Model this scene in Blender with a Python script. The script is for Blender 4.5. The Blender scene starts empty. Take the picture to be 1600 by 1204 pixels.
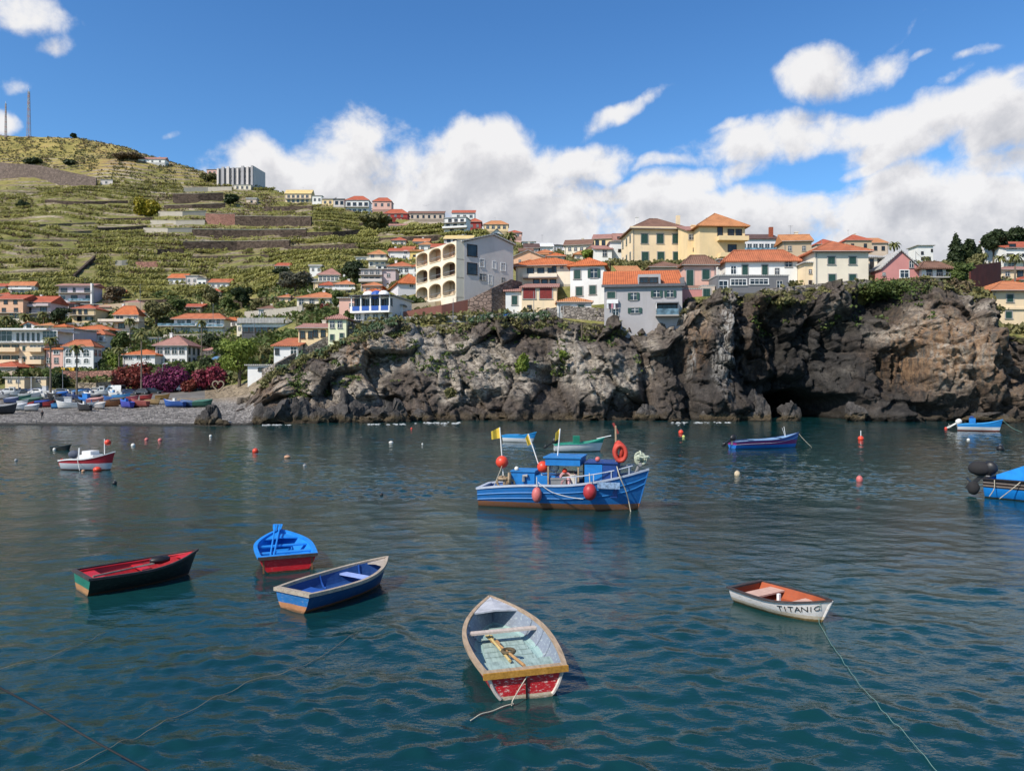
import bpy, math, random
import numpy as np
from mathutils import Vector, Matrix, noise

R = math.radians
F = 1150.0; CX = 800.0; HY = 605.0; H = 4.6        # focal length (px of the 1600 px photo), principal column, horizon row, eye height
scene = bpy.context.scene
COL = scene.collection
rnd = random.Random(7)

def P(px, py, d):
    return Vector(((px - CX) * d / F, d, H - (py - HY) * d / F))

def PZ(px, py, z=0.0):
    d = (H - z) * F / (py - HY)
    return Vector(((px - CX) * d / F, d, z))

# ------------------------------------------------------------------ node helpers
class S:
    """wraps a float socket, arithmetic makes Math nodes"""
    def __init__(s, nt, sock): s.nt = nt; s.k = sock
    def _op(s, op, *others):
        n = s.nt.nodes.new('ShaderNodeMath'); n.operation = op
        for i, o in enumerate((s,) + others):
            if isinstance(o, S): s.nt.links.new(o.k, n.inputs[i])
            else: n.inputs[i].default_value = float(o)
        return S(s.nt, n.outputs[0])
    def __add__(s, o): return s._op('ADD', o)
    __radd__ = __add__
    def __sub__(s, o): return s._op('SUBTRACT', o)
    def __rsub__(s, o): return (s * -1.0) + o
    def __mul__(s, o): return s._op('MULTIPLY', o)
    __rmul__ = __mul__
    def __truediv__(s, o): return s._op('DIVIDE', o)
    def mx(s, o): return s._op('MAXIMUM', o)
    def mn(s, o): return s._op('MINIMUM', o)
    def smx(s, o, k): return s._op('SMOOTH_MAX', o, k)
    def pw(s, o): return s._op('POWER', o)
    def ab(s): return s._op('ABSOLUTE')
    def sin(s): return s._op('SINE')
    def gt(s, o): return s._op('GREATER_THAN', o)
    def step(s, a, b, lo=0.0, hi=1.0):
        n = s.nt.nodes.new('ShaderNodeMapRange'); n.interpolation_type = 'SMOOTHSTEP'
        s.nt.links.new(s.k, n.inputs[0])
        n.inputs[1].default_value = a; n.inputs[2].default_value = b
        n.inputs[3].default_value = lo; n.inputs[4].default_value = hi
        return S(s.nt, n.outputs[0])

def link(nt, a, b):
    nt.links.new(a.k if isinstance(a, S) else a, b)

def setin(nt, sock, v):
    if isinstance(v, S): nt.links.new(v.k, sock)
    elif isinstance(v, bpy.types.NodeSocket): nt.links.new(v, sock)
    elif isinstance(v, (tuple, list)):
        sock.default_value = tuple(v) + ((1.0,) if len(v) == 3 and len(sock.default_value) == 4 else ())
    else: sock.default_value = v

def mixc(nt, fac, a, b, mode='MIX'):
    n = nt.nodes.new('ShaderNodeMix'); n.data_type = 'RGBA'; n.blend_type = mode
    setin(nt, n.inputs[0], fac); setin(nt, n.inputs[6], a); setin(nt, n.inputs[7], b)
    return n.outputs[2]

def noi(nt, vec, scale, detail=4.0, rough=0.55, dist=0.0):
    n = nt.nodes.new('ShaderNodeTexNoise')
    if vec is not None: link(nt, vec, n.inputs['Vector'])
    n.inputs['Scale'].default_value = scale; n.inputs['Detail'].default_value = detail
    n.inputs['Roughness'].default_value = rough; n.inputs['Distortion'].default_value = dist
    return S(nt, n.outputs[0])

def voro(nt, vec, scale, feature='F1', out=0):
    n = nt.nodes.new('ShaderNodeTexVoronoi'); n.feature = feature
    if vec is not None: link(nt, vec, n.inputs['Vector'])
    n.inputs['Scale'].default_value = scale
    return n.outputs[out]

def mapping(nt, vec, scale=(1, 1, 1), loc=(0, 0, 0), rot=(0, 0, 0)):
    n = nt.nodes.new('ShaderNodeMapping'); link(nt, vec, n.inputs[0])
    n.inputs['Scale'].default_value = scale; n.inputs['Location'].default_value = loc
    n.inputs['Rotation'].default_value = rot
    return n.outputs[0]

def ramp(nt, fac, stops, interp='LINEAR'):
    n = nt.nodes.new('ShaderNodeValToRGB'); link(nt, fac, n.inputs[0])
    cr = n.color_ramp; cr.interpolation = interp
    while len(cr.elements) < len(stops): cr.elements.new(0.5)
    for e, (p, c) in zip(cr.elements, stops):
        e.position = p; e.color = tuple(c) + (1.0,)
    return n.outputs[0]

MATS = {}
def newmat(name):
    m = bpy.data.materials.new(name); m.use_nodes = True
    nt = m.node_tree
    return m, nt, nt.nodes['Principled BSDF']

def wpos(nt):
    return nt.nodes.new('ShaderNodeNewGeometry').outputs['Position']
def opos(nt):
    return nt.nodes.new('ShaderNodeTexCoord').outputs['Object']
def sepxyz(nt, v):
    n = nt.nodes.new('ShaderNodeSeparateXYZ'); link(nt, v, n.inputs[0])
    return [S(nt, o) for o in n.outputs]
def bump(nt, bsdf, h, strength=0.5, dist=0.05):
    n = nt.nodes.new('ShaderNodeBump'); n.inputs['Strength'].default_value = strength
    n.inputs['Distance'].default_value = dist
    link(nt, h, n.inputs['Height']); nt.links.new(n.outputs[0], bsdf.inputs['Normal'])

def mul(c, k): return tuple(x * k for x in c)

def M_plain(name, c, rough=0.6, var=0.25, scale=3.0, spec=0.4, obj=True):
    """painted or plain surface with worn variation"""
    if name in MATS: return MATS[name]
    m, nt, b = newmat(name)
    v = opos(nt) if obj else wpos(nt)
    n = noi(nt, v, scale, 5, 0.6)
    col = ramp(nt, n, [(0.3, mul(c, 1 - var)), (0.55, c), (0.8, mul(c, 1 + var * 0.35))])
    nt.links.new(col, b.inputs['Base Color'])
    b.inputs['Roughness'].default_value = rough
    b.inputs['Specular IOR Level'].default_value = spec
    MATS[name] = m; return m

def M_wall(name, c, dirt=0.30):
    if name in MATS: return MATS[name]
    m, nt, b = newmat(name)
    v = wpos(nt)
    n1 = noi(nt, v, 0.35, 5, 0.6)
    st = noi(nt, mapping(nt, v, (1.6, 1.6, 0.16)), 1.0, 4, 0.6)
    fine = noi(nt, v, 5.0, 3, 0.6)
    grey = (sum(c) / 3 * 0.62 * 1.04, sum(c) / 3 * 0.62, sum(c) / 3 * 0.62 * 0.93)
    base = ramp(nt, n1, [(0.3, mul(c, 0.88)), (0.6, c), (0.8, mul(c, 1.06))])
    k = (st.step(0.52, 0.78) * dirt)
    col = mixc(nt, k, base, grey)
    col = mixc(nt, fine.step(0.3, 0.7) * 0.10, col, mul(c, 0.7))
    nt.links.new(col, b.inputs['Base Color'])
    b.inputs['Roughness'].default_value = 0.85; b.inputs['Specular IOR Level'].default_value = 0.2
    bump(nt, b, fine, 0.25, 0.03)
    MATS[name] = m; return m

def M_tile(name, c, c2):
    if name in MATS: return MATS[name]
    m, nt, b = newmat(name)
    tc = nt.nodes.new('ShaderNodeTexCoord')
    x, y, z = sepxyz(nt, tc.outputs['Object'])
    nx, ny, nz = sepxyz(nt, tc.outputs['Normal'])
    side = nx.ab().gt(ny.ab())
    t = x * (1.0 - side) + y * side
    wave = (t * (2 * math.pi / 0.34)).sin() * 0.5 + 0.5
    rows = ((z * (2 * math.pi / 0.22)).sin() * 0.5 + 0.5)
    v = wpos(nt)
    n = noi(nt, v, 0.7, 5, 0.65); n2 = noi(nt, v, 4.0, 3, 0.7)
    col = ramp(nt, n * 0.6 + n2 * 0.4, [(0.33, c2), (0.5, c), (0.68, mul(c, 1.25))])
    col = mixc(nt, (1.0 - wave) * 0.35, col, mul(c2, 0.55))
    nt.links.new(col, b.inputs['Base Color'])
    b.inputs['Roughness'].default_value = 0.8; b.inputs['Specular IOR Level'].default_value = 0.25
    bump(nt, b, wave + rows * 0.4, 0.7, 0.08)
    MATS[name] = m; return m

def M_stone(name, c, scale=1.6, contrast=0.6):
    if name in MATS: return MATS[name]
    m, nt, b = newmat(name)
    v = mapping(nt, wpos(nt), (1, 1, 1.5))
    edge = S(nt, voro(nt, v, scale, 'DISTANCE_TO_EDGE', 0))
    cellc = voro(nt, v, scale, 'F1', 1)
    hs = S(nt, sepxyz(nt, cellc)[0].k)
    n = noi(nt, wpos(nt), 0.5, 5, 0.65)
    col = ramp(nt, hs * 0.55 + n * 0.45, [(0.2, mul(c, 1 - contrast)), (0.5, c), (0.85, mul(c, 1 + contrast * 0.7))])
    col = mixc(nt, edge.step(0.0, 0.09, 0.75, 0.0), col, mul(c, 0.3))
    nt.links.new(col, b.inputs['Base Color'])
    b.inputs['Roughness'].default_value = 0.9; b.inputs['Specular IOR Level'].default_value = 0.15
    bump(nt, b, edge.step(0.0, 0.15) + n * 0.5, 0.8, 0.12)
    MATS[name] = m; return m

def M_glass(name='window_glass', c=(0.015, 0.02, 0.025)):
    if name in MATS: return MATS[name]
    m, nt, b = newmat(name)
    n = noi(nt, wpos(nt), 0.9, 2, 0.5)
    nt.links.new(ramp(nt, n, [(0.35, mul(c, 0.5)), (0.7, mul(c, 2.2))]), b.inputs['Base Color'])
    b.inputs['Roughness'].default_value = 0.08; b.inputs['Specular IOR Level'].default_value = 0.5
    MATS[name] = m; return m

def M_leaf(name, a, c, scale=0.8, trans=0.25):
    if name in MATS: return MATS[name]
    m, nt, b = newmat(name)
    v = wpos(nt)
    n = noi(nt, v, scale, 3, 0.6); n2 = noi(nt, v, scale * 7, 2, 0.6)
    col = ramp(nt, n * 0.55 + n2 * 0.45, [(0.32, a), (0.66, c)])
    nt.links.new(col, b.inputs['Base Color'])
    b.inputs['Roughness'].default_value = 0.6; b.inputs['Specular IOR Level'].default_value = 0.25
    tr = nt.nodes.new('ShaderNodeBsdfTranslucent'); nt.links.new(col, tr.inputs[0])
    mx = nt.nodes.new('ShaderNodeMixShader'); mx.inputs[0].default_value = trans
    nt.links.new(b.outputs[0], mx.inputs[1]); nt.links.new(tr.outputs[0], mx.inputs[2])
    nt.links.new(mx.outputs[0], nt.nodes['Material Output'].inputs['Surface'])
    MATS[name] = m; return m

# ------------------------------------------------------------------ mesh builder
class MB:
    def __init__(s): s.v = []; s.f = []; s.m = []
    def add(s, vs, fs, m=0):
        o = len(s.v); s.v.extend([tuple(p) for p in vs])
        for f in fs: s.f.append(tuple(i + o for i in f)); s.m.append(m)
        return s
    def box(s, x0, x1, y0, y1, z0, z1, m=0, T=None):
        vs = [Vector(p) for p in ((x0,y0,z0),(x1,y0,z0),(x1,y1,z0),(x0,y1,z0),(x0,y0,z1),(x1,y0,z1),(x1,y1,z1),(x0,y1,z1))]
        if T is not None: vs = [T @ p for p in vs]
        return s.add(vs, [(0,3,2,1),(4,5,6,7),(0,1,5,4),(1,2,6,5),(2,3,7,6),(3,0,4,7)], m)
    def beam(s, a, b, w, h, m=0, up=(0, 0, 1)):
        a = Vector(a); b = Vector(b); t = (b - a).normalized(); u = Vector(up)
        if abs(t.dot(u)) > 0.95: u = Vector((1, 0, 0))
        sd = t.cross(u).normalized() * (w / 2); u2 = sd.cross(t).normalized() * (h / 2)
        vs = [a - sd - u2, a + sd - u2, a + sd + u2, a - sd + u2, b - sd - u2, b + sd - u2, b + sd + u2, b - sd + u2]
        return s.add(vs, [(0,1,2,3),(7,6,5,4),(0,4,5,1),(1,5,6,2),(2,6,7,3),(3,7,4,0)], m)
    def tube(s, pts, r, n=6, m=0, cap=True):
        pts = [Vector(p) for p in pts]; k = len(pts)
        rs = r if isinstance(r, (list, tuple)) else [r] * k
        vs = []; prev = None
        for i, p in enumerate(pts):
            t = (pts[min(i + 1, k - 1)] - pts[max(i - 1, 0)]).normalized()
            if prev is None:
                u = Vector((0, 0, 1)) if abs(t.z) < 0.9 else Vector((1, 0, 0))
            else: u = prev
            a = t.cross(u)
            if a.length < 1e-6: a = t.cross(Vector((0.3, 1, 0.2)))
            a.normalize(); bb = a.cross(t).normalized(); prev = bb
            for j in range(n):
                an = 2 * math.pi * j / n
                vs.append(p + (a * math.cos(an) + bb * math.sin(an)) * rs[i])
        fs = []
        for i in range(k - 1):
            for j in range(n):
                fs.append((i*n+j, i*n+(j+1) % n, (i+1)*n+(j+1) % n, (i+1)*n+j))
        if cap: fs.append(tuple(range(n))[::-1]); fs.append(tuple((k-1)*n + j for j in range(n)))
        return s.add(vs, fs, m)
    def ball(s, c, r, m=0, seg=12, ring=8, sc=(1, 1, 1), jit=0.0):
        vs = [(c[0], c[1], c[2] - r * sc[2])]; fs = []
        for i in range(1, ring):
            ph = -math.pi / 2 + math.pi * i / ring
            for j in range(seg):
                th = 2 * math.pi * j / seg
                k = 1 + (rnd.uniform(-jit, jit) if jit else 0)
                vs.append((c[0] + k*r*sc[0]*math.cos(ph)*math.cos(th), c[1] + k*r*sc[1]*math.cos(ph)*math.sin(th), c[2] + k*r*sc[2]*math.sin(ph)))
        vs.append((c[0], c[1], c[2] + r * sc[2]))
        for j in range(seg): fs.append((0, 1 + (j+1) % seg, 1 + j))
        for i in range(ring - 2):
            for j in range(seg):
                a = 1 + i*seg; fs.append((a+j, a+(j+1) % seg, a+seg+(j+1) % seg, a+seg+j))
        a = 1 + (ring-2)*seg; t = len(vs) - 1
        for j in range(seg): fs.append((a+j, a+(j+1) % seg, t))
        return s.add(vs, fs, m)
    def torus(s, c, R0, r, ax='y', m=0, n=20, k=8, sc=1.0):
        pts = []
        for i in range(n + 1):
            a = 2 * math.pi * i / n
            if ax == 'y': pts.append((c[0] + R0*math.cos(a), c[1], c[2] + R0*math.sin(a)*sc))
            elif ax == 'x': pts.append((c[0], c[1] + R0*math.cos(a), c[2] + R0*math.sin(a)*sc))
            else: pts.append((c[0] + R0*math.cos(a), c[1] + R0*math.sin(a)*sc, c[2]))
        return s.tube(pts, r, k, m, cap=False)
    def build(s, name, mats, parent=None, smooth=False, loc=None, rz=None):
        me = bpy.data.meshes.new(name); me.from_pydata(s.v, [], s.f)
        if not isinstance(mats, (list, tuple)): mats = [mats]
        for mm in mats: me.materials.append(mm)
        if len(mats) > 1: me.polygons.foreach_set('material_index', s.m)
        if smooth: me.polygons.foreach_set('use_smooth', [True] * len(s.f))
        me.update()
        return put(name, me, parent, loc, rz)

def put(name, me, parent=None, loc=None, rz=None):
    o = bpy.data.objects.new(name, me); COL.objects.link(o)
    if parent is not None: o.parent = parent
    if loc is not None: o.location = loc
    if rz is not None: o.rotation_euler = (0, 0, rz)
    return o

def tag(o, label, cat, group=None, kind=None):
    if label: o['label'] = label
    if cat: o['category'] = cat
    if group: o['group'] = group
    if kind: o['kind'] = kind
    return o

def thing(name, label, cat, loc=(0, 0, 0), rz=0.0, group=None):
    o = bpy.data.objects.new(name, None); COL.objects.link(o)
    o.empty_display_size = 0.3
    o.location = loc; o.rotation_euler = (0, 0, rz)
    return tag(o, label, cat, group)

def np_mesh(name, V, Fq, mats, parent=None, smooth=False, mi=None):
    me = bpy.data.meshes.new(name)
    V = np.asarray(V, dtype=np.float32); Fq = np.asarray(Fq, dtype=np.int32)
    k = Fq.shape[1]
    me.vertices.add(len(V)); me.vertices.foreach_set('co', V.ravel())
    me.loops.add(Fq.size); me.loops.foreach_set('vertex_index', Fq.ravel())
    me.polygons.add(len(Fq))
    me.polygons.foreach_set('loop_start', np.arange(0, Fq.size, k, dtype=np.int32))
    me.polygons.foreach_set('loop_total', np.full(len(Fq), k, dtype=np.int32))
    if not isinstance(mats, (list, tuple)): mats = [mats]
    for mm in mats: me.materials.append(mm)
    if mi is not None: me.polygons.foreach_set('material_index', np.asarray(mi, dtype=np.int32))
    if smooth: me.polygons.foreach_set('use_smooth', np.ones(len(Fq), dtype=bool))
    me.update(calc_edges=True); me.validate()
    return put(name, me, parent)

# ------------------------------------------------------------------ camera, sun, sky
cam = bpy.data.cameras.new('camera'); cam.sensor_width = 36; cam.lens = 36 * F / 1600.0
cam.shift_y = (HY - 602.0) / 1600.0; cam.clip_start = 0.1; cam.clip_end = 6000
co = bpy.data.objects.new('camera', cam); COL.objects.link(co)
co.location = (0, 0, H); co.rotation_euler = (R(90), 0, 0); scene.camera = co

SUN = Vector((-0.66, -0.60, 0.86)).normalized()
sl = bpy.data.lights.new('sun', 'SUN'); sl.energy = 4.4; sl.angle = R(0.5); sl.color = (1.0, 0.92, 0.81)
so = bpy.data.objects.new('sun', sl); COL.objects.link(so)
so.rotation_euler = SUN.to_track_quat('Z', 'Y').to_euler(); so.location = SUN * 300

def make_world():
    w = bpy.data.worlds.new('World'); scene.world = w; w.use_nodes = True
    nt = w.node_tree; bg = nt.nodes['Background']
    sky = nt.nodes.new('ShaderNodeTexSky'); sky.sky_type = 'NISHITA'; sky.sun_disc = False
    el = math.asin(SUN.z)
    sky.sun_elevation = el; sky.sun_rotation = math.atan2(SUN.x, SUN.y)
    sky.altitude = 0; sky.air_density = 1.0; sky.dust_density = 0.35; sky.ozone_density = 2.2
    tc = nt.nodes.new('ShaderNodeTexCoord'); dirv = tc.outputs['Generated']
    x, y, z = sepxyz(nt, dirv)
    yy = y.mx(0.06)
    u = (x / yy) * F + CX; v = (z / yy) * (-F) + HY
    front = y.step(0.08, 0.25)
    blobs = [(412,256,64,46,0),(560,228,85,66,0),(455,275,130,58,0),(640,262,120,66,0),(735,246,95,62,0),(800,300,150,75,0),
             (660,325,330,70,0),(560,300,220,60,0),(860,335,200,50,0),(900,258,95,32,-8),(1250,372,680,80,-3),(1050,330,190,40,-6),(1560,350,300,100,0),
             (1260,205,185,36,-10),(1150,226,90,26,-4),(1460,186,160,44,-22),(1610,165,140,44,-38),(1640,240,150,34,-8),
             (1300,112,100,38,-14),(1365,100,60,34,-20),(1370,80,62,16,-48),(1520,82,38,8,-16),(1497,116,30,9,-30),(1445,84,22,7,-24),(1420,40,50,8,-40),(1560,130,40,9,-30),(1120,200,40,8,-15),(1080,240,60,10,-10),
             (985,168,74,12,-29),(950,186,40,14,-20),(1000,290,200,22,-10),(18,20,78,32,10),(70,62,38,20,0),(30,116,52,20,-5),(-12,176,40,22,15),(268,220,20,5,-20),(1360,262,60,14,-20)]
    def field(uu, vv):
        f = None
        for (a, b, ra, rb, rot) in blobs:
            c, s = math.cos(R(rot)), math.sin(R(rot))
            du = uu - a; dv = vv - b
            p = (du * c + dv * s) * (1.0 / ra); q = (dv * c - du * s) * (1.0 / rb)
            g = 1.0 - (p * p + q * q)
            g = g * min(1.0, min(ra, rb) / 55.0) ** 0.55
            f = g if f is None else f.smx(g, 0.18)
        return f.mx(-2.0)
    warp = nt.nodes.new('ShaderNodeTexNoise'); link(nt, dirv, warp.inputs['Vector'])
    warp.inputs['Scale'].default_value = 7; warp.inputs['Detail'].default_value = 3
    sub = nt.nodes.new('ShaderNodeVectorMath'); sub.operation = 'MULTIPLY_ADD'
    nt.links.new(warp.outputs[1], sub.inputs[0]); sub.inputs[1].default_value = (0.05, 0.05, 0.05)
    nt.links.new(dirv, sub.inputs[2])
    wd = sub.outputs[0]
    def offs(vec, o):
        n = nt.nodes.new('ShaderNodeVectorMath'); n.operation = 'ADD'; link(nt, vec, n.inputs[0]); n.inputs[1].default_value = o
        return n.outputs[0]
    # the same density read at the point and a little towards the sun (up and left)
    n_a = noi(nt, wd, 9.0, 12, 0.60)
    n_b = noi(nt, offs(wd, (-0.012, 0, 0.030)), 9.0, 8, 0.60)
    wr, wg, wb = sepxyz(nt, warp.outputs[1])
    wu = (wr - 0.5) * 170.0; wv = (wg - 0.5) * 90.0
    fa = field(u + wu, v + wv)
    fb = field(u + wu - 14.0, v + wv - 36.0)
    back = noi(nt, dirv, 2.2, 8, 0.6)
    da_raw = fa * 0.9 + (n_a - 0.5) * 3.9 + 0.16
    ft = front
    da = (da_raw.step(-0.12, 0.72) * ft) + (back.step(0.50, 0.68) * (1.0 - ft))
    db = (fb * 0.9 + (n_b - 0.5) * 3.9 + 0.12).step(-0.1, 1.3)
    shade = (1.03 - db * 0.36) + (n_a - n_b) * 0.9
    shade = shade.mx(0.42).mn(1.02)
    ccol = ramp(nt, shade, [(0.40, (0.33, 0.335, 0.365)), (0.62, (0.47, 0.47, 0.49)), (0.84, (0.61, 0.60, 0.605)), (1.0, (0.69, 0.68, 0.675))])
    sk = mixc(nt, 1.0, sky.outputs[0], (0.050, 0.0905, 0.1265), 'MULTIPLY')
    lowv = ramp(nt, z, [(0.02, (1.55, 1.28, 1.10)), (0.45, (1.0, 1.0, 1.0))])
    sk = mixc(nt, 1.0, sk, lowv, 'MULTIPLY')
    up = z.step(-0.02, 0.02)
    col = mixc(nt, da * up * 0.96, sk, ccol)
    k = nt.nodes.new('ShaderNodeVectorMath'); k.operation = 'SCALE'
    nt.links.new(col, k.inputs[0]); k.inputs['Scale'].default_value = 10.0
    nt.links.new(k.outputs[0], bg.inputs['Color']); bg.inputs['Strength'].default_value = 0.10
    w.cycles.sampling_method = 'MANUAL'; w.cycles.sample_map_resolution = 512
make_world()
scene.view_settings.view_transform = 'Standard'; scene.view_settings.look = 'None'
scene.view_settings.exposure = 0.42; scene.view_settings.gamma = 1.0
scene.render.engine = 'CYCLES'
scene.cycles.max_bounces = 6; scene.cycles.transparent_max_bounces = 6
scene.cycles.use_denoising = True
# ------------------------------------------------------------------ the land: one sheet through surveyed profiles
# per bearing column: (distance, photo row) of the ground line, near to far
PROF = {
 -320: [(70,690),(84,670),(112,637),(140,607),(172,572),(215,518),(262,460),(430,345),(640,206),(760,260)],
 0:    [(75,690),(85,671),(110,637),(140,607),(172,572),(215,518),(262,460),(430,345),(640,212),(760,262)],
 120:  [(75,690),(86,668),(110,636),(140,607),(172,573),(215,520),(262,462),(430,347),(630,216),(760,270)],
 200:  [(76,690),(86.5,667),(110,635),(140,607),(172,573),(215,520),(262,462),(430,350),(605,231),(720,285)],
 262:  [(76,690),(87,666),(109,634),(139,606),(170,572),(215,520),(262,462),(425,350),(585,255),(700,300)],
 340:  [(78,690),(88,664),(108,634),(132,606),(163,570),(212,522),(262,462),(420,352),(555,275),(650,320)],
 385:  [(80,690),(90,662),(105,630),(122,597),(150,572),(205,525),(258,462),(412,352),(545,288),(640,330)],
 430:  [(92,690),(94,660),(104,588),(116,574),(142,548),(195,502),(252,450),(405,352),(530,300),(620,340)],
 500:  [(95,690),(97,660),(107,553),(117,545),(142,510),(185,475),(245,430),(390,352),(500,318),(590,355)],
 560:  [(97,690),(99,660),(109,527),(118,510),(145,490),(185,462),(240,418),(355,362),(470,330),(560,365)],
 640:  [(99,690),(101,660),(112,512),(120,503),(145,482),(180,452),(230,412),(320,366),(420,340),(500,372)],
 720:  [(101,690),(103,658),(114,508),(122,498),(145,478),(170,442),(210,408),(280,372),(350,352),(430,385)],
 800:  [(103,690),(105,658),(115,500),(122,492),(145,466),(165,442),(200,410),(250,388),(300,376),(380,408)],
 860:  [(103,690),(105,658),(115,497),(121,489),(140,455),(160,434),(190,410),(230,396),(270,389),(340,415)],
 940:  [(103,690),(105,658),(113,510),(119,486),(135,455),(150,432),(170,414),(195,403),(220,398),(290,425)],
 1040: [(103,690),(105,658),(112,512),(118,474),(132,442),(145,420),(160,412),(180,407),(200,404),(270,430)],
 1080: [(102,690),(104,658),(112,465),(118,454),(131,432),(143,414),(158,408),(175,404),(195,401),(260,425)],
 1200: [(101,690),(103,657),(111,464),(118,449),(130,424),(142,407),(158,402),(175,400),(195,398),(260,424)],
 1300: [(100,690),(102,656),(110,452),(117,448),(128,432),(140,420),(156,413),(175,409),(195,406),(260,430)],
 1400: [(99,690),(101,655),(110,444),(117,440),(128,434),(140,427),(156,419),(180,413),(210,411),(280,432)],
 1480: [(98,690),(100,655),(109,444),(116,438),(128,434),(142,427),(160,419),(185,413),(215,409),(290,430)],
 1530: [(97,690),(99,655),(107,462),(115,464),(128,462),(142,440),(160,426),(185,413),(220,406),(290,428)],
 1575: [(96,690),(98,655),(105,520),(112,518),(128,508),(142,452),(160,432),(185,416),(220,406),(290,428)],
 1700: [(93,690),(95,656),(104,556),(112,525),(128,508),(142,455),(160,433),(185,416),(220,406),(290,428)],
 2000: [(90,690),(92,657),(104,560),(112,525),(128,508),(142,455),(160,433),(185,416),(220,406),(290,428)],
}
_pc = np.array(sorted(PROF)); _pd = np.array([[q[0] for q in PROF[k]] for k in _pc], float); _py = np.array([[q[1] for q in PROF[k]] for k in _pc], float)
_pz = H - (_py - HY) * _pd / F
def prof(px):
    return (np.array([np.interp(px, _pc, _pd[:, i]) for i in range(10)]), np.array([np.interp(px, _pc, _pz[:, i]) for i in range(10)]))

def nz(x, y, z=0.0): return noise.noise(Vector((x, y, z)))
def fbm(x, y, z, o=5): return noise.fractal(Vector((x, y, z)), 1.0, 2.1, o)

GX = np.arange(-320, 2001, 5.0)
SEG = [3, 8, 8, 8, 12, 18, 36, 110, 90, 5]
TST = 4.4                                          # height of one cultivated terrace
def toff(x, y): return 3.0 * math.sin(x / 37.0) + 2.0 * math.sin(x / 13.0 + y / 60.0) + 2.2 * math.sin(y / 45.0)
GT = np.concatenate([np.arange(i, i + 1, 1.0 / SEG[i]) for i in range(9)] + [[9.0]])
nI, nJ = len(GX), len(GT)
GD = np.zeros((nI, nJ)); GZ = np.zeros((nI, nJ))
for i, px in enumerate(GX):
    D, Z = prof(px)
    if px > 395:                                   # the land lies behind the cliff face, which is a mesh of its own
        k = min(1.0, (px - 395) / 60.0)
        D[0] += 36 * k; D[1] += 36 * k; D[2] += 3.0 * k; Z[2] -= 0.8 * k
    d = np.interp(GT, np.arange(10), D); z = np.interp(GT, np.arange(10), Z)
    for j in range(nJ):
        x = (px - CX) * d[j] / F; y = d[j]
        t = GT[j]
        if t > 5.6 and t < 9:                      # cultivated hill: rough ground broken into terraces
            k = min(1.0, (t - 5.6) / 0.8) * min(1.0, max(0.0, (880 - px) / 200.0))
            hgt = z[j] + 9.0 * fbm(x / 110, y / 110, 3.1, 3) * k * (0.25 if t > 7.9 else 1.0)
            lane = 1.0 if hgt < 178 else 0.3
            q = (hgt + toff(x, y)) / TST; fr = q - math.floor(q)
            sm = fr / 0.86 * 0.58 if fr < 0.86 else 0.58 + (fr - 0.86) / 0.14 * 0.42
            z[j] = hgt + (sm - fr) * TST * k * lane + 0.45 * fbm(x / 9, y / 9, 1.7, 4) * k
        elif 3.0 < t <= 5.6:
            z[j] += 0.5 * fbm(x / 9, y / 9, 1.2, 3)
        elif px < 400 and 1.3 < t <= 3.0:
            z[j] += 0.18 * fbm(x / 6, y / 6, 1.2, 4)
    GD[i] = d; GZ[i] = z
GY = HY - (GZ - H) * F / GD                        # photo row of each sheet vertex

JTOP = int(np.argmin(np.abs(GT - 2.0)))
def ground_z(px, d):
    i = (px - GX[0]) / 5.0; i0 = int(max(0, min(nI - 2, math.floor(i)))); a = i - i0
    j0 = JTOP if px > 395 else 0                     # on the headland only the top of the sheet counts
    return (1 - a) * np.interp(d, GD[i0, j0:], GZ[i0, j0:]) + a * np.interp(d, GD[i0 + 1, j0:], GZ[i0 + 1, j0:])
def gz(x, y):
    return float(ground_z(CX + x * F / y, y))
def gdist(px, py, start=2.0):
    """distance at which the ground reaches photo row py on bearing px"""
    i0 = int(round((px - GX[0]) / 5.0)); i0 = max(0, min(nI - 1, i0))
    rows = GY[i0]
    for j in range(nJ - 1):
        if GT[j] < start: continue
        if rows[j + 1] <= py:
            if rows[j] <= py: return float(GD[i0, j])
            a = (rows[j] - py) / (rows[j] - rows[j + 1])
            return float(GD[i0, j] + a * (GD[i0, j + 1] - GD[i0, j]))
    return float(GD[i0, -2])
def on_ground(px, py, start=2.0):
    d = gdist(px, py, start); z = float(ground_z(px, d))
    return Vector(((px - CX) * d / F, d, z))

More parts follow.
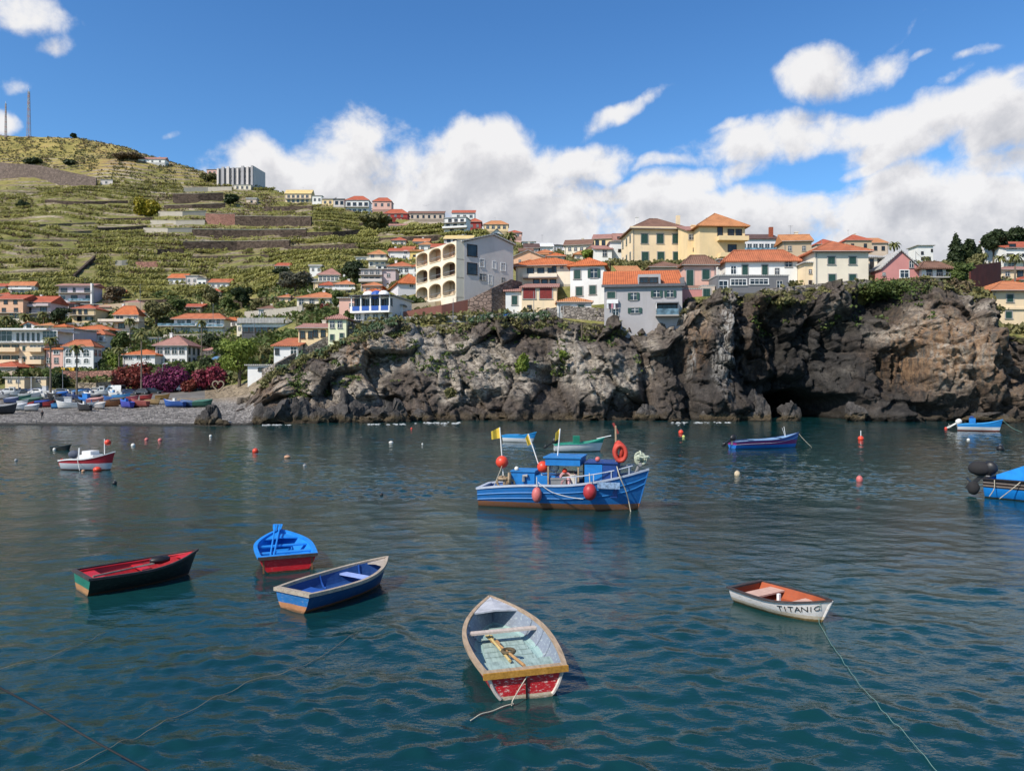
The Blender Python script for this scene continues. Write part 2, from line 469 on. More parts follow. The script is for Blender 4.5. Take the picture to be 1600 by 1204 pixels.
# ---- materials of the land
def mat_hill():
    m, nt, b = newmat('hillside_soil_and_grass'); v = wpos(nt)
    n1 = noi(nt, v, 0.018, 6, 0.6, 0.6); n2 = noi(nt, v, 0.11, 6, 0.65); n3 = noi(nt, v, 0.7, 4, 0.7)
    x, y, z = sepxyz(nt, v)
    n4 = noi(nt, v, 0.33, 5, 0.75)
    low = ramp(nt, n2 * 0.35 + n3 * 0.3 + n4 * 0.35, [(0.30, (0.055, 0.060, 0.020)), (0.47, (0.145, 0.150, 0.045)), (0.58, (0.24, 0.205, 0.088)), (0.72, (0.30, 0.21, 0.13))])
    high = ramp(nt, n1 * 0.45 + n2 * 0.35 + n3 * 0.2, [(0.36, (0.085, 0.088, 0.028)), (0.46, (0.21, 0.185, 0.058)), (0.54, (0.33, 0.26, 0.09)), (0.66, (0.22, 0.13, 0.072))])
    col = mixc(nt, (z + n1 * 60.0).step(165, 205), low, high)
    g = nt.nodes.new('ShaderNodeNewGeometry'); nx, ny, nz_ = sepxyz(nt, g.outputs['Normal'])
    n5 = noi(nt, mapping(nt, v, (1, 1, 0.2)), 0.045, 3, 0.6)
    wallc = ramp(nt, n5 * 0.6 + n3 * 0.4, [(0.32, (0.07, 0.05, 0.038)), (0.48, (0.15, 0.115, 0.08)), (0.60, (0.34, 0.29, 0.22))])
    off = (x * (1 / 37.0)).sin() * 3.0 + (x * (1 / 13.0) + y * (1 / 60.0) + 1e-9).sin() * 2.0 + (y * (1 / 45.0)).sin() * 2.2
    qf = ((z + off) * (1 / TST))._op('FRACT')
    far = y.step(275, 300)
    riser = qf.step(0.60, 0.70) * qf.step(0.97, 1.0, 1.0, 0.0) * far * z.step(180, 195, 1.0, 0.0)
    col = mixc(nt, riser * n5.step(0.36, 0.50) * 0.9, col, wallc)
    nt.links.new(col, b.inputs['Base Color']); b.inputs['Roughness'].default_value = 0.95; b.inputs['Specular IOR Level'].default_value = 0.1
    bump(nt, b, n3 + n2, 0.9, 0.8)
    return m
def mat_beach():
    m, nt, b = newmat('beach_pebbles'); v = wpos(nt)
    e = S(nt, voro(nt, v, 2.6, 'DISTANCE_TO_EDGE', 0)); c = sepxyz(nt, voro(nt, v, 2.6, 'F1', 1))[0]
    n = noi(nt, v, 0.25, 5, 0.6); n2 = noi(nt, v, 9.0, 2, 0.6)
    x, y, z = sepxyz(nt, v)
    col = ramp(nt, c * 0.5 + n * 0.3 + n2 * 0.2, [(0.25, (0.075, 0.068, 0.060)), (0.5, (0.225, 0.205, 0.185)), (0.72, (0.40, 0.37, 0.335))])
    col = mixc(nt, e.step(0.0, 0.12, 0.8, 0.0), col, (0.06, 0.055, 0.05))
    col = mixc(nt, (z + n * 1.0).step(2.6, 3.6), col, ramp(nt, n2 * 0.5 + n * 0.5, [(0.3, (0.16, 0.125, 0.09)), (0.7, (0.34, 0.28, 0.21))]))
    col = mixc(nt, (z + n * 0.25).step(0.22, 0.48, 1.0, 0.0), col, (0.035, 0.033, 0.026))
    nt.links.new(col, b.inputs['Base Color']); b.inputs['Roughness'].default_value = 0.85; b.inputs['Specular IOR Level'].default_value = 0.2
    bump(nt, b, e.step(0.0, 0.25), 0.9, 0.15)
    return m
def mat_yard():
    m, nt, b = newmat('car_park_asphalt'); v = wpos(nt)
    n = noi(nt, v, 0.4, 6, 0.65)
    nt.links.new(ramp(nt, n, [(0.3, (0.07, 0.066, 0.06)), (0.7, (0.15, 0.14, 0.125))]), b.inputs['Base Color'])
    b.inputs['Roughness'].default_value = 0.9
    return m

V = np.zeros((nI, nJ, 3)); V[..., 0] = (GX[:, None] - CX) * GD / F; V[..., 1] = GD; V[..., 2] = GZ
idx = np.arange(nI * nJ).reshape(nI, nJ)
quads = np.stack([idx[:-1, :-1], idx[1:, :-1], idx[1:, 1:], idx[:-1, 1:]], -1)
pxm = (GX[:-1] + 2.5)[:, None] * np.ones((1, nJ - 1)); tm = (GT[:-1] + GT[1:])[None, :] / 2 * np.ones((nI - 1, 1))
isb = (pxm < 402) & (tm < 2.4); isy = (pxm < 318) & (tm >= 2.4) & (tm < 3.0); isr = (pxm >= 318) & (pxm < 420) & (tm < 3.05) & ~isb
def sub_mesh(name, mask, mat):
    q = quads[mask]; u, inv = np.unique(q, return_inverse=True)
    o = np_mesh(name, V.reshape(-1, 3)[u], inv.reshape(q.shape), mat, smooth=True); o['kind'] = 'structure'; return o
sub_mesh('beach', isb, mat_beach()); sub_mesh('car_park', isy, mat_yard()); sub_mesh('rubble_bank', isr, M_stone('rubble_slope', (0.24, 0.19, 0.13), 1.5, 0.5)); sub_mesh('hillside', ~(isb | isy | isr), mat_hill())

# ---- sea bed far under, so that nothing is open below the water
MB().box(-1500, 1500, -300, 900, -9.5, -9.0).build('sea_bed', M_plain('sea_bed_sand', (0.02, 0.03, 0.03), 0.9))['kind'] = 'structure'

# ------------------------------------------------------------------ the cliff
def gauss(px, py, cx, cy, a, b):
    q = ((px - cx) / a) ** 2 + ((py - cy) / b) ** 2
    return math.exp(-q * q * 0.7)
RECESS = [(1287,638,56,22,26.0),(1250,610,40,22,4.0),(1268,566,98,72,6.8),(1215,500,26,34,3.0),(1375,474,38,26,5.5),(1408,585,26,48,5.0),(1160,505,13,60,3.2),(1085,565,34,28,2.8),
          (1082,636,13,22,2.6),(862,598,30,26,3.2),(595,626,26,12,3.0),(1430,640,46,9,2.6),(700,590,14,30,1.2),(915,545,10,40,1.5),(1330,535,20,40,1.5),
          (480,600,30,14,1.8),(1195,590,16,50,2.6),(1590,590,30,20,2.2),(760,620,30,10,1.5),(1010,600,8,45,1.6),(640,560,30,16,1.5),(1050,500,25,12,1.4),
          (1110,560,26,75,-1.6),(1335,592,30,44,-2.6),(1470,545,70,90,-3.0),(1225,470,40,18,-2.2),(945,575,45,60,-0.8),(560,585,60,50,-0.9),(1310,475,45,20,-1.6),
          (1240,640,26,14,-2.4),(1170,635,28,20,-2.0),(1400,640,30,16,-1.0),(780,545,60,30,-1.0),(1130,630,40,22,-2.2)]
LIGHTZ = [(500,610,45,28,.8),(560,600,45,40,.8),(600,550,40,30,.7),(668,540,38,34,1.0),(715,600,40,45,.85),(760,560,50,35,.5),(805,600,45,30,.45),(845,575,26,20,.9),(895,570,26,60,1.0),(955,600,40,50,.65),(1010,555,26,34,.45),(1070,505,40,26,.7),(455,600,26,26,.7),(1120,600,40,40,.25),(1175,540,12,60,.35),(1330,590,24,34,.4),(1310,480,30,20,.3),(1395,505,40,30,.6),(1440,560,50,60,.42),(1500,520,40,60,.35),(1540,600,60,40,.22)]
CPX = np.arange(372, 1800, 2.0); NR = 170; NT = 22
def hashv(p, s):
    r = math.sin(p.x * 12.9898 + p.y * 78.233 + p.z * 37.719 + s * 11.13) * 43758.5453
    return (r - math.floor(r)) * 2 - 1
CV = np.zeros((len(CPX), NR + NT, 3)); CC = np.zeros((len(CPX), NR + NT, 4), dtype=np.float32); CB = np.zeros((len(CPX), NR + NT), dtype=np.float32)
for i, px in enumerate(CPX):
    D, Z = prof(px)
    df, dl, zl = D[1] - 1.2, D[2], Z[2]
    db = D[2] + 0.75 * (D[3] - D[2]) + 1.0; zb = Z[2] + 0.75 * (Z[3] - Z[2]) - 1.6
    fade = min(1.0, max(0.0, (px - 372) / 60.0))
    for j in range(NR + NT):
        if j < NR:
            s = j / (NR - 1.0)
            z = -1.6 + (zl + 1.6) * s
            lean = s ** (1.5 if px < 900 else 2.2)
            d = df + (dl - df) * lean
            up = 0.0
        else:
            q = (j - NR + 1) / float(NT); s = 1.0
            d = dl + (db - dl) * q; z = zl + (zb - zl) * q + 0.9 * math.sin(min(1, q * 2) * math.pi / 2) * (1 - q)
            up = q
        x = (px - CX) * d / F; py = HY - (z - H) * F / d
        p = Vector((x, d * 0.8, z))
        wv = noise.turbulence_vector(p / 5.0, 3, False)
        pw_ = p + wv * 0.30
        k = 0.25 + 0.75 * fade
        right = min(1.0, max(0.0, (px - 900 + 90 * nz(z / 5, x / 9, 3)) / 250.0))
        disp = 0.0
        # blocky facets: every Voronoi cell is a tilted plane
        for (sc, am, sd, st) in ((6.0, 1.5, 1, 0.55), (2.5, 0.85, 2, 0.55), (1.05, 0.40, 3, 0.75)):
            q3 = Vector((pw_.x / sc + 0.15 * pw_.z / sc, pw_.y / sc, pw_.z / sc * st))
            ds, pts = noise.voronoi(q3)
            c = pts[0]; e = q3 - c
            am *= 1.0 if sd == 1 else (0.62 + 0.38 * right if sd == 2 else 0.5 + 0.5 * right)
            disp += am * (0.9 * hashv(c, sd) + 2.1 * (e.x * hashv(c, sd + 5) + e.z * hashv(c, sd + 9)))
            crack = ds[1] - ds[0]
            if crack < 0.09 and sd < 3: disp -= am * (0.09 - crack) * 5.0
        disp += 1.3 * noise.fractal(p / 11.0, 1.0, 2.0, 3)
        rdg = noise.ridged_multi_fractal(Vector((p.x + 0.5 * p.z, p.y, p.z - 0.25 * p.x)) / 5.2, 1.0, 2.1, 4, 1.0, 2.0)
        disp += (rdg - 1.1) * 1.05 * (1 - right * 0.6)
        # vertical ribs on the right, folded beds on the left
        rib = noise.ridged_multi_fractal(Vector((x / 3.2, d / 6, z / 14.0)), 1.0, 2.0, 3, 1.0, 2.0)
        disp += (rib - 0.9) * 0.75 * right
        fold = math.sin((z * 0.9 + x * 0.55 + 5.5 * nz(x / 8, z / 7, 2)) * 2.2)
        disp += fold * 0.08 * (1 - right)
        disp += 0.12 * noise.fractal(p * 1.7, 0.9, 2.1, 4)
        rec = 0.0
        for (cx, cy, a, b_, am) in RECESS:
            if abs(px - cx) < a * 2.2 and (abs(py - cy) < b_ * 2.2 or am > 12 and py > cy):
                rec += am * gauss(px + 14 * nz(x / 3, z / 3, 9), (py + 10 * nz(x / 3, z / 3, 19)) if am < 12 else min(py + 5 * nz(x / 3, z / 3, 19), cy), cx, cy, a, b_)
        edge = max(0.0, 1.0 - up * 1.2)
        toe = max(0.0, 1 - s * 5) if j < NR else 0
        tot = (disp * k * edge - rec * edge) + toe * 0.9 * k
        d2 = d - tot * 0.95
        z2 = z + ((disp * k * edge) * 0.12 * (1 - up) if j < NR else 0.35 * disp * edge) + (0.3 * nz(x / 2, d / 2, 4) if s > 0.9 else 0)
        x2 = x + wv.x * 0.35 * k * edge
        CV[i, j] = (x2, d2, z2)
        # ---- rock colour zones (rock types, with shade painted into the recesses as well)
        tan = 0.10
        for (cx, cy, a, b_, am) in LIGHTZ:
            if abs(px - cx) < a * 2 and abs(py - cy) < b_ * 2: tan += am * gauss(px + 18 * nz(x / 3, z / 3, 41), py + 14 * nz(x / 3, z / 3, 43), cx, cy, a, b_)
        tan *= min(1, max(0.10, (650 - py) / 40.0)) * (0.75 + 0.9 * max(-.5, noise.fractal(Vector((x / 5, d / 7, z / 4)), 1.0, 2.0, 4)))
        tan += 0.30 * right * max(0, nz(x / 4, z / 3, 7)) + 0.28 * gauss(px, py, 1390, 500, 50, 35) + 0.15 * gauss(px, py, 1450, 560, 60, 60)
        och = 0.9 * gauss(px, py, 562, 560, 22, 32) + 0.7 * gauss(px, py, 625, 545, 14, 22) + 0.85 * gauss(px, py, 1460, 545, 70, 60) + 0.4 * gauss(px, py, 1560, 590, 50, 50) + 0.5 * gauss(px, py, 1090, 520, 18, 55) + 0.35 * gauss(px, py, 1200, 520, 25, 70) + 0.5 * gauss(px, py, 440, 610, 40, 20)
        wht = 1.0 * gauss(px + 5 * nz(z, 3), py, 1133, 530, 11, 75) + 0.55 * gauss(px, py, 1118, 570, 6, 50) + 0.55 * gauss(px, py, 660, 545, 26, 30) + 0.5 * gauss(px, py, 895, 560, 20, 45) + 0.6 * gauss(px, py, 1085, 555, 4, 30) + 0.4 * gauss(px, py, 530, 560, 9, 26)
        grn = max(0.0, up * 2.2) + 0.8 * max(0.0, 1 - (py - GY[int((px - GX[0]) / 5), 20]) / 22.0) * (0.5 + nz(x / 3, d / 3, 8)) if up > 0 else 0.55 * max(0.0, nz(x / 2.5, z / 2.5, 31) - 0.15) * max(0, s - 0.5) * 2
        drk = 0.82 * gauss(px, py, 1255, 576, 118, 80) + 0.9 * gauss(px, py, 1375, 480, 45, 35) + 0.7 * gauss(px, py, 1408, 590, 35, 55) + 0.3 * right + 0.5 * gauss(px, py, 1090, 580, 50, 60) + 0.35 * gauss(px, py, 860, 610, 50, 35) + 0.6 * min(1, max(0, (py - 632) / 20.0))  # dark basalt, plus shade painted into the hollows and cave
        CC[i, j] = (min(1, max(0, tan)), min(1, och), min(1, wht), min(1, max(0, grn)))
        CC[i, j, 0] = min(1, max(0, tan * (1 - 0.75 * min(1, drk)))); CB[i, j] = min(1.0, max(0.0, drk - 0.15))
def mat_cliff(zones=True):
    m, nt, b = newmat('cliff_basalt' if zones else 'boulder_basalt'); v = wpos(nt)
    at = nt.nodes.new('ShaderNodeAttribute'); at.attribute_name = 'rock_zone'
    tan, och, wht = sepxyz(nt, at.outputs['Vector']); grn = S(nt, at.outputs['Alpha'])
    ab = nt.nodes.new('ShaderNodeAttribute'); ab.attribute_name = 'dark_basalt_and_shade'; blk = S(nt, ab.outputs['Fac'])
    n0 = noi(nt, v, 0.25, 6, 0.65, 0.5); n1 = noi(nt, v, 1.3, 7, 0.68); n2 = noi(nt, v, 6.0, 5, 0.7)
    sv = mapping(nt, v, (1.0, 1.0, 0.22)); n3 = noi(nt, sv, 1.6, 6, 0.65, 0.4)
    mixn = n0 * 0.3 + n1 * 0.35 + n2 * 0.2 + n3 * 0.15
    dark = ramp(nt, mixn, [(0.36, (0.016, 0.0135, 0.0125)), (0.45, (0.052, 0.043, 0.037)), (0.53, (0.108, 0.086, 0.071)), (0.64, (0.23, 0.188, 0.155))])
    dark = mixc(nt, (blk * 1.35 * n0.step(0.22, 0.50)).mn(1.0), dark, ramp(nt, mixn, [(0.36, (0.010, 0.010, 0.010)), (0.50, (0.030, 0.028, 0.027)), (0.66, (0.085, 0.078, 0.07))]))  # blackens by the mask: dark rock and the painted recess shade
    light = ramp(nt, mixn, [(0.36, (0.06, 0.053, 0.047)), (0.44, (0.22, 0.19, 0.16)), (0.51, (0.34, 0.295, 0.24)), (0.62, (0.54, 0.48, 0.41))])
    bandv = mapping(nt, v, (0.5, 0.5, 1.1), rot=(0, R(35), 0))
    band = noi(nt, bandv, 1.1, 7, 0.6, 2.6)
    light = mixc(nt, band.step(0.47, 0.58) * 0.75, light, (0.075, 0.065, 0.058))
    if not zones: dark = ramp(nt, mixn, [(0.36, (0.016, 0.015, 0.015)), (0.46, (0.052, 0.047, 0.044)), (0.55, (0.105, 0.095, 0.088)), (0.66, (0.19, 0.172, 0.16))])
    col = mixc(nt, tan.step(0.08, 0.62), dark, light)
    col = mixc(nt, och * n3.step(0.35, 0.62), col, ramp(nt, n1, [(0.35, (0.12, 0.065, 0.035)), (0.65, (0.36, 0.22, 0.12))]))
    st = noi(nt, mapping(nt, v, (2.2, 2.2, 0.12)), 1.0, 5, 0.6)
    col = mixc(nt, wht * st.step(0.42, 0.60), col, ramp(nt, n2, [(0.3, (0.16, 0.145, 0.13)), (0.65, (0.44, 0.42, 0.39))]))
    if zones: col = mixc(nt, grn * n1.step(0.38, 0.58), col, ramp(nt, n2 * 0.5 + n1 * 0.5, [(0.35, (0.035, 0.045, 0.015)), (0.52, (0.10, 0.105, 0.035)), (0.66, (0.20, 0.165, 0.085))]))
    x, y, z = sepxyz(nt, v)
    zz = z + (n1 - 0.5) * 1.6
    col = mixc(nt, zz.step(0.5, 1.3, 0.75, 0.0) * (1.0 - blk.mn(1.0)), col, ramp(nt, n2, [(0.4, (0.05, 0.037, 0.016)), (0.65, (0.13, 0.092, 0.045))]))
    col = mixc(nt, zz.step(0.1, 0.5, 0.8, 0.0), col, (0.015, 0.013, 0.010))
    nt.links.new(col, b.inputs['Base Color']); b.inputs['Roughness'].default_value = 0.85; b.inputs['Specular IOR Level'].default_value = 0.2
    bump(nt, b, n1 * 0.35 + n2 * 0.35 + n3 * 0.6, 1.0, 0.6)
    return m
MCLIFF = mat_cliff(); MROCK = mat_cliff(False)
ci = np.arange(len(CPX) * (NR + NT)).reshape(len(CPX), NR + NT)
cq = np.stack([ci[:-1, :-1], ci[1:, :-1], ci[1:, 1:], ci[:-1, 1:]], -1).reshape(-1, 4)
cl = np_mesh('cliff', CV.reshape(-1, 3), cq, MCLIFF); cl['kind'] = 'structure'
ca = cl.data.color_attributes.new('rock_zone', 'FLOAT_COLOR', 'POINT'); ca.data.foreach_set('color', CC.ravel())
cb_ = cl.data.attributes.new('dark_basalt_and_shade', 'FLOAT', 'POINT'); cb_.data.foreach_set('value', CB.ravel())

# ------------------------------------------------------------------ water
CALM = []                                           # (x, y, radius): the sea lies flatter against a hull (filled by the boats)
_rw = np.random.RandomState(5); WAVES = []
for n in range(150):
    lam = 0.16 * (26.0 ** (n / 149.0)); th = R(-105) + _rw.normal(0, 0.75)
    slope = 0.028 * math.exp(-(math.log(lam / 0.36) / 0.80) ** 2) + 0.0058
    k_ = 2 * math.pi / lam; amp = slope / k_ * _rw.uniform(0.5, 1.4)
    WAVES.append((k_ * math.cos(th), k_ * math.sin(th), amp, _rw.uniform(0, 6.28), lam, math.cos(th), math.sin(th)))
WSIG = math.sqrt(sum(w[2] ** 2 for w in WAVES) / 2)
def wave_z(x, y):
    q = sum(a * math.sin(kx * x + ky * y + ph) for kx, ky, a, ph, lam, gx, gy in WAVES if lam > 0.3) / WSIG
    return WSIG * (q + 0.16 * (q * q - 1))
def make_water():
    rows = np.concatenate([np.geomspace(0.8, 2.4, 14), np.geomspace(2.5, 30, 300), np.geomspace(30.1, 150, 620), [200]])
    az = np.concatenate([np.linspace(-4.0, -0.98, 90), np.linspace(-0.95, 0.95, 720), np.linspace(0.98, 4.0, 90)])
    X = rows[:, None] * az[None, :]; Y = np.repeat(rows[:, None], len(az), 1)
    X = X.copy(); Z = np.zeros_like(X)
    spacing = np.maximum(np.gradient(rows)[:, None], rows[:, None] * np.gradient(az)[None, :]) * np.ones_like(X)
    DX = np.zeros_like(X); DY = np.zeros_like(X)
    for (kx, ky, amp, ph, lam, gx, gy) in WAVES:
        w = np.clip((lam / spacing - 2.2) / 2.5, 0, 1)
        a = kx * X + ky * Y + ph
        Z += amp * w * np.sin(a)
        q = 0.8 * amp * w * np.cos(a); DX += gx * q; DY += gy * q
    # gusts: ripples stand higher in some patches than in others
    g = 0.80 + 0.30 * np.sin(X * 0.21 + 1.3 * np.sin(Y * 0.13)) * np.sin(Y * 0.17 + 0.8 * np.sin(X * 0.11))
    calm = np.ones_like(X)
    for (cx, cy, r) in CALM:
        calm *= 1 - 0.72 * np.exp(-(((X - cx) ** 2 + (Y - cy) ** 2) / (r * r)) ** 2)
    q = Z / WSIG; Z = WSIG * (q + 0.16 * (q * q - 1))
    Z *= g * calm; X += DX * g * calm; Y = Y + DY * g * calm
    nr, nc = X.shape
    Vv = np.stack([X, Y, Z], -1).reshape(-1, 3)
    ii = np.arange(nr * nc).reshape(nr, nc)
    q = np.stack([ii[:-1, :-1], ii[:-1, 1:], ii[1:, 1:], ii[1:, :-1]], -1).reshape(-1, 4)
    m, nt, b = newmat('sea_water'); v = wpos(nt)
    n1 = noi(nt, mapping(nt, v, (1.0, 1.6, 1), rot=(0, 0, R(-20))), 2.6, 4, 0.6, 0.4)
    n2 = noi(nt, mapping(nt, v, (1.0, 1.7, 1), rot=(0, 0, R(-32))), 0.9, 3, 0.55, 0.3)
    big = noi(nt, v, 0.07, 3, 0.5)
    col = mixc(nt, big.step(0.35, 0.65), (0.0026, 0.026, 0.031), (0.0048, 0.038, 0.040))
    nt.links.new(col, b.inputs['Base Color'])
    b.inputs['Roughness'].default_value = 0.03; b.inputs['IOR'].default_value = 1.33
    b.inputs['Specular IOR Level'].default_value = 0.5
    n3 = noi(nt, mapping(nt, v, (1.0, 1.5, 1), rot=(0, 0, R(15))), 7.0, 3, 0.6, 0.3)
    bump(nt, b, n1 * 0.45 + n2 * 0.75 + n3 * 0.10, 1.0, 0.036)
    o = np_mesh('sea', Vv, q, m, smooth=True); o['kind'] = 'structure'
# ------------------------------------------------------------------ building kit
WALLC = dict(white=(0.72,0.71,0.68), cool=(0.62,0.60,0.62), cream=(0.75,0.59,0.39), cream2=(0.72,0.64,0.51), yellow=(0.74,0.56,0.32), yellow2=(0.72,0.53,0.20),
             pink=(0.66,0.40,0.33), rose=(0.55,0.24,0.22), salmon=(0.70,0.42,0.27), mauve=(0.52,0.42,0.42), grey=(0.37,0.355,0.36), lgrey=(0.56,0.51,0.48),
             beige=(0.56,0.45,0.36), tan=(0.50,0.38,0.26), lime=(0.70,0.70,0.48), red=(0.34,0.05,0.045), dgrey=(0.16,0.16,0.17), ochre=(0.62,0.36,0.12), mint=(0.55,0.64,0.58), lilac=(0.56,0.50,0.54))
def WM(c): return M_wall('stucco_' + c, WALLC[c])
ROOFC = dict(orange=((0.50,0.145,0.052),(0.27,0.072,0.032)), red=((0.42,0.11,0.06),(0.24,0.06,0.035)), brown=((0.21,0.115,0.08),(0.10,0.055,0.04)),
             pinkish=((0.36,0.19,0.155),(0.22,0.11,0.09)), grey=((0.30,0.29,0.28),(0.17,0.165,0.16)), amber=((0.50,0.22,0.095),(0.30,0.12,0.055)),
             slate=((0.10,0.10,0.11),(0.05,0.05,0.055)), straw=((0.66,0.50,0.22),(0.5,0.36,0.15)), dark=((0.12,0.07,0.06),(0.06,0.04,0.03)), concrete=((0.42,0.41,0.39),(0.28,0.27,0.26)), whiteroof=((0.7,0.7,0.7),(0.5,0.5,0.5)))
ROOFC.update(orange_a=((0.52,0.155,0.055),(0.26,0.075,0.035)), orange_b=((0.44,0.145,0.07),(0.22,0.075,0.04)), orange_c=((0.50,0.19,0.085),(0.28,0.10,0.05)))
def RM(c): return M_tile('roof_tiles_' + c, *ROOFC[c])
GLASS = M_glass()
WHITEP = M_plain('white_paint', (0.72, 0.71, 0.69), 0.6, 0.15)
STONEF = M_plain('stone_window_surround', (0.34, 0.32, 0.30), 0.8, 0.2)
GREENS = M_plain('green_shutter_paint', (0.020, 0.062, 0.050), 0.55, 0.3, 2.0)
DARKW = M_plain('dark_wood', (0.035, 0.022, 0.016), 0.6, 0.3)
REDW = M_plain('red_shutter_paint', (0.22, 0.025, 0.02), 0.6, 0.35)
RAILM = M_plain('grey_metal', (0.20, 0.20, 0.21), 0.45, 0.2)
CONC = M_wall('concrete', (0.38, 0.36, 0.33), 0.5)
BLUEP = M_plain('blue_paint', (0.02, 0.085, 0.34), 0.5, 0.2)
WINKIND = {   # frame material, pane/shutter material, has shutters
 'd': ('STONE', 'glass'), 'w': ('WHITE', 'glass'), 'g': ('STONE', 'shut'), 'go': ('STONE', 'open'), 'r': ('STONE', 'rshut'), 'k': ('DARK', 'glass'),
 'a': ('WHITE', 'arch'), 'door': ('STONE', 'door'), 'gd': ('STONE', 'gdoor'), 'b': ('DARK', 'void')}
_wm = {}
def win_meshes(w, h, kind):
    key = (round(w, 1), round(h, 1), kind)
    if key in _wm: return _wm[key]
    w, h = max(key[0], 0.4), max(key[1], 0.4)
    fm, pm = WINKIND[kind]
    t = min(0.14, w * 0.14)
    f = MB(); 
    if pm == 'arch':
        n = 7; r = w / 2 + t; hh = h - w / 2 if h > w else h * 0.7
        top = [(-(r) * math.cos(math.pi * i / n), hh - h / 2 + (h - hh + t) * math.sin(math.pi * i / n)) for i in range(n + 1)]
        inn = [(x * (w / 2) / r, (hh - h / 2) + (z - (hh - h / 2)) * (h - hh) / (h - hh + t)) for x, z in top]
        o_ = [(-r, -h / 2)] + top + [(r, -h / 2)]; i_ = [(-w / 2, -h / 2)] + inn + [(w / 2, -h / 2)]
        vs = []; k = len(o_)
        for y in (-0.07, 0.0):
            vs += [(x, y, z) for x, z in o_] + [(x, y, z) for x, z in i_]
        fs = []
        for i in range(k - 1):
            fs += [(i, i + 1, k + i + 1, k + i), (2*k + i + 1, 2*k + i, 3*k + i, 3*k + i + 1), (i + 1, i, 2*k + i, 2*k + i + 1), (k + i, k + i + 1, 3*k + i + 1, 3*k + i)]
        f.add(vs, fs)
        f.box(-r - .05, r + .05, -0.10, 0, -h / 2 - 0.1, -h / 2)
        p = MB(); p.add([(x, -0.025, z) for x, z in i_], [tuple(range(k))[::-1]])
        p.box(-0.03, 0.03, -0.045, -0.025, -h / 2, h / 2 - 0.05, 1); p.box(-w / 2, w / 2, -0.045, -0.025, -0.03, 0.03, 1)
    else:
        f.box(-w/2 - t, -w/2, -0.08, 0, -h/2, h/2); f.box(w/2, w/2 + t, -0.08, 0, -h/2, h/2)
        f.box(-w/2 - t, w/2 + t, -0.083, 0, h/2, h/2 + t)
        if 'door' not in pm: f.box(-w/2 - t - .05, w/2 + t + .05, -0.14, 0, -h/2 - 0.1, -h/2)
        p = MB()
        if pm in ('glass', 'open'):
            p.box(-w/2, w/2, -0.03, -0.01, -h/2, h/2, 0)
            p.box(-0.03, 0.03, -0.05, -0.03, -h/2, h/2, 1); p.box(-w/2, w/2, -0.049, -0.03, h*0.12, h*0.12 + .05, 1)
            if w > 2.2:
                for q in (-w/4, w/4): p.box(q - .03, q + .03, -0.048, -0.03, -h/2, h/2, 1)
        elif pm == 'void':
            p.box(-w/2, w/2, -0.03, -0.01, -h/2, h/2, 0)
        else:
            for s in (-1, 1):
                a, b = (-w/2, -0.015) if s < 0 else (0.015, w/2)
                p.box(a, b, -0.05, -0.01, -h/2, h/2, 0)
                nz_ = max(3, int(h / 0.16))
                for q in range(nz_):
                    z = -h/2 + h * (q + 0.5) / nz_
                    p.box(a + .05, b - .05, -0.065, -0.05, z - h/nz_*0.3, z + h/nz_*0.3, 0)
    sh = None
    if pm == 'open':
        sh = MB()
        for s in (-1, 1):
            a = (w/2 + 0.02) * s; b = (w/2 + w * 0.46) * s
            sh.box(min(a, b), max(a, b), -0.13, -0.09, -h/2, h/2, 0)
    def me(mb, mats, name):
        m = bpy.data.meshes.new(name); m.from_pydata(mb.v, [], mb.f)
        for q in mats: m.materials.append(q)
        m.polygons.foreach_set('material_index', [min(q, len(mats) - 1) for q in mb.m]); m.update(); return m
    frm = {'STONE': STONEF, 'WHITE': WHITEP, 'DARK': DARKW}[fm]
    pmat = {'glass': GLASS, 'open': GLASS, 'arch': GLASS, 'void': GLASS, 'shut': GREENS, 'rshut': REDW, 'door': DARKW, 'gdoor': GREENS}[pm]
    bar = WHITEP if kind in ('w', 'd', 'a', 'go') else DARKW
    _wm[key] = (me(f, [frm], 'window'), me(p, [pmat, bar], 'pane'), me(sh, [GREENS], 'shutter') if sh else None, pm)
    return _wm[key]

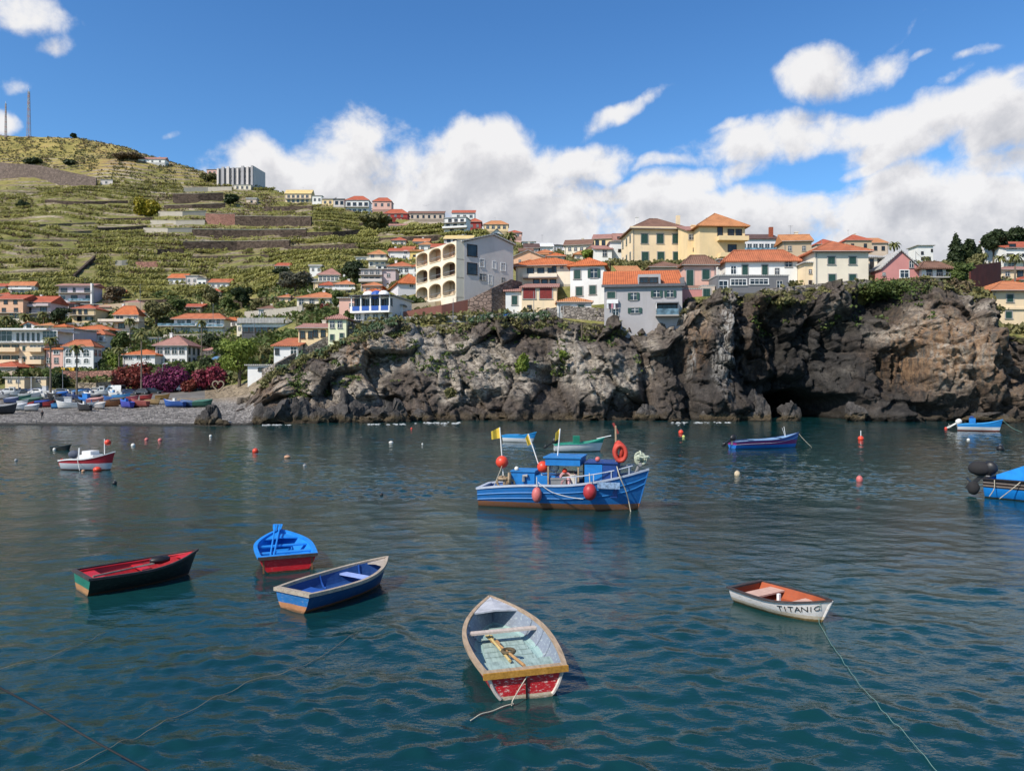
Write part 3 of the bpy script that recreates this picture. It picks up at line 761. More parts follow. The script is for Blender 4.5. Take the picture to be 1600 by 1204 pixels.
class House:
    """local frame: x along the front, y into the house, z up, origin at the front left corner of the ground line"""
    def __init__(s, name, label, cat, xl, xr, yb, ye, yaw=0, D=8.0, d=None, xs=None, group=None, start=2.0):
        if d is None: d = gdist((xl + xr) / 2, yb, start)
        s.d = d; s.yaw = R(yaw)
        base = P(xl, yb, d)
        s.o = base; s.root = thing(name, label, cat, base, s.yaw, group)
        s.M = Matrix.Translation(base) @ Matrix.Rotation(s.yaw, 4, 'Z'); s.Mi = s.M.inverted()
        s.W = s.front(xr, yb)[0]
        s.rt = True
        if xs is not None:
            if xs > xr: D = abs(s.side(xs, yb, True)[0])
            else: D = abs(s.side(xs, yb, False)[0])
        s.D = min(max(D, 1.5), 26.0)
        s.ze = s.front(xl, ye)[1]
        s.zb = -3.0
    def ray(s, px, py, po, n):
        dr = Vector(((px - CX) / F, 1.0, -(py - HY) / F)); o = Vector((0, 0, H))
        t = (po - o).dot(n) / dr.dot(n)
        return s.Mi @ (o + dr * t)
    def front(s, px, py, y=0.0):
        n = s.M.to_3x3() @ Vector((0, -1, 0)); q = s.ray(px, py, s.M @ Vector((0, y, 0)), n); return q.x, q.z
    def side(s, px, py, right=True):
        n = s.M.to_3x3() @ Vector((1, 0, 0)); q = s.ray(px, py, s.M @ Vector((s.W if right else 0, 0, 0)), n); return q.y, q.z
    def z_at(s, py, x, y):
        w = s.M @ Vector((x, y, 0)); return H - (py - HY) * w.y / F - s.o.z
    def walls(s, mat, band=None):
        mb = MB().box(0, s.W, 0, s.D, s.zb, s.ze)
        s.wallmat = WM(mat) if isinstance(mat, str) else mat
        s.wall = mb.build('wall', s.wallmat, s.root)
        return s
    def roof(s, kind, yr, mat, over=0.4, name='roof', par=0.0):
        if mat == 'orange': mat = ('orange', 'orange_a', 'orange_b', 'orange_c')[sum(map(ord, s.root['label'])) % 4]
        rm = RM(mat) if isinstance(mat, str) else mat
        W, D, ze, o = s.W, s.D, s.ze, over
        mb = MB(); th = 0.16
        if kind == 'flat':
            zr = max(ze + 0.25, s.z_at(yr, W / 2, 0))
            mb.box(-o, W + o, -o, D + o, ze + 0.003, ze + 0.18)
            if par or zr > ze + 0.5:
                t = 0.2
                for (a, b, c, e) in ((-o, W + o, -o, -o + t), (-o, W + o, D + o - t, D + o), (-o, -o + t, -o + t, D + o - t), (W + o - t, W + o, -o + t, D + o - t)):
                    mb.box(a, b, c, e, ze + 0.18, zr)
        elif kind in ('hip', 'gx'):
            yr_ = D / 2
            zr = max(ze + 0.5, s.z_at(yr, W / 2, yr_))
            ins = min(W / 2 - 0.05, D / 2 * 0.95) if kind == 'hip' else -o
            if kind == 'hip' and W < D:
                i2 = W / 2 * 0.95
                r1, r2 = (W / 2, i2), (W / 2, D - i2)
                zr = max(ze + 0.5, s.z_at(yr, W / 2, i2))
            else: r1, r2 = (ins, yr_), (W - ins, yr_)
            b = [(-o, -o, ze), (W + o, -o, ze), (W + o, D + o, ze), (-o, D + o, ze)]
            t = [(x, y, z + th) for x, y, z in b]
            rr = [(r1[0], r1[1], zr), (r2[0], r2[1], zr)]
            fs = [(3, 2, 1, 0), (0, 1, 5, 4), (1, 2, 6, 5), (2, 3, 7, 6), (3, 0, 4, 7)]
            if kind == 'hip' and W < D: fs += [(4, 5, 8), (5, 6, 9, 8), (6, 7, 9), (7, 4, 8, 9)]
            else: fs += [(4, 5, 9, 8), (5, 6, 9), (6, 7, 8, 9), (7, 4, 8)]
            mb.add(b + t + rr, fs)
            # ridge and hip caps
            pts = [Vector(q) for q in t]; ra, rb = Vector(rr[0]), Vector(rr[1])
            if kind == 'hip':
                prs = [(pts[0], ra), (pts[1], rb if W >= D else ra), (pts[2], rb), (pts[3], ra if W >= D else rb)]
                for a, c in prs: mb.tube([a, c], 0.11, 5)
            if (ra - rb).length > 0.2: mb.tube([ra, rb], 0.12, 5)
            if kind == 'gx':
                g = MB()
                for x in (0, W):
                    x2 = x + (0.02 if x == 0 else -0.02); x3 = x2 + (0.2 if x == 0 else -0.2)
                    MB().add([(x2, 0, ze), (x2, D, ze), (x2, D / 2, ze + (zr - ze) * 0.93), (x3, 0, ze), (x3, D, ze), (x3, D / 2, ze + (zr - ze) * 0.93)], [(0, 1, 2), (5, 4, 3), (0, 2, 5, 3), (1, 4, 5, 2)]).build('gable', s.wallmat, s.root)
        elif kind == 'gy':
            zr = max(ze + 0.5, s.z_at(yr, W / 2, 0))
            prof_ = [(-o, ze - o * (zr - ze) / (W / 2)), (W / 2, zr), (W + o, ze - o * (zr - ze) / (W / 2))]
            vs = []
            for y in (-o, D + o):
                vs += [(x, y, z) for x, z in prof_] + [(x, y, z + 0.2) for x, z in prof_]
            mb.add(vs, [(0, 1, 4, 3), (1, 2, 5, 4), (6, 9, 10, 7), (7, 10, 11, 8), (3, 4, 10, 9), (4, 5, 11, 10), (1, 0, 6, 7), (2, 1, 7, 8), (0, 3, 9, 6), (2, 8, 11, 5)])
            for y0, y1 in ((0.003, 0.2), (D - 0.2, D - 0.003)):
                MB().add([(0.01, y0, ze), (W - 0.01, y0, ze), (W / 2, y0, zr - 0.02), (0.01, y1, ze), (W - 0.01, y1, ze), (W / 2, y1, zr - 0.02)], [(0, 1, 2), (5, 4, 3), (0, 2, 5, 3), (1, 4, 5, 2)]).build('gable', s.wallmat, s.root)
        elif kind == 'shed':
            zr = max(ze + 0.3, s.z_at(yr, W / 2, D))
            mb.add([(-o, -o, ze), (W + o, -o, ze), (W + o, D + o, zr), (-o, D + o, zr), (-o, -o, ze + th), (W + o, -o, ze + th), (W + o, D + o, zr + th), (-o, D + o, zr + th)],
                   [(3, 2, 1, 0), (4, 5, 6, 7), (0, 1, 5, 4), (1, 2, 6, 5), (2, 3, 7, 6), (3, 0, 4, 7)])
            MB().add([(.01, .02, ze), (.01, D - .01, ze), (.01, D - .01, zr), (W - .01, .02, ze), (W - .01, D - .01, ze), (W - .01, D - .01, zr)], [(0, 1, 2), (5, 4, 3), (1, 4, 5, 2)]).build('gable', s.wallmat, s.root)
        s.zr = zr
        s.roofo = mb.build(name, rm, s.root)
        return s
    def chimney(s, px, yt, mat='white', w=0.7):
        x, z0 = s.front(px, yt, s.D * 0.45)
        mb = MB().box(x - w/2, x + w/2, s.D * .45 - w/2, s.D * .45 + w/2, s.ze, z0 - 0.2); mb.box(x - w/2 - .1, x + w/2 + .1, s.D * .45 - w/2 - .1, s.D * .45 + w/2 + .1, z0 - 0.2, z0)
        mb.build('chimney', WM(mat), s.roofo); return s
    def _win(s, w, h, kind, loc, rz):
        f, p, sh, pm = win_meshes(w, h, kind)
        nm = 'door' if 'door' in pm else 'window'
        o = put(nm, f, s.root, loc, rz)
        put('pane' if pm in ('glass', 'open', 'arch', 'void') else ('door_leaf' if nm == 'door' else 'shutter'), p, o)
        if sh: put('shutter', sh, o)
        return o
    def win(s, x0, x1, n, y, w, h, kind='d', y0=0.0):
        """n windows along the front: photo columns x0..x1, centre row y, size in photo px"""
        for i in range(n):
            px = x0 if n == 1 else x0 + (x1 - x0) * i / (n - 1)
            a = s.front(px - w / 2, y + h / 2, y0); b = s.front(px + w / 2, y - h / 2, y0)
            s._win(b[0] - a[0], b[1] - a[1], kind, ((a[0] + b[0]) / 2, y0, (a[1] + b[1]) / 2), 0)
        return s
    def swin(s, x0, x1, n, y, w, h, kind='d', right=True):
        for i in range(n):
            px = x0 if n == 1 else x0 + (x1 - x0) * i / (n - 1)
            a = s.side(px - w / 2, y + h / 2, right); b = s.side(px + w / 2, y - h / 2, right)
            yc = (a[0] + b[0]) / 2
            if not (0.3 < yc < s.D - 0.3): continue
            s._win(min(2.2, abs(b[0] - a[0])), abs(b[1] - a[1]), kind, (s.W if right else 0, yc, (a[1] + b[1]) / 2), R(90) if right else R(-90))
        return s
    def sidew(s, n, rows, w=0.9, h=1.2, kind='d', right=True):
        for r_ in range(rows):
            for i in range(n):
                yc = s.D * (i + 0.5) / n; z = s.ze * (r_ + 0.55) / rows
                s._win(w, h, kind, (s.W if right else 0, yc, z), R(90) if right else R(-90))
        return s
    def balcony(s, x0, x1, ys, yt, out=1.2, rail='bars', mat=None, roofpost=False, depth0=0.0):
        """slab at photo row ys, railing top at yt, across photo columns x0..x1"""
        a = s.front(x0, ys)[0]; b = s.front(x1, ys)[0]; z = s.front(x0, ys)[1]; zt = s.front(x0, yt)[1]
        a, b = min(a, b), max(a, b); h = max(0.7, min(1.3, zt - z))
        slab = MB().box(a, b, -out, -0.002, z - 0.12, z + 0.08).build('balcony', mat or CONC, s.root)
        r = MB()
        if rail == 'solid':
            r.box(a, b, -out, -out + .1, z + .08, z + h); r.box(a, a + .1, -out + .1, 0, z + .08, z + h); r.box(b - .1, b, -out + .1, 0, z + .08, z + h)
            r.build('parapet', mat or s.wallmat, slab)
        elif rail == 'glass':
            r.box(a, b, -out, -out + .03, z + .1, z + h); r.build('glass_railing', M_glass('balcony_glass', (0.10, 0.16, 0.20)), slab)
        else:
            n = max(3, int((b - a) / 0.35))
            for i in range(n + 1):
                x = a + .04 + (b - a - .08) * i / n
                r.box(x - .02, x + .02, -out + .02, -out + .06, z + .08, z + h - .05)
            r.box(a, b, -out, -out + .08, z + h - .05, z + h); r.build('railing', RAILM, slab)
        return s
    def part(s, name, mb, mat, parent=None): return mb.build(name, mat, parent or s.root)

def hs(label, xl, xr, yb, ye, yr, roof, wall, rmat, yaw=0, D=8.0, xs=None, d=None, name='house', cat='house', wins=(), side=None, bal=(), over=0.4, chim=None, start=2.0, group=None):
    h = House(name, label, cat, xl, xr, yb, ye, yaw, D, d, xs, group, start)
    h.walls(wall); h.roof(roof, yr, rmat, over)
    for w in wins: h.win(*w)
    if side: h.sidew(*side)
    for b in bal: h.balcony(*b)
    if chim: h.chimney(*chim)
    hv = sum(ord(c) * (i + 3) for i, c in enumerate(label))
    if h.W > 4.0:
        lowc = mul(WALLC[wall] if isinstance(wall, str) else (.3, .3, .3), .55)
        MB().box(-.03, h.W + .03, -.035, -.003, -1.5, .45).build('plinth', M_wall('plinth_' + (wall if isinstance(wall, str) else 'x'), lowc, .5), h.root)
        dx = h.W - .25 if hv % 2 else .25
        MB().tube([(dx, -.09, -.4), (dx, -.09, h.ze - .3), (dx, -over * .8, h.ze - .03)], .05, 5).build('drainpipe', RAILM, h.root)
        if roof in ('hip', 'gx', 'shed'): MB().tube([(-over, -over - .05, h.ze + .05), (h.W + over, -over - .05, h.ze + .05)], .07, 6).build('gutter', CONC, h.roofo)
        if roof in ('hip', 'gx') and not chim and hv % 5 < 2:
            cx, cy = h.W * (.22 + .1 * (hv % 6)), h.D * .62
            MB().box(cx - .3, cx + .3, cy - .3, cy + .3, h.ze + .2, h.zr + .55).box(cx - .38, cx + .38, cy - .38, cy + .38, h.zr + .55, h.zr + .68).build('chimney', WM('cream2' if hv % 3 else 'white'), h.roofo)
        if hv % 4 == 0:
            ax, ay = h.W * (.3 + .08 * (hv % 5)), h.D * .5; za = h.zr - .1 if roof != 'flat' else h.ze + .15
            MB().tube([(ax, ay, za), (ax, ay, za + 2.0)], .03, 5).tube([(ax - .5, ay, za + 1.9), (ax + .5, ay, za + 1.9)], .02, 4).tube([(ax - .35, ay, za + 1.65), (ax + .35, ay, za + 1.65)], .02, 4).build('aerial', RAILM, h.roofo)
    return h

HOUSES_PX = []   # keep-out boxes for plants (xl, xr, ytop, ybase)
_hs0 = House.__init__
def _init(s, name, label, cat, xl, xr, yb, ye, *a, **k):
    _hs0(s, name, label, cat, xl, xr, yb, ye, *a, **k); HOUSES_PX.append((xl - 2, max(xr, k.get('xs') or (a[3] if len(a) > 3 and a[3] else xr)) + 2, ye, yb + 2))
House.__init__ = _init
# ------------------------------------------------------------------ the town on the left, around the beach
hs('white house with two orange dormer roofs at the top left edge of town', 15,54,461,447,440,'gx','white','orange',xs=60,wins=[(21,48,3,455,4,6,'d'),(26,45,2,448,4,3,'d')],bal=[(16,52,452.5,450,1.0,'solid')])
hs('salmon house with long red roof at the left picture edge', -8,36,501,468,461,'gx','salmon','red',D=9,wins=[(9,24,2,472,5,5,'k'),(6,25,2,484,5,5,'k'),(18,26,2,494,4.5,8,'d')],bal=[(-8,36,489,486,1.2,'bars')])
hs('mauve house with stacked balconies under a red roof', 38,79,498,473,463,'gx','mauve','red',D=9,wins=[(48,70,2,475,6,6,'k'),(44,68,2,484,9,7,'k')],bal=[(40,60,479,476,1.2,'solid'),(60,79,478,475,1.2,'solid'),(38,79,490,487,1.5,'bars')])
hs('low red roofed cottage behind the salmon house', -4,16,466,461,457,'hip','cream','red',D=6,wins=[(3,11,2,463.5,2.5,3,'d')])
h=hs('wide pale lilac two storey house with dark balcony rails', 92,146,474,447,443.5,'gx','lilac','pinkish',xs=160,over=0.9,wins=[(100,137,2,453.5,9,6,'k'),(116,116,1,453,3,6,'k'),(98,98,1,465,9,6,'w'),(116,139,2,466,9,8,'k')],bal=[(92,147,458,455.5,1.6,'bars'),(109,147,471,467,1.2,'glass')])
h.part('pier',MB().box(h.W-0.3,h.W+0.3,-1.4,-0.4,-3,h.ze+0.8),WM('white'))
hs('white garden terrace house below the lilac house', 120,160,482,475.5,474,'flat','white','concrete',D=7,wins=[(128,150,2,478.5,5,4,'k')])
hs('grey carport block with dark openings under the lilac house', 80,118,484,474,472,'flat','grey','red',D=6,wins=[(88,112,3,479,7,5,'b')])
h=hs('yellow two storey house with red hip roof and brown shaded side', 113,149,507,482.5,476,'hip','yellow','red',xs=170,yaw=4,wins=[(116,134,3,487,4,6,'k'),(124,124,1,498,6,6,'k'),(139.5,139.5,1,497.5,7,5,'go')],bal=[(110,150,492.5,489.5,1.0,'bars')])
hs('orange hip roofed white villa with wide terrace', 178,216,517,492.5,478,'hip','cream2','orange',xs=226,wins=[(184,190,2,497,3.5,6,'k'),(190,190,1,509,9,7,'k'),(202,212,2,497,4,5,'d')],bal=[(160,224,503,499.5,2.5,'solid')])
hs('white garden block beneath the orange hip roofed villa', 184,203,529,517,516,'flat','cream2','concrete',D=5,wins=[(190,197,2,523,3,4,'d')])
h=hs('long white villa with red roof line and green glass terrace', 272,350,523,499,490,'hip','white','orange',xs=360,over=0.8,wins=[(283,283,1,503,12,6,'w'),(295,295,1,502,5,6,'k'),(331,331,1,500.5,9,7,'w'),(290,318,2,516,14,8,'w'),(341,341,1,502,4,8,'d')],bal=[(252,310,510,506,2.2,'glass'),(310,352,511,507,1.6,'glass')])
h=hs('white gabled house behind the cream apartment block', 30,60,515,510,503,'gy','white','orange',D=10,wins=[(45,45,1,509,6,4,'b')])
h=hs('low orange roofed house right of the white gable', 60,84,516,509,504,'hip','yellow','amber',D=7,wins=[(66,78,2,512,3,3,'d')])
# the big apartment block
h=House('apartment_block','cream four storey apartment block with glazed dark top floor beside the beach','apartment block',-16,70,582,536,0,16,None,116)
h.walls('cream'); h.roof('flat',534,'concrete',0.5)
for y in (541,560): h.balcony(-14,30,y+8,y+2,1.3,'solid',WM('cream')); h.balcony(46,70,y+8,y+2,1.3,'solid',WM('cream'))
for y in (543,560): h.win(-4,24,3,y,10,7,'k'); h.win(38,38,1,y+1,5,7,'g'); h.win(52,64,2,y,9,6,'d')
zt=h.z_at(513,10,0)
up=h.part('top_storey',MB().box(0,h.W-0.3,0.8,h.D,h.ze+0.2,zt-0.35),WM('white'))
h.part('roof_slab',MB().box(-0.6,h.W+0.9,-0.8,h.D+.6,zt-0.35,zt),WHITEP)
h.win(2,2,1,525,34,16,'w',0.8); h.win(28,60,5,526,3,11,'b',0.8); h.win(78,78,1,524,22,14,'w',0.8)
hs('lilac blank walled annex behind the apartment block', 66,115,560,514,513,'flat','lilac','concrete',D=10,wins=[(104,104,1,522,5,5,'d')],name='annex',cat='building')
hs('white restaurant with long orange roof and dark glazing', 112,168,531,516,508,'hip','white','orange',over=1.2,D=9,wins=[(124,124,1,523,15,10,'k'),(141,141,1,523,11,10,'k'),(158,158,1,523,12,9,'k')],name='restaurant',cat='restaurant')
hs('white tower house with small orange hip roof', 142,164,547,523,515,'hip','white','orange',xs=179,wins=[(148,158,2,529,4,4,'d')])
hs('blank white lower house beside the tower house', 132,152,553,534,533,'flat','white','concrete',xs=164,wins=[(142,142,1,541,4,5,'d')])
hs('white two storey house with dark arched windows and orange roof', 99,146,582,542,531,'hip','white','orange',xs=159,wins=[(107,135,3,551,9,11,'a'),(107,135,3,563.5,8,6.5,'a'),(131,131,1,576,12,8,'a'),(107,118,2,577,5,7,'d')],side=(2,2))
hs('narrow pink house squeezed beside the apartment block', 72,98,584,546,541,'gx','pink','orange',D=9,wins=[(88,88,1,550,8,6,'w'),(76,88,2,563,6,8,'d'),(76,88,2,577,6,8,'d')])
hs('grey brown hut with red roof at the left beach edge', -20,26,589,574,565,'hip','beige','red',D=8,wins=[(8,8,1,582,4,4,'d')],name='hut',cat='hut')
hs('cream flat roofed kiosk left of the pair at the beach', 8,38,609,590,588,'flat','cream','concrete',D=5,over=0.3,wins=[(15,28,2,595,5,4.5,'d')],name='kiosk',cat='kiosk')
hs('cream flat roofed kiosk right of the pair beside the palm', 48,72,607,590,588,'flat','cream','concrete',D=5,over=0.3,wins=[(60,60,1,594,5,4,'d')],name='kiosk',cat='kiosk')
hs('low brown shed between the two cream kiosks', 38,48,607,592,590,'flat','beige','brown',D=4,wins=[(43,43,1,600,5,6,'b')],name='shed',cat='shed')
hs('long low white house with orange roof above the bougainvillea', 192,242,578,555,546,'hip','white','orange',D=9,wins=[(197,204,2,559,6,5,'a'),(217,231,2,558,6,6,'a')])
hs('white mansion with pinkish hip roof and grey framed windows', 243,292,572,540.5,524,'hip','white','pinkish',xs=313,over=0.6,wins=[(250,284,4,548,6.5,9,'d'),(250,284,4,565,6,8,'d')],side=(3,2,1.0,1.5,'g'))
hs('white farmhouse with orange roof in the banana fields', 263,289,444,435,428,'gx','white','orange',D=7,wins=[(268,285,3,440,3,3.5,'d')])
hs('pale grey stepped house beside the farmhouse in the fields', 290,309,446,431,430,'flat','lgrey','concrete',D=7,wins=[(295,304,2,438,3,4,'d')])
hs('white cube house right of the grey stepped house', 308,322,449,435,434,'flat','white','concrete',D=6,wins=[(312,319,2,443,2.8,4,'b')])
hs('white cottage with two orange roofs at the end of the field row', 326,358,450,442,436,'gx','white','orange',D=7,wins=[(333,350,3,446,3,3,'d')])
hs('white corner building above the stone heart', 387,424,592,571,570,'flat','white','concrete',D=6,wins=[(407,414,2,577,6,4,'b')])
for a in [
 ('small white house with red roof behind the yellow two storey house',150,172,489,480,475,'hip','white','red',dict(wins=[(155,166,2,484.5,3.5,4,'d')])),
 ('cream flat house tucked between the mauve house and the yellow one',82,108,500,490,489,'flat','cream2','concrete',dict(wins=[(88,102,3,494.5,4,4.5,'k')])),
 ('small cream house with orange roof behind the tall palm left',86,104,521,511,506,'hip','cream','orange',dict(wins=[(91,99,2,515.5,3,4,'d')])),
 ('white low house with terrace between the villa and the mansion',228,252,538,528,526,'flat','white','concrete',dict(wins=[(233,246,3,533,4,5,'k')])),
 ('pale stone garden house right of the tower house',178,200,553,543,541,'flat','cream2','concrete',dict(wins=[(184,194,2,548,4,4.5,'d')])),
 ('white gabled house on the left picture edge above the salmon house',-12,8,455,448,443,'gx','white','red',dict(wins=[(0,0,1,451.5,3,3,'d')])),
 ('small white house with orange roof right of the lilac house',164,188,468,459,454,'gx','white','orange',dict(wins=[(170,182,2,463.5,3.5,4,'d')])),
 ('long low white house with orange roof before the tan terrace wall',200,236,497,489,484,'hip','cream2','orange',dict(wins=[(207,229,3,493,4,4,'d')])),
 ('white house with brown roof over the glass hall',404,432,493,483,477,'hip','white','brown',dict(wins=[(410,426,3,488,4,5,'d')])),
 ('small cream house with orange roof left of the cream orange roofed house',436,458,474,465,460,'hip','cream','orange',dict(wins=[(442,453,2,469.5,4,5,'d')])),
 ('white two storey house between brownish and small orange roofs',536,556,436,424,419,'hip','white','orange',dict(wins=[(541,551,2,428,3.5,4,'d'),(541,551,2,433,3.5,4,'d')])),
 ('cream house with red roof above the wide white house',612,634,384,376,371,'hip','cream2','red',dict(wins=[(618,628,2,380,3.5,4,'d')])),
 ('white cube house left of the cream block house',556,574,412,402,400,'flat','white','concrete',dict(wins=[(561,569,2,407,3.5,4.5,'d')])),
 ('small white house with orange roof left of the terrace house with red roofs',646,670,386,378,373,'gx','white','orange',dict(wins=[(652,664,2,382,3.5,4,'d')])),
 ('white house with red roof above the farm row in the upper fields',430,452,424,416,411,'gx','white','red',dict(wins=[(436,446,2,420,3,4,'d')])),
 ('cream house with amber roof under the pale pink rooftop terrace',738,762,398,390,385,'hip','cream','amber',dict(wins=[(744,756,2,394,3.5,4,'d')])),
 ('white house with flat roof right of the white gabled ridge house',816,836,386,378,377,'flat','white','concrete',dict(wins=[(821,831,2,382,3,4,'d')])),
 ('cream wall house between the salmon gable and the orange turret',838,856,406,398,394,'shed','cream2','amber',dict(wins=[(843,851,2,402,3,4,'d')])),
 ('white house with brown roof beyond the tan ruined house',1290,1316,402,392,386,'hip','white','brown',dict(wins=[(1297,1310,2,397,4,5,'d')])),
 ('white house with red roof at the left foot of the mid slope',500,522,456,446,440,'hip','white','red',dict(wins=[(505,516,2,451,3.5,4.5,'d')])),
 ('cream two storey house under the small grey tiered house',574,594,470,456,451,'hip','cream2','orange',dict(wins=[(579,589,2,460,3.5,4.5,'d'),(579,589,2,466,3.5,4,'d')])),
 ('white flat house with terrace left of the wide white house',588,607,424,414,413,'flat','white','concrete',dict(wins=[(593,602,2,419,3.5,4.5,'k')])),
 ('pink house with orange roof between the wide white and the ochre house',628,646,400,390,385,'gx','pink','orange',dict(wins=[(633,641,2,395,3.5,4,'d')])),
 ('white house with amber roof above the ochre house',655,676,392,383,378,'hip','white','amber',dict(wins=[(660,671,2,387.5,3.5,4,'d')])),
 ('cream house with red roof under the straw roofed white house',700,724,398,390,385,'hip','cream','red',dict(wins=[(706,718,2,394,3.5,4,'d')])),
 ('white cube with blue door on the slope right of the straw roof',742,760,386,377,376,'flat','white','concrete',dict(wins=[(747,755,2,381.5,3.5,4.5,'d')])),
 ('pale house with brown roof at the end of the ridge palms',812,832,402,393,388,'gx','lgrey','brown',dict(wins=[(817,827,2,397.5,3.5,4,'d')])),
 ('white house with orange roof behind the little lodge',842,862,404,395,390,'hip','white','orange',dict(wins=[(847,857,2,399.5,3.5,4,'d')])),
 ('cream house with amber roof behind the brown hip roofed lodge',898,918,408,398,392,'hip','cream2','amber',dict(wins=[(903,913,2,403,3.5,4.5,'d')])),
 ('small white house in the trees left of the glass hall',352,370,510,501,496,'gx','white','orange',dict(wins=[(357,365,2,505.5,3.5,4,'d')])),
 ('white garden house between mansion and big light green tree',318,336,558,548,543,'hip','white','pinkish',dict(wins=[(322,331,2,553,3.5,4.5,'d')])),
 ('tan house with red roof behind the long white villa',286,314,488,480,475,'gx','tan','red',dict(wins=[(292,308,3,484,3.5,4,'d')])),
 ('cream cottage with red roof at the foot of the fields',322,344,464,456,451,'hip','cream2','red',dict(wins=[(327,339,2,460,3.5,4,'d')])),
 ('white house with low roof beside the lilac house on the right',196,218,481,473,469,'hip','white','pinkish',dict(wins=[(201,213,2,477,3.5,4,'d')])),
 ('tan flat house between palms and distant white block',1402,1430,412,401,400,'flat','tan','concrete',dict(wins=[(1408,1424,3,406,4,5,'d')]))]: hs(*a[:-1], **a[-1])
# dark glass hall
h=hs('long hall with dark glass front and concrete roof above a lawn', 378,464,521,505,497,'flat','dgrey','concrete',D=10,over=0.8,name='hall',cat='hall')
for px in (384,394,404,414,424,434,444,454): h.win(px,px,1,513,8,11,'k')
h.part('sign_band',MB().box(0,h.W,-0.10,-0.004,h.ze-0.9,h.ze-0.1),WHITEP)
hs('small cream wall house left of the glass hall', 370,379,530,505,504,'flat','cream2','concrete',D=5,wins=[(374,374,1,513,3,5,'d')])
# ------------------------------------------------------------------ the slope in the middle
hs('brownish roofed house with five white framed windows', 497,531,441,430,419,'hip','cream2','pinkish',D=8,wins=[(501,526,5,435,4.2,7,'w')])
hs('yellow basement house under the white framed windows', 490,533,453,441,440.5,'flat','yellow','concrete',D=5,wins=[(499,520,2,447,4,5,'d')])
hs('small white house with flat top left of the brownish roof', 484,502,430,416,413.5,'flat','white','concrete',D=6,wins=[(489,498,2,421,3,4,'d')])
hs('low orange roofed cottage on the field edge', 462,486,438,431,425,'hip','cream2','orange',D=7,wins=[(466,480,3,434.5,3,3.5,'d')])
hs('white porch house below the low orange cottage', 472,497,443,436,434.5,'flat','white','concrete',D=4,wins=[(478,492,3,440,3,4,'d')])
hs('white house with small orange hip roof and glazed porch', 523,553,458,445,438,'hip','white','orange',D=8,wins=[(527,549,4,449,4.5,5,'w'),(535,547,2,455.5,4,4,'d')],bal=[(521,556,453.5,451,1.2,'solid')])
hs('cream house with long orange roof above the glass hall', 464,528,481,466,457,'hip','cream2','orange',D=9,wins=[(471,519,4,472,6.5,8,'d')])
hs('pink blank walled block left of the blue restaurant', 530,562,497,466,465,'flat','pink','concrete',D=7,wins=[(549,549,1,477,6,6,'d')])
hs('cream block house with straw hip roof near the field', 576,603,419,398,390.5,'hip','cream2','amber',xs=609,wins=[(582,597,2,402,4,7,'d'),(580,598,3,412.5,4.5,6,'w')],bal=[(574,606,407,404.5,1.0,'solid')])
hs('white and blue trimmed house with balcony right of the cream block', 607,640,411,393,388,'gx','white','red',D=8,wins=[(613,632,2,402,5,5,'w'),(634,634,1,394,5,4.5,'w')],bal=[(608,640,407,404,1.2,'bars')])
hs('yellow ochre house with deep balcony', 641,660,410,393,390,'flat','yellow2','amber',xs=677,wins=[(648,655,2,401,4.5,5,'k')],bal=[(640,661,406,403,1.0,'solid')])
hs('wide white house with orange roof in the middle slope', 606,645,430,417,409,'hip','white','orange',D=8,wins=[(617,635,3,422,4.5,5,'d')])
hs('white cube house beside the arched building', 645,660,436,417,411,'hip','white','orange',D=7,wins=[(650,656,2,421,3.5,4,'d'),(650,656,2,430,3.5,4,'d')])
hs('grey house with three balcony tiers left of the orange hip roof', 564,597,452,421,418,'flat','lgrey','concrete',D=8,wins=[(572,590,3,426,5,5,'d'),(572,590,3,436,5,5,'k'),(570,584,2,446,6,6,'b')],bal=[(562,598,430,427,1.1,'bars'),(562,598,440.5,437.5,1.3,'solid')])
hs('mauve blank house behind the grey balcony house', 597,618,446,421,420,'flat','mauve','concrete',D=6,wins=[(607,607,1,430,4,5,'d')])
hs('pink brick cottage with a small orange roof above the blue restaurant', 568,596,463,447,441,'hip','salmon','orange',D=6,wins=[(575,588,2,453,5,6,'d')])
h=House('house','white square house with orange hip roof and diagonal corner','house',622,661,462,443,18,8,None,597)
h.walls('cool'); h.roof('hip',427.5,'orange',0.5); h.win(643,643,1,446.5,6,4,'w'); h.win(655,655,1,449.5,6.5,13,'d'); h.swin(606,606,1,448,7,9,'w',False)
# blue and white restaurant
h=House('restaurant','white restaurant with blue balcony fronts and round blue awnings at the cliff edge','restaurant',554,613,503,464,-13,9,None,None)
h.walls('white'); h.roof('flat',462.5,'concrete',0.3)
h.balcony(552,613,489,480,1.3,'solid',WHITEP)
for i in range(4):
    x0=h.W*(i+.12)/4; x1=h.W*(i+.88)/4; z=h.front(554,486)[1]
    h.part('blue_panel',MB().box(x0,x1,-1.34,-1.303,z-0.1,z+0.65),BLUEP)
for i in range(5): x=h.W*i/4; h.part('post',MB().box(x-.08,x+.08,-1.25,-1.1,h.front(554,489)[1]+.08,h.ze),WHITEP)
h.part('canopy',MB().box(-.3,h.W+.3,-1.6,-0.003,h.ze-0.05,h.ze+0.12),M_plain('dark_canopy',(0.05,0.055,0.07)))
h.win(561,606,4,473,12,11,'k'); h.win(560,600,4,496,6,10,'d'); h.win(604,604,1,495,5,13,'door')
for i,(t,mt) in enumerate(((0.34,WHITEP),(0.55,BLUEP),(0.74,WHITEP))):
    x=h.W*t; h.part('round_awning',MB().ball((x,0.6,h.ze+0.15),0.95,0,14,8,(1.1,1.0,0.95)),mt)
hs('white gatehouse with dark arch between restaurant and brown wall', 613,629,500,477,476,'flat','white','concrete',D=5,wins=[(622,622,1,491,9,15,'a')],name='gatehouse',cat='gatehouse')
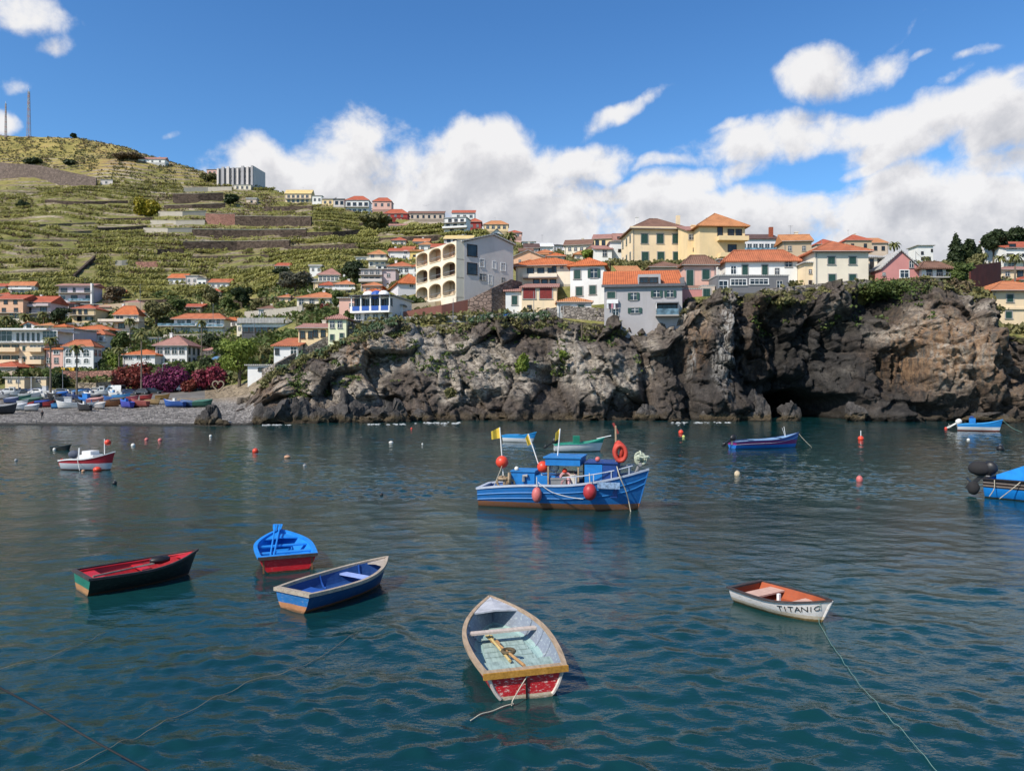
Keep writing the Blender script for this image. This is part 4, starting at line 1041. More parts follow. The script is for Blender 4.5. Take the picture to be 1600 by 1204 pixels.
hs('blue sheet fence cabin at the end of the restaurant', 548,566,511,501,500,'flat',M_plain('blue_grey_sheet',(0.06,0.09,0.19)),'concrete',D=3,name='cabin',cat='cabin',wins=[(556,556,1,505,5,5,'d')])
# houses stepping down the cliff end
hs('pale green house with small red roof stepping down the cliff end', 513,541,536,499,491,'hip','lime','pinkish',xs=549,wins=[(519,531,2,507,6,10,'d'),(519,519,1,527,6,9,'g'),(534,534,1,524,6,7,'g')],side=(1,2))
hs('yellow house with four brown windows stepping down the cliff end', 466,512,549,513,506,'gx','yellow','pinkish',D=8,wins=[(473,485,2,523,6,10,'k'),(493,505,2,521,6,10,'k'),(473,500,2,539,6,7,'g')])
hs('white house with orange lean-to roof lowest on the cliff end', 428,466,572,541,529,'shed','white','orange',D=8,wins=[(433,433,1,549,5,8,'k'),(459,459,1,549,9,14,'w'),(446,446,1,560,4,5,'d')])
WALLC['dbrown']=(0.13,0.075,0.055)
# the arched building
h=House('apartment_house','beige three storey house with arched balconies and a bare grey gable side','apartment house',661,725,478,399,-56,10,None,802)
h.zb=-6
h.walls('cream2'); s_=h
zr=h.z_at(388,h.W,0)
W_,D_=h.W,h.D
h.zside=h.z_at(388,W_,0)
apx=h.side(770,385,True)
yr=apx[0]; zr=max(h.ze+2.0,apx[1])
sl_=MB(); t=0.25
sl_.add([(-.5,-.6,h.ze),(W_+.4,-.6,h.ze+.0),(W_+.4,yr,zr),(-.5,yr,zr),(W_+.4,D_+.4,h.ze+0.6),(-.5,D_+.4,h.ze+0.6)]+[(-.5,-.6,h.ze+t),(W_+.4,-.6,h.ze+t),(W_+.4,yr,zr+t),(-.5,yr,zr+t),(W_+.4,D_+.4,h.ze+.6+t),(-.5,D_+.4,h.ze+.6+t)],
 [(6,7,8,9),(9,8,10,11),(0,3,2,1),(3,5,4,2),(0,1,7,6),(1,2,8,7),(2,4,10,8),(3,0,6,9),(5,3,9,11),(4,5,11,10)])
h.roofo=h.part('roof',sl_,RM('concrete'))
h.part('gable_wall',MB().add([(W_+.03,0.02,-6),(W_+.03,D_-.02,-6),(W_+.03,D_-.02,h.ze+.55),(W_+.03,yr,zr-.02),(W_+.03,0.02,h.ze+.02),(W_-.3,0.02,-6),(W_-.3,D_-.02,-6),(W_-.3,D_-.02,h.ze+.55),(W_-.3,yr,zr-.02),(W_-.3,0.02,h.ze+.02)],[(0,1,2,3,4),(9,8,7,6,5),(0,4,9,5),(4,3,8,9),(3,2,7,8)]),WM('lgrey'))
ZS=[h.front(661,y)[1] for y in (478,450,424,398)]
fw=MB(); RIMS=[]
for f in range(3):
    z0,z1=ZS[f],ZS[f+1]
    for i in range(3):
        xa,xb=W_*i/3,W_*(i+1)/3; x0=xa+(xb-xa)*.05; x1=xa+(xb-xa)*.95; n=10; hh=z1-z0
        zb=z0+hh*0.16; zt=z0+hh*0.94; xm=(x0+x1)/2
        hole=[(x0,zb+.45),(x0+.3,zb),(x1-.3,zb),(x1,zb+.45)]+[(xm+(x1-x0)/2*math.cos(math.pi*q/n),zt-hh*0.26+hh*0.26*math.sin(math.pi*q/n)) for q in range(n+1)]
        k=len(hole); out=[]
        for (x,z) in hole:   # project the hole outline out to the bay rectangle
            dx,dz=x-xm,z-(z0+z1)/2; sc=1e9
            if abs(dx)>1e-6: sc=min(sc,((xb-xa)/2)/abs(dx))
            if abs(dz)>1e-6: sc=min(sc,(hh/2)/abs(dz))
            out.append((xm+dx*sc,(z0+z1)/2+dz*sc))
        for (cx,cz) in ((xa,z0),(xb,z0),(xa,z1),(xb,z1)):
            j=min(range(k),key=lambda q:(out[q][0]-cx)**2+(out[q][1]-cz)**2); out[j]=(cx,cz)
        y=-1.6; vs=[(x,y,z) for x,z in hole]+[(x,y,z) for x,z in out]+[(x,y+.3,z) for x,z in hole]
        fw.add(vs,[(q,(q+1)%k,k+(q+1)%k,k+q) for q in range(k)]+[((q+1)%k,q,2*k+q,2*k+(q+1)%k) for q in range(k)])
        RIMS.append((hole,x0,x1,zb,zt,(f+i)%2==0))
    fw.box(0,W_,-1.59,0,z0-.1,z0+.1)
fw.box(0,.3,-1.59,0,-4,h.ze); fw.box(W_-.3,W_,-1.59,0,-4,h.ze); fw.box(0,W_,-1.62,0,ZS[3]-.02,h.ze+.05); fw.box(0,W_,-1.6,-1.3,-5,ZS[0]-.1)
for i in (1,2): fw.box(W_*i/3-.12,W_*i/3+.12,-1.3,0,ZS[0],h.ze)
fo_=h.part('arched_front',fw,WM('cream2'))
for f in range(3): h.part('loggia_wall',MB().box(.3,W_-.3,-.03,-.003,ZS[f]+.1,ZS[f+1]-.1),WM(('tan','dbrown','salmon')[f]))
for hole,x0,x1,zb,zt,gl in RIMS:
    MB().tube([(x,-1.62,z) for x,z in hole]+[(hole[0][0],-1.62,hole[0][1])],.09,5,0,False).build('arch_rim',WM('cream'),fo_)
    MB().box(x0+.2,x1-.2,-1.5,-1.45,zb+.85,zb+.92).build('railing',RAILM,fo_)
    h._win(1.7 if gl else 1.2,2.0,'k',((x0+x1)/2,0,(zb+zt)/2-.2),0)
for f in range(2):
    zb=ZS[f+1]+.6; zt=ZS[f+2]-.3
    h._win(1.9,2.0,'b',(W_+.03,1.7,(zb+zt)/2),R(90))
for (px,py,w,hh,kd) in ((753,411,6,11,'w'),(772,414,5,10,'w'),(786,417,6,11,'w'),(754,433,9,8,'d'),(766,437,5,14,'w'),(786,438,5,7,'d')): h.swin(px,px,1,py,w,hh,kd)
# ------------------------------------------------------------------ ridge row, far
h=House('hotel','modern hotel of grey and white upright slabs on the hill crest','hotel',340,396,289,264,-9,12,None,414)
h.walls('dgrey'); h.roof('flat',263,'concrete',0.1)
for i,(a,b) in enumerate(((0.0,0.05),(0.13,0.20),(0.27,0.34),(0.42,0.47),(0.55,0.60),(0.68,0.75),(0.82,0.88),(0.95,1.0))):
    h.part('slab',MB().box(h.W*a,h.W*b,-1.1,-0.003,-6,h.ze+(1.0 if i%3 else 0.2)-(1.5 if i==4 else 0)),WM('grey' if i%2 else 'lgrey'))
h.part('side_wall',MB().box(h.W,h.W+.3,-.2,h.D,-6,h.ze+.8),WM('lgrey'))
for y in (268,275,282): h.win(348,392,7,y,3.5,4,'d')
hs('small pinkish white annex left of the hilltop hotel', 323,340,276,265,264,'flat','pink','concrete',D=8,wins=[(328,335,2,270,3,4,'d')])
hs('low white terrace house under the hilltop hotel', 365,392,297,289,288,'flat','cream2','concrete',D=6,wins=[(371,386,3,293,3,4,'d')])
hs('long cream house with straw roof on the skyline', 445,486,318,303,297,'gx','cream','straw',D=9,wins=[(451,480,5,307,3.5,4,'d'),(451,480,5,314,3.5,4,'d')],bal=[(446,487,311,309,1.2,'bars')])
hs('white block beside the long cream skyline house', 488,503,320,306,305,'flat','white','concrete',D=8,wins=[(492,499,2,312,3,4,'d')])
hs('small yellow house on the skyline', 503,521,322,311,308,'shed','yellow','concrete',D=8,wins=[(508,516,2,316,3,4,'d')])
hs('dark fronted white house next to the small yellow one', 521,538,324,312,310.5,'flat','lgrey','slate',D=8,wins=[(526,534,2,317,4,5,'b')])
hs('white two storey house with red roof on the skyline', 540,576,333,313,306.5,'hip','white','red',D=9,wins=[(545,572,4,319,5,5,'k'),(546,570,4,329,4,4,'d')],bal=[(538,577,324,321,1.5,'bars')])
hs('pink house with stepped red roof on the skyline', 582,612,328,315,309,'hip','pink','red',D=8,wins=[(587,607,3,320,3.5,4.5,'d')])
hs('low white wall house below the skyline pink house', 576,604,334,326,325,'flat','white','concrete',D=6,wins=[(582,598,3,330,3,3,'d')])
hs('red roofed shed on the ridge', 600,637,341,334,327,'hip','red','red',D=8,wins=[(608,628,3,337.5,3,3,'d')])
hs('long dark roofed row building on the ridge', 637,694,343,334,330,'shed','beige','brown',D=7,wins=[(644,688,6,338.5,3,4,'b')])
hs('white modern house of three balcony decks on the ridge', 694,728,366,341,339,'flat','white','concrete',xs=735,yaw=-12,wins=[(703,722,3,345,4.5,5,'k'),(700,722,3,353,4.5,5,'k'),(706,722,2,361,5,5,'k')],bal=[(693,729,349.5,347,1.5,'bars'),(693,731,358,355.5,1.8,'solid')])
hs('white and dark red top house behind the balcony decks', 706,742,346,333,328.5,'shed','white','red',D=8,wins=[(716,736,3,338,4,4,'d')])
hs('dark red house right of the balcony decks', 731,752,363,347,341,'hip','red','red',D=8,wins=[(737,746,2,353,3,4,'d')])
hs('yellow house with orange roof on the ridge', 756,794,362,351,345,'hip','yellow','amber',D=8,wins=[(762,788,4,355,4,4.5,'d')])
hs('white gabled house under the ridge', 766,786,382,366,358,'gy','white','grey',xs=751,yaw=16,wins=[(776,776,1,369,7,7,'b'),(776,776,1,378,5,4,'d')],bal=[(768,785,374,371.5,1,'solid')])
hs('small pink roofed house at the ridge end', 793,815,371,364,360,'hip','pink','red',D=7,wins=[(799,809,2,367.5,3,3,'d')])
hs('low white house with straw coloured flat roof', 694,738,389,374,368,'shed','white','straw',D=8,wins=[(701,711,2,376,4.5,4,'k'),(719,733,2,383,6,7,'w')])
hs('white terrace house with red roofs above the arched building', 674,716,399,387,381,'gx','white','red',D=8,wins=[(681,709,4,391,4.5,5,'d')])
hs('small shed with tiled roof in the middle of the fields', 607,635,357.5,353,350,'gx','cream2','pinkish',D=5,wins=[(614,628,2,355.5,2.5,2.5,'d')],name='shed',cat='shed')
hs('long white shed with pinkish roof below the hilltop', 216,258,255,249,246,'gx','white','pinkish',D=6,name='shed',cat='shed',wins=[(226,250,3,252,2.5,2.5,'d')])
hs('small grey hut at the foot of the long hill wall', 157,176,289,281,280,'flat','lgrey','concrete',D=5,name='hut',cat='hut',wins=[(166,166,1,285,3,3,'d')])
hs('tiny stone hut among the terraces right of the dark walls', 385,401,318,311,309,'flat','beige','concrete',D=4,name='hut',cat='hut',wins=[(393,393,1,315,3,3,'b')])
# ------------------------------------------------------------------ the headland on the right
hs('far pale blue house behind the white roofs', 863,879,393,384,382,'hip','cool','slate',D=7,wins=[(867,876,3,388,2.5,3,'d')])
hs('far low white roofed building on the headland', 838,864,395,386,380,'shed','white','whiteroof',D=8,wins=[(845,857,2,391,3,3,'d')])
hs('far dark roofed house beside the white roof', 820,842,397,388,381,'gx','lgrey','dark',D=8,wins=[(826,837,2,392,3,3,'d')])
hs('salmon wall house with low grey gable', 800,850,414,402,391.5,'gy','salmon','grey',D=10,wins=[(812,840,3,408,3,4,'d')])
hs('small orange hip turret house above the long orange roof', 855,882,411,401,395,'hip','cream2','orange',D=6,wins=[(863,874,2,404.5,3,4,'d')])
hs('little orange roofed lodge at the left of the long roof', 813,845,421,412,406,'hip','cream','orange',D=6,wins=[(821,837,2,416,3,3.5,'d')])
h=hs('long cream house with orange roof and deep dark balcony', 806,900,449,417,404,'hip','cream2','orange',yaw=-8,D=9,over=0.8,wins=[(829,861,3,424,9,9,'k'),(866,866,1,421,6,9,'k'),(878,890,2,417,4,5,'d'),(838,864,3,441,8,7,'b')],bal=[(818,871,435,430,1.5,'solid')])
hs('grey cream terraced house with brown roof behind the headland', 882,924,400,384,375,'gx','cream2','brown',yaw=-10,D=9,wins=[(890,918,4,389,4,5,'d')])
hs('yellow house with tall dark windows behind the big yellow one', 926,960,394,374,366,'shed','yellow','pinkish',D=9,yaw=-10,wins=[(933,943,2,381,5,11,'k'),(954,954,1,380,4,6,'d')])
hs('pale pink house with rooftop terrace', 960,986,390,376,365,'gx','pink','pinkish',D=8,wins=[(967,979,2,372.5,4,5,'k')])
hs('brown hip roofed lodge under the tall dark windows', 914,940,402,393,382,'hip','white','brown',D=7,wins=[(921,934,2,397,3.5,4.5,'d')])
hs('blank white house left of the big yellow house', 954,985,409,378,376,'flat','white','concrete',D=8,wins=[(971,971,1,391.5,9,3.5,'k'),(946,946,1,396,0.1,0.1,'d')] if False else [(971,971,1,391.5,9,3.5,'k')])
hs('white lean-to house with one dark window left of the blank white wall', 930,956,411,390,384,'shed','white','pinkish',D=7,wins=[(945,945,1,396,6,9,'d')])
h=hs('big cream yellow house with six green shuttered windows and brown hip roof', 988,1074,412,358,342,'hip','cream','brown',yaw=4,D=11,over=0.7,wins=[(1007,1056,3,373,10.5,14.5,'g'),(1008,1057,3,401,10.5,14.5,'g')],side=(3,2,1.0,1.5,'g',False))
h.part('cornice',MB().box(-.7,h.W+.7,-.75,-.55,h.ze+.17,h.ze+.5),WM('cream'))
h.part('chimney',MB().box(h.W-1.2,h.W-.4,4,4.8,h.ze,h.z_at(337,h.W-.8,4.4)),WM('cream'),h.roofo)
hs('small yellow link house between the two big yellow houses', 1074,1094,409,361,354,'shed','yellow','pinkish',D=7,yaw=3,wins=[(1081,1081,1,370.5,9,7,'d'),(1085,1085,1,390,3.5,4.5,'k')],chim=(1083,352,'yellow',0.8))
h=House('house','tall yellow house with solar panels and corner balconies','house',1093,1164,408,354,4,10,None,None)
h.walls('yellow'); h.roof('hip',333.5,'amber',0.8)
h.win(1125,1125,1,363,7,14,'k'); h.win(1142,1154,2,365,8,12,'k'); h.win(1144,1144,1,389,12,12,'k'); h.win(1108,1108,1,372,0.1,0.1,'d') if False else None
h.balcony(1120,1166,376,370,1.5,'solid',WM('yellow')); h.balcony(1122,1166,402,396,1.5,'solid',WM('yellow'))
h.part('solar_panel',MB().add([(h.W*.28,1.2,h.ze+1.3),(h.W*.66,1.2,h.ze+1.3),(h.W*.66,4.0,h.ze+2.75),(h.W*.28,4.0,h.ze+2.75),(h.W*.28,1.2,h.ze+1.22),(h.W*.66,1.2,h.ze+1.22),(h.W*.66,4.0,h.ze+2.67),(h.W*.28,4.0,h.ze+2.67)],[(0,1,2,3),(7,6,5,4),(0,4,5,1),(1,5,6,2),(2,6,7,3),(3,7,4,0)]),M_glass('solar_glass',(0.01,0.02,0.05)),h.roofo)
h=House('house','white terrace house with brick chimney and glazed veranda','house',1153,1217,396,374,0,8,None,None)
h.walls('cool'); h.roof('shed',366,'dark',0.5); h.win(1162,1208,6,386,7,10,'w'); h.balcony(1153,1218,394,386,1.4,'glass')
h.part('chimney',MB().box(h.W-2.2,h.W-.9,3,4.2,h.ze,h.z_at(355,h.W-1.4,3.5)),M_stone('red_brick',(0.38,0.11,0.06),3.0,0.3),h.roofo)
h=House('house','low white house with wide orange hip roof above a grey terrace','house',1134,1246,447,410,-3,9,None,1258)
h.walls('white'); h.roof('hip',391,'orange',0.6)
h.win(1164,1195,2,424,9,20,'gd'); h.win(1232,1232,1,413,10,8,'d'); h.win(1146,1146,1,422,8,12,'w'); h.win(1214,1214,1,424,6,10,'d')
hs('white stair tower at the left of the grey terrace', 1124,1152,440,406,403,'flat','white','concrete',D=8,wins=[(1132,1132,1,420,4,6,'d')])
hs('grey terrace block with blue glass doors on the cliff edge', 1120,1232,462,431,430,'flat','dgrey','concrete',D=5,over=0.1,wins=[(1130,1130,1,449,13,20,'w'),(1154,1154,1,441,24,9,'w'),(1186,1186,1,440,28,8,'w'),(1218,1218,1,446,8,14,'d')],name='terrace_block',cat='building')
hs('tan house with stained gable and orange roof', 1224,1268,412,378,367,'gx','tan','amber',xs=1281,yaw=-5,wins=[(1234,1256,2,388,5,7,'d')])
h=hs('cream house with orange hip roof and four green shuttered windows', 1273,1357,450,394,377,'hip','cream2','orange',D=10,over=0.6,wins=[(1299,1332,2,407,10.5,12,'g'),(1300,1332,2,435,10.5,13,'g')])
hs('low cream wing left of the house with four green shuttered windows', 1258,1274,450,411,410,'flat','cream','concrete',D=7,wins=[(1266,1266,1,424,4,6,'d'),(1266,1266,1,443,5,10,'door')])
hs('tan ruined house with red roof behind the cream house', 1322,1362,402,376,367,'hip','tan','red',D=9,wins=[(1332,1352,2,384,4,6,'b')])
hs('stepped tan house right of the ruined one', 1362,1388,402,380,372,'shed','beige','amber',D=8,wins=[(1368,1380,2,388,4,6,'b')])
hs('small orange roofed house left of the ruined tan one', 1276,1312,396,382,374,'hip','beige','red',D=8,wins=[(1285,1303,2,388,4,5,'d')])
hs('cream house with dark balcony doors left of the pink gable', 1358,1380,440,403,397,'shed','cream2','concrete',D=8,wins=[(1362,1374,2,412,5,14,'k'),(1370,1370,1,431,10,3,'k')])
h=House('house','old rose house with steep gable wall on the cliff edge','house',1378,1436,445,418,0,10,None,None)
h.walls('rose'); h.roof('gy',392,'concrete',0.3); h.win(1413,1413,1,428,13,11,'w'); h.win(1381,1381,1,428,3,4,'d'); h.win(1424,1424,1,413,6,10,'d')
hs('white apartment block with small windows in the distance', 1434,1458,413,384,383,'flat','white','concrete',D=8,xs=1474,wins=[(1441,1441,1,395,3,4,'k'),(1456,1456,1,391,2.5,4,'k'),(1441,1452,2,404,3,4,'k')],side=(2,3))
hs('white villa with brownish hip roof and upper balcony', 1440,1478,444,421,409,'hip','white','brown',xs=1487,over=0.8,wins=[(1452,1468,2,426,7,9,'k'),(1444,1472,3,439,5,8,'d')],bal=[(1438,1480,434,430,1.0,'bars')])
hs('orange roofed house among the palms', 1537,1566,412,395,385,'hip','cream2','orange',D=8,wins=[(1543,1560,2,401,4,5,'d')])
hs('white hillside building with open dark loggias at the right edge', 1572,1640,424,388,378,'shed','white','red',D=9,wins=[(1582,1606,2,385,9,7,'b'),(1578,1602,2,401,9,8,'b'),(1580,1604,2,415,9,8,'d')],bal=[(1566,1640,408,404,1.5,'solid')])
hs('low cream house with terrace wall beside the rust wall', 1562,1640,440,422,417,'hip','cream','pinkish',D=8,wins=[(1594,1594,1,428,8,8,'k'),(1574,1574,1,428,6,6,'d')])
h=hs('yellow two storey house with orange roof at the right picture edge', 1551,1660,515,455,440,'hip','cream','orange',D=10,over=0.8,wins=[(1578,1625,2,466,10,12,'g'),(1576,1625,2,492,10,11,'g'),(1583,1583,1,511,8,6,'d')])
h.part('string_course',MB().box(-.1,h.W+.1,-.25,-.003,h.front(1551,482)[1]-.15,h.front(1551,482)[1]+.15),WM('cream'))
hs('far brown roofed house peeping over the right house', 1594,1640,451,438,432,'hip','cream','red',D=7,wins=[(1604,1620,2,444,4,5,'d')])
# front row above the middle of the cliff
h=House('house','white three storey house with green shutters and orange hip roof','house',891,944,475,417,-12,9,None,968)
h.walls('white'); h.roof('hip',403,'orange',0.6)
h.win(902,902,1,429,10,14,'g'); h.win(928,928,1,427,10,14,'go'); h.win(905,905,1,455,10,14,'g'); h.win(926,926,1,453,10,14,'g'); h.swin(953,953,1,424,7,11,'k')
h=House('house','grey four storey house with orange roof, dormer and glazed balcony on the cliff','house',944,1066,512,448,-8,9,112.5,None)
h.zb=-1.6
h.walls('grey')
zb_=h.z_at(427,h.W/2,4.5)
h.roof('shed',424,'orange',0.3)
h.part('eave_board',MB().box(-.4,h.W+.4,-.55,-.36,h.ze-.15,h.ze+.25),M_plain('slate_eave',(0.10,0.10,0.11)))
x0=h.front(997,440)[0]; x1=h.front(1032,440)[0]
h.part('dormer',MB().box(x0,x1,-.2,5,h.ze+.2,h.ze+1.75),WM('grey'),h.roofo)
h.win(1006,1021,2,438,12,7,'k',-0.2)
h.part('side_parapet',MB().box(h.W-.25,h.W+.32,-.2,9,h.ze,h.ze+1.2),WM('dgrey'))
h.win(955,955,1,461,12,10,'g'); h.win(990,990,1,463,9,11,'go'); h.win(1026,1047,2,459,9,10,'go'); h.win(992,992,1,485,11,8,'go'); h.win(962,962,1,488,8,9,'d')
h.balcony(1024,1060,494,484,1.6,'glass'); h.win(1042,1042,1,480,28,9,'k')
xa=h.front(1024,474)[0]; xb=h.front(1060,474)[0]; zc=h.front(1024,474)[1]
h.part('balcony_canopy',MB().box(xa,xb,-1.6,-.002,zc-.1,zc+.05),RAILM)
h.part('post',MB().box(xa,xa+.1,-1.6,-1.5,zc-2.0,zc-.1),WHITEP); h.part('post',MB().box(xb-.1,xb,-1.6,-1.5,zc-2.0,zc-.1),RAILM)
za=h.front(946,471)[1]; q0=h.front(948,470)[0]; q1=h.front(966,470)[0]
h.part('window_box',MB().box(q0,q1,-.5,-.003,za-.35,za+.25),WHITEP)
lw=MB()
for i in range(5):
    a=q0+(q1-q0)*i/5; b=a+(q1-q0)*.15; lw.add([(a,-.55,za-.4),(b,-.55,za-.4),(b,-.5,za-1.1-.15*(i%2)),(a,-.52,za-1.1-.15*(i%2))],[(0,1,2,3)],i%3)
lw.build('laundry',[M_plain('cloth_white',(0.6,0.6,0.6)),M_plain('cloth_dark',(0.05,0.04,0.06)),M_plain('cloth_pink',(0.5,0.2,0.25))],h.root)
h=House('house','cream house with two big red shuttered windows and peeling front','house',815,870,489,450,-4,9,None,892)
h.walls('cream'); h.roof('shed',443,'pinkish',0.4); h.win(827,853,2,458,19,17,'r'); h.win(827,827,1,479,6,4,'k'); h.win(856,856,1,484,4,6,'r'); h.win(820,820,1,485,6,6,'d')
hs('narrow white house with one green window beside the red shutters', 790,815,491,456,448,'shed','white','pinkish',D=8,wins=[(804,804,1,469,8,14,'g')])
hs('low white shed with brown tiled roof and grey doors', 871,924,493,473,464,'hip','white','amber',xs=942,over=0.3,wins=[(886,886,1,485,10,14,'gd'),(908,908,1,484,10,15,'gd')],side=(1,1,0.9,1.4,'g'),name='shed',cat='shed')
hs('small light pink house with brown pyramid roof and green door', 1069,1119,450,415,399,'hip','pink','brown',D=7,over=0.5,wins=[(1078,1078,1,434,10,24,'gd'),(1103,1103,1,429,11,15,'g')],xs=1127)
hs('long low house with brown tiled roof behind the grey house', 1016,1066,442,418,409,'hip','beige','brown',D=7,wins=[(1030,1055,2,428,4,6,'d')])
hs('small brick red annex with orange tiles between white and grey house', 968,1000,446,426,416,'shed','salmon','amber',D=5,wins=[(985,985,1,434,5,5,'d')])
h=hs('red painted garden wall house with grey gate under the pink house', 1064,1097,464,452,451,'flat','rose','concrete',D=2,over=0.05,name='garden_wall',cat='wall')
hs('grey gate pier beside the red garden wall', 1097,1117,463,447,446,'flat','beige','concrete',D=2,over=0.05,name='gate_pier',cat='gate',wins=[(1104,1104,1,457,11,12,'gd')])

# ------------------------------------------------------------------ free-standing walls
def wallrun(label, pts, h, mat, thick=0.6, name='retaining_wall', down=2.5, cap=None, start=2.0, cat='wall', group=None):
    """wall along photo points of its foot; height in metres (one number or one per point)"""
    ps = [on_ground(x, y, start) for x, y in pts]
    hh = h if isinstance(h, (list, tuple)) else [h] * len(ps)
    o = ps[0]; mb = MB(); cp = MB()
    for (a, b, h0, h1) in zip(ps[:-1], ps[1:], hh[:-1], hh[1:]):
        a = a - o; b = b - o
        t = Vector((b.x - a.x, b.y - a.y, 0)).normalized(); n = Vector((-t.y, t.x, 0)) * thick
        up0 = Vector((0, 0, h0)); up1 = Vector((0, 0, h1)); dn = Vector((0, 0, -down))
        mb.add([a + dn, b + dn, b + n + dn, a + n + dn, a + up0, b + up1, b + n + up1, a + n + up0], [(0,3,2,1),(4,5,6,7),(0,1,5,4),(1,2,6,5),(2,3,7,6),(3,0,4,7)])
        if cap:
            e = n.normalized() * 0.12; c = Vector((0, 0, 0.16))
            A, B = a + up0 - e, b + up1 - e; A2, B2 = a + n + up0 + e, b + n + up1 + e
            cp.add([A, B, B2, A2, A + c, B + c, B2 + c, A2 + c], [(0,3,2,1),(4,5,6,7),(0,1,5,4),(1,2,6,5),(2,3,7,6),(3,0,4,7)])
    xs = [p[0] for p in pts]; ys = [p[1] for p in pts]
    if ps[0].y > 250: HOUSES_PX.append((min(xs), max(xs), min(ys) - 5, max(ys) + 3))
    if cap:
        r = thing(name, label, cat, o, 0, group); mb.build('wall', mat, r); cp.build('coping', cap, r); return r
    r = mb.build(name, mat, loc=o); return tag(r, label, cat, group)
STW = M_stone('dark_field_stone', (0.085, 0.062, 0.048), 0.9)
STG = M_stone('grey_rubble_stone', (0.24, 0.21, 0.185), 1.6)
STT = M_stone('tan_rubble_stone', (0.30, 0.24, 0.17), 1.1, 0.4)
RBR = M_wall('red_brown_render', (0.20, 0.085, 0.065), 0.45)
CPW = M_wall('pale_concrete', (0.37, 0.335, 0.28), 0.5); CPT = M_stone('tan_field_stone', (0.20, 0.165, 0.115), 0.9, 0.4)
BRK = M_stone('pink_brick_wall', (0.33, 0.17, 0.13), 1.5, 0.35)
wallrun('cream parapet wall under the arched building', [(629,492),(680,487),(731,478)], 1.9, WM('cream'), 0.4, 'terrace_wall', 1.0)
wallrun('dark red brown wall at the foot of the arched building', [(630,501),(690,499),(731,495)], [1.5,2.4,2.9], RBR, 0.5)
wallrun('brown block wall stepping up beside the arched building', [(731,496),(768,494),(800,488),(816,480)], [3.0,4.6,5.6,4.4], M_stone('brown_block', (0.20,0.145,0.12), 1.2, 0.3), 0.5)
wallrun('grey road parapet along the cliff edge below the arched building', [(566,511),(600,507),(640,504),(700,503),(760,501),(800,498),(850,497)], 1.0, CONC, 0.5, 'parapet', 2.5)
wallrun('rubble wall under the low white shed on the cliff', [(848,498),(880,497),(945,503)], [1.5,2.0,2.2], STG, 0.8)
wallrun('rubble wall along the headland in front of the cream house', [(1120,464),(1180,461),(1240,460),(1290,456),(1330,453)], [0.5,0.9,1.3,1.4,1.5], STG, 0.8)
wallrun('dark stone wall end under the clifftop bush', [(1330,454),(1350,452),(1380,448)], [1.6,1.6,0.6], STG, 0.8)
wallrun('stone steps wall climbing beside the cliff-end houses', [(400,592),(430,582),(470,562),(510,541),(552,520)], [1.2,1.3,1.5,1.5,1.5], STG, 0.7, 'stair_wall')
wallrun('pink brick wall behind the beached boats', [(98,600),(140,600),(181,599)], 2.6, BRK, 0.6)
wallrun('tan stone wall under the pink brick wall', [(118,611),(150,611),(184,609)], 1.6, STT, 0.6)
wallrun('long tan terrace wall above the orange hip roofed villa', [(155,489),(200,487),(262,485)], [2.6,3.0,2.6], WM('tan'), 0.5)
wallrun('pale concrete wall over the glass hall', [(382,500),(420,498),(472,496)], 2.6, CPW, 0.5)
wallrun('dark stone boundary wall above the white farm row', [(160,474),(220,473),(262,472)], 1.0, STW, 0.5)
wallrun('rubble bank wall behind the car park', [(258,609),(290,609),(322,609)], [0.5,0.7,0.8], STT, 0.6)
wallrun('dark stone wall under the mansion garden', [(312,566),(345,560),(372,552)], [2.2,2.6,2.2], STG, 0.6)
for (lab, pts, h_, m_) in [('cream garden wall under the salmon house',[(-10,507),(20,506),(44,505)],1.6,WM('cream2')),('grey garden wall below the yellow two storey house',[(104,512),(140,511),(176,510)],1.4,CONC),('pale garden wall below the long white villa',[(255,531),(310,530),(360,527)],1.5,CPW),
   ('tan garden wall above the bougainvillea',[(205,590),(245,588),(300,586)],1.2,STT),('white garden wall left of the tower house',[(104,545),(120,544),(134,543)],1.2,WM('white')),('rubble wall in the garden above the mansion',[(245,556),(300,553),(345,545)],1.4,STT),('grey retaining wall under the cream orange roofed house',[(458,487),(500,486),(532,484)],1.4,CONC),
   ('tan retaining wall above the long white villa',[(262,502),(310,500),(352,497)],1.3,STT),('pale retaining wall under the brownish roofed house',[(480,459),(510,458),(540,456)],1.4,CPW),('dark stone wall in the slope above the glass hall',[(345,478),(400,474),(455,470)],1.6,STW)]: wallrun(lab, pts, h_, m_, .4, 'garden_wall', 2.0)
G='terrace walls of the banana fields'
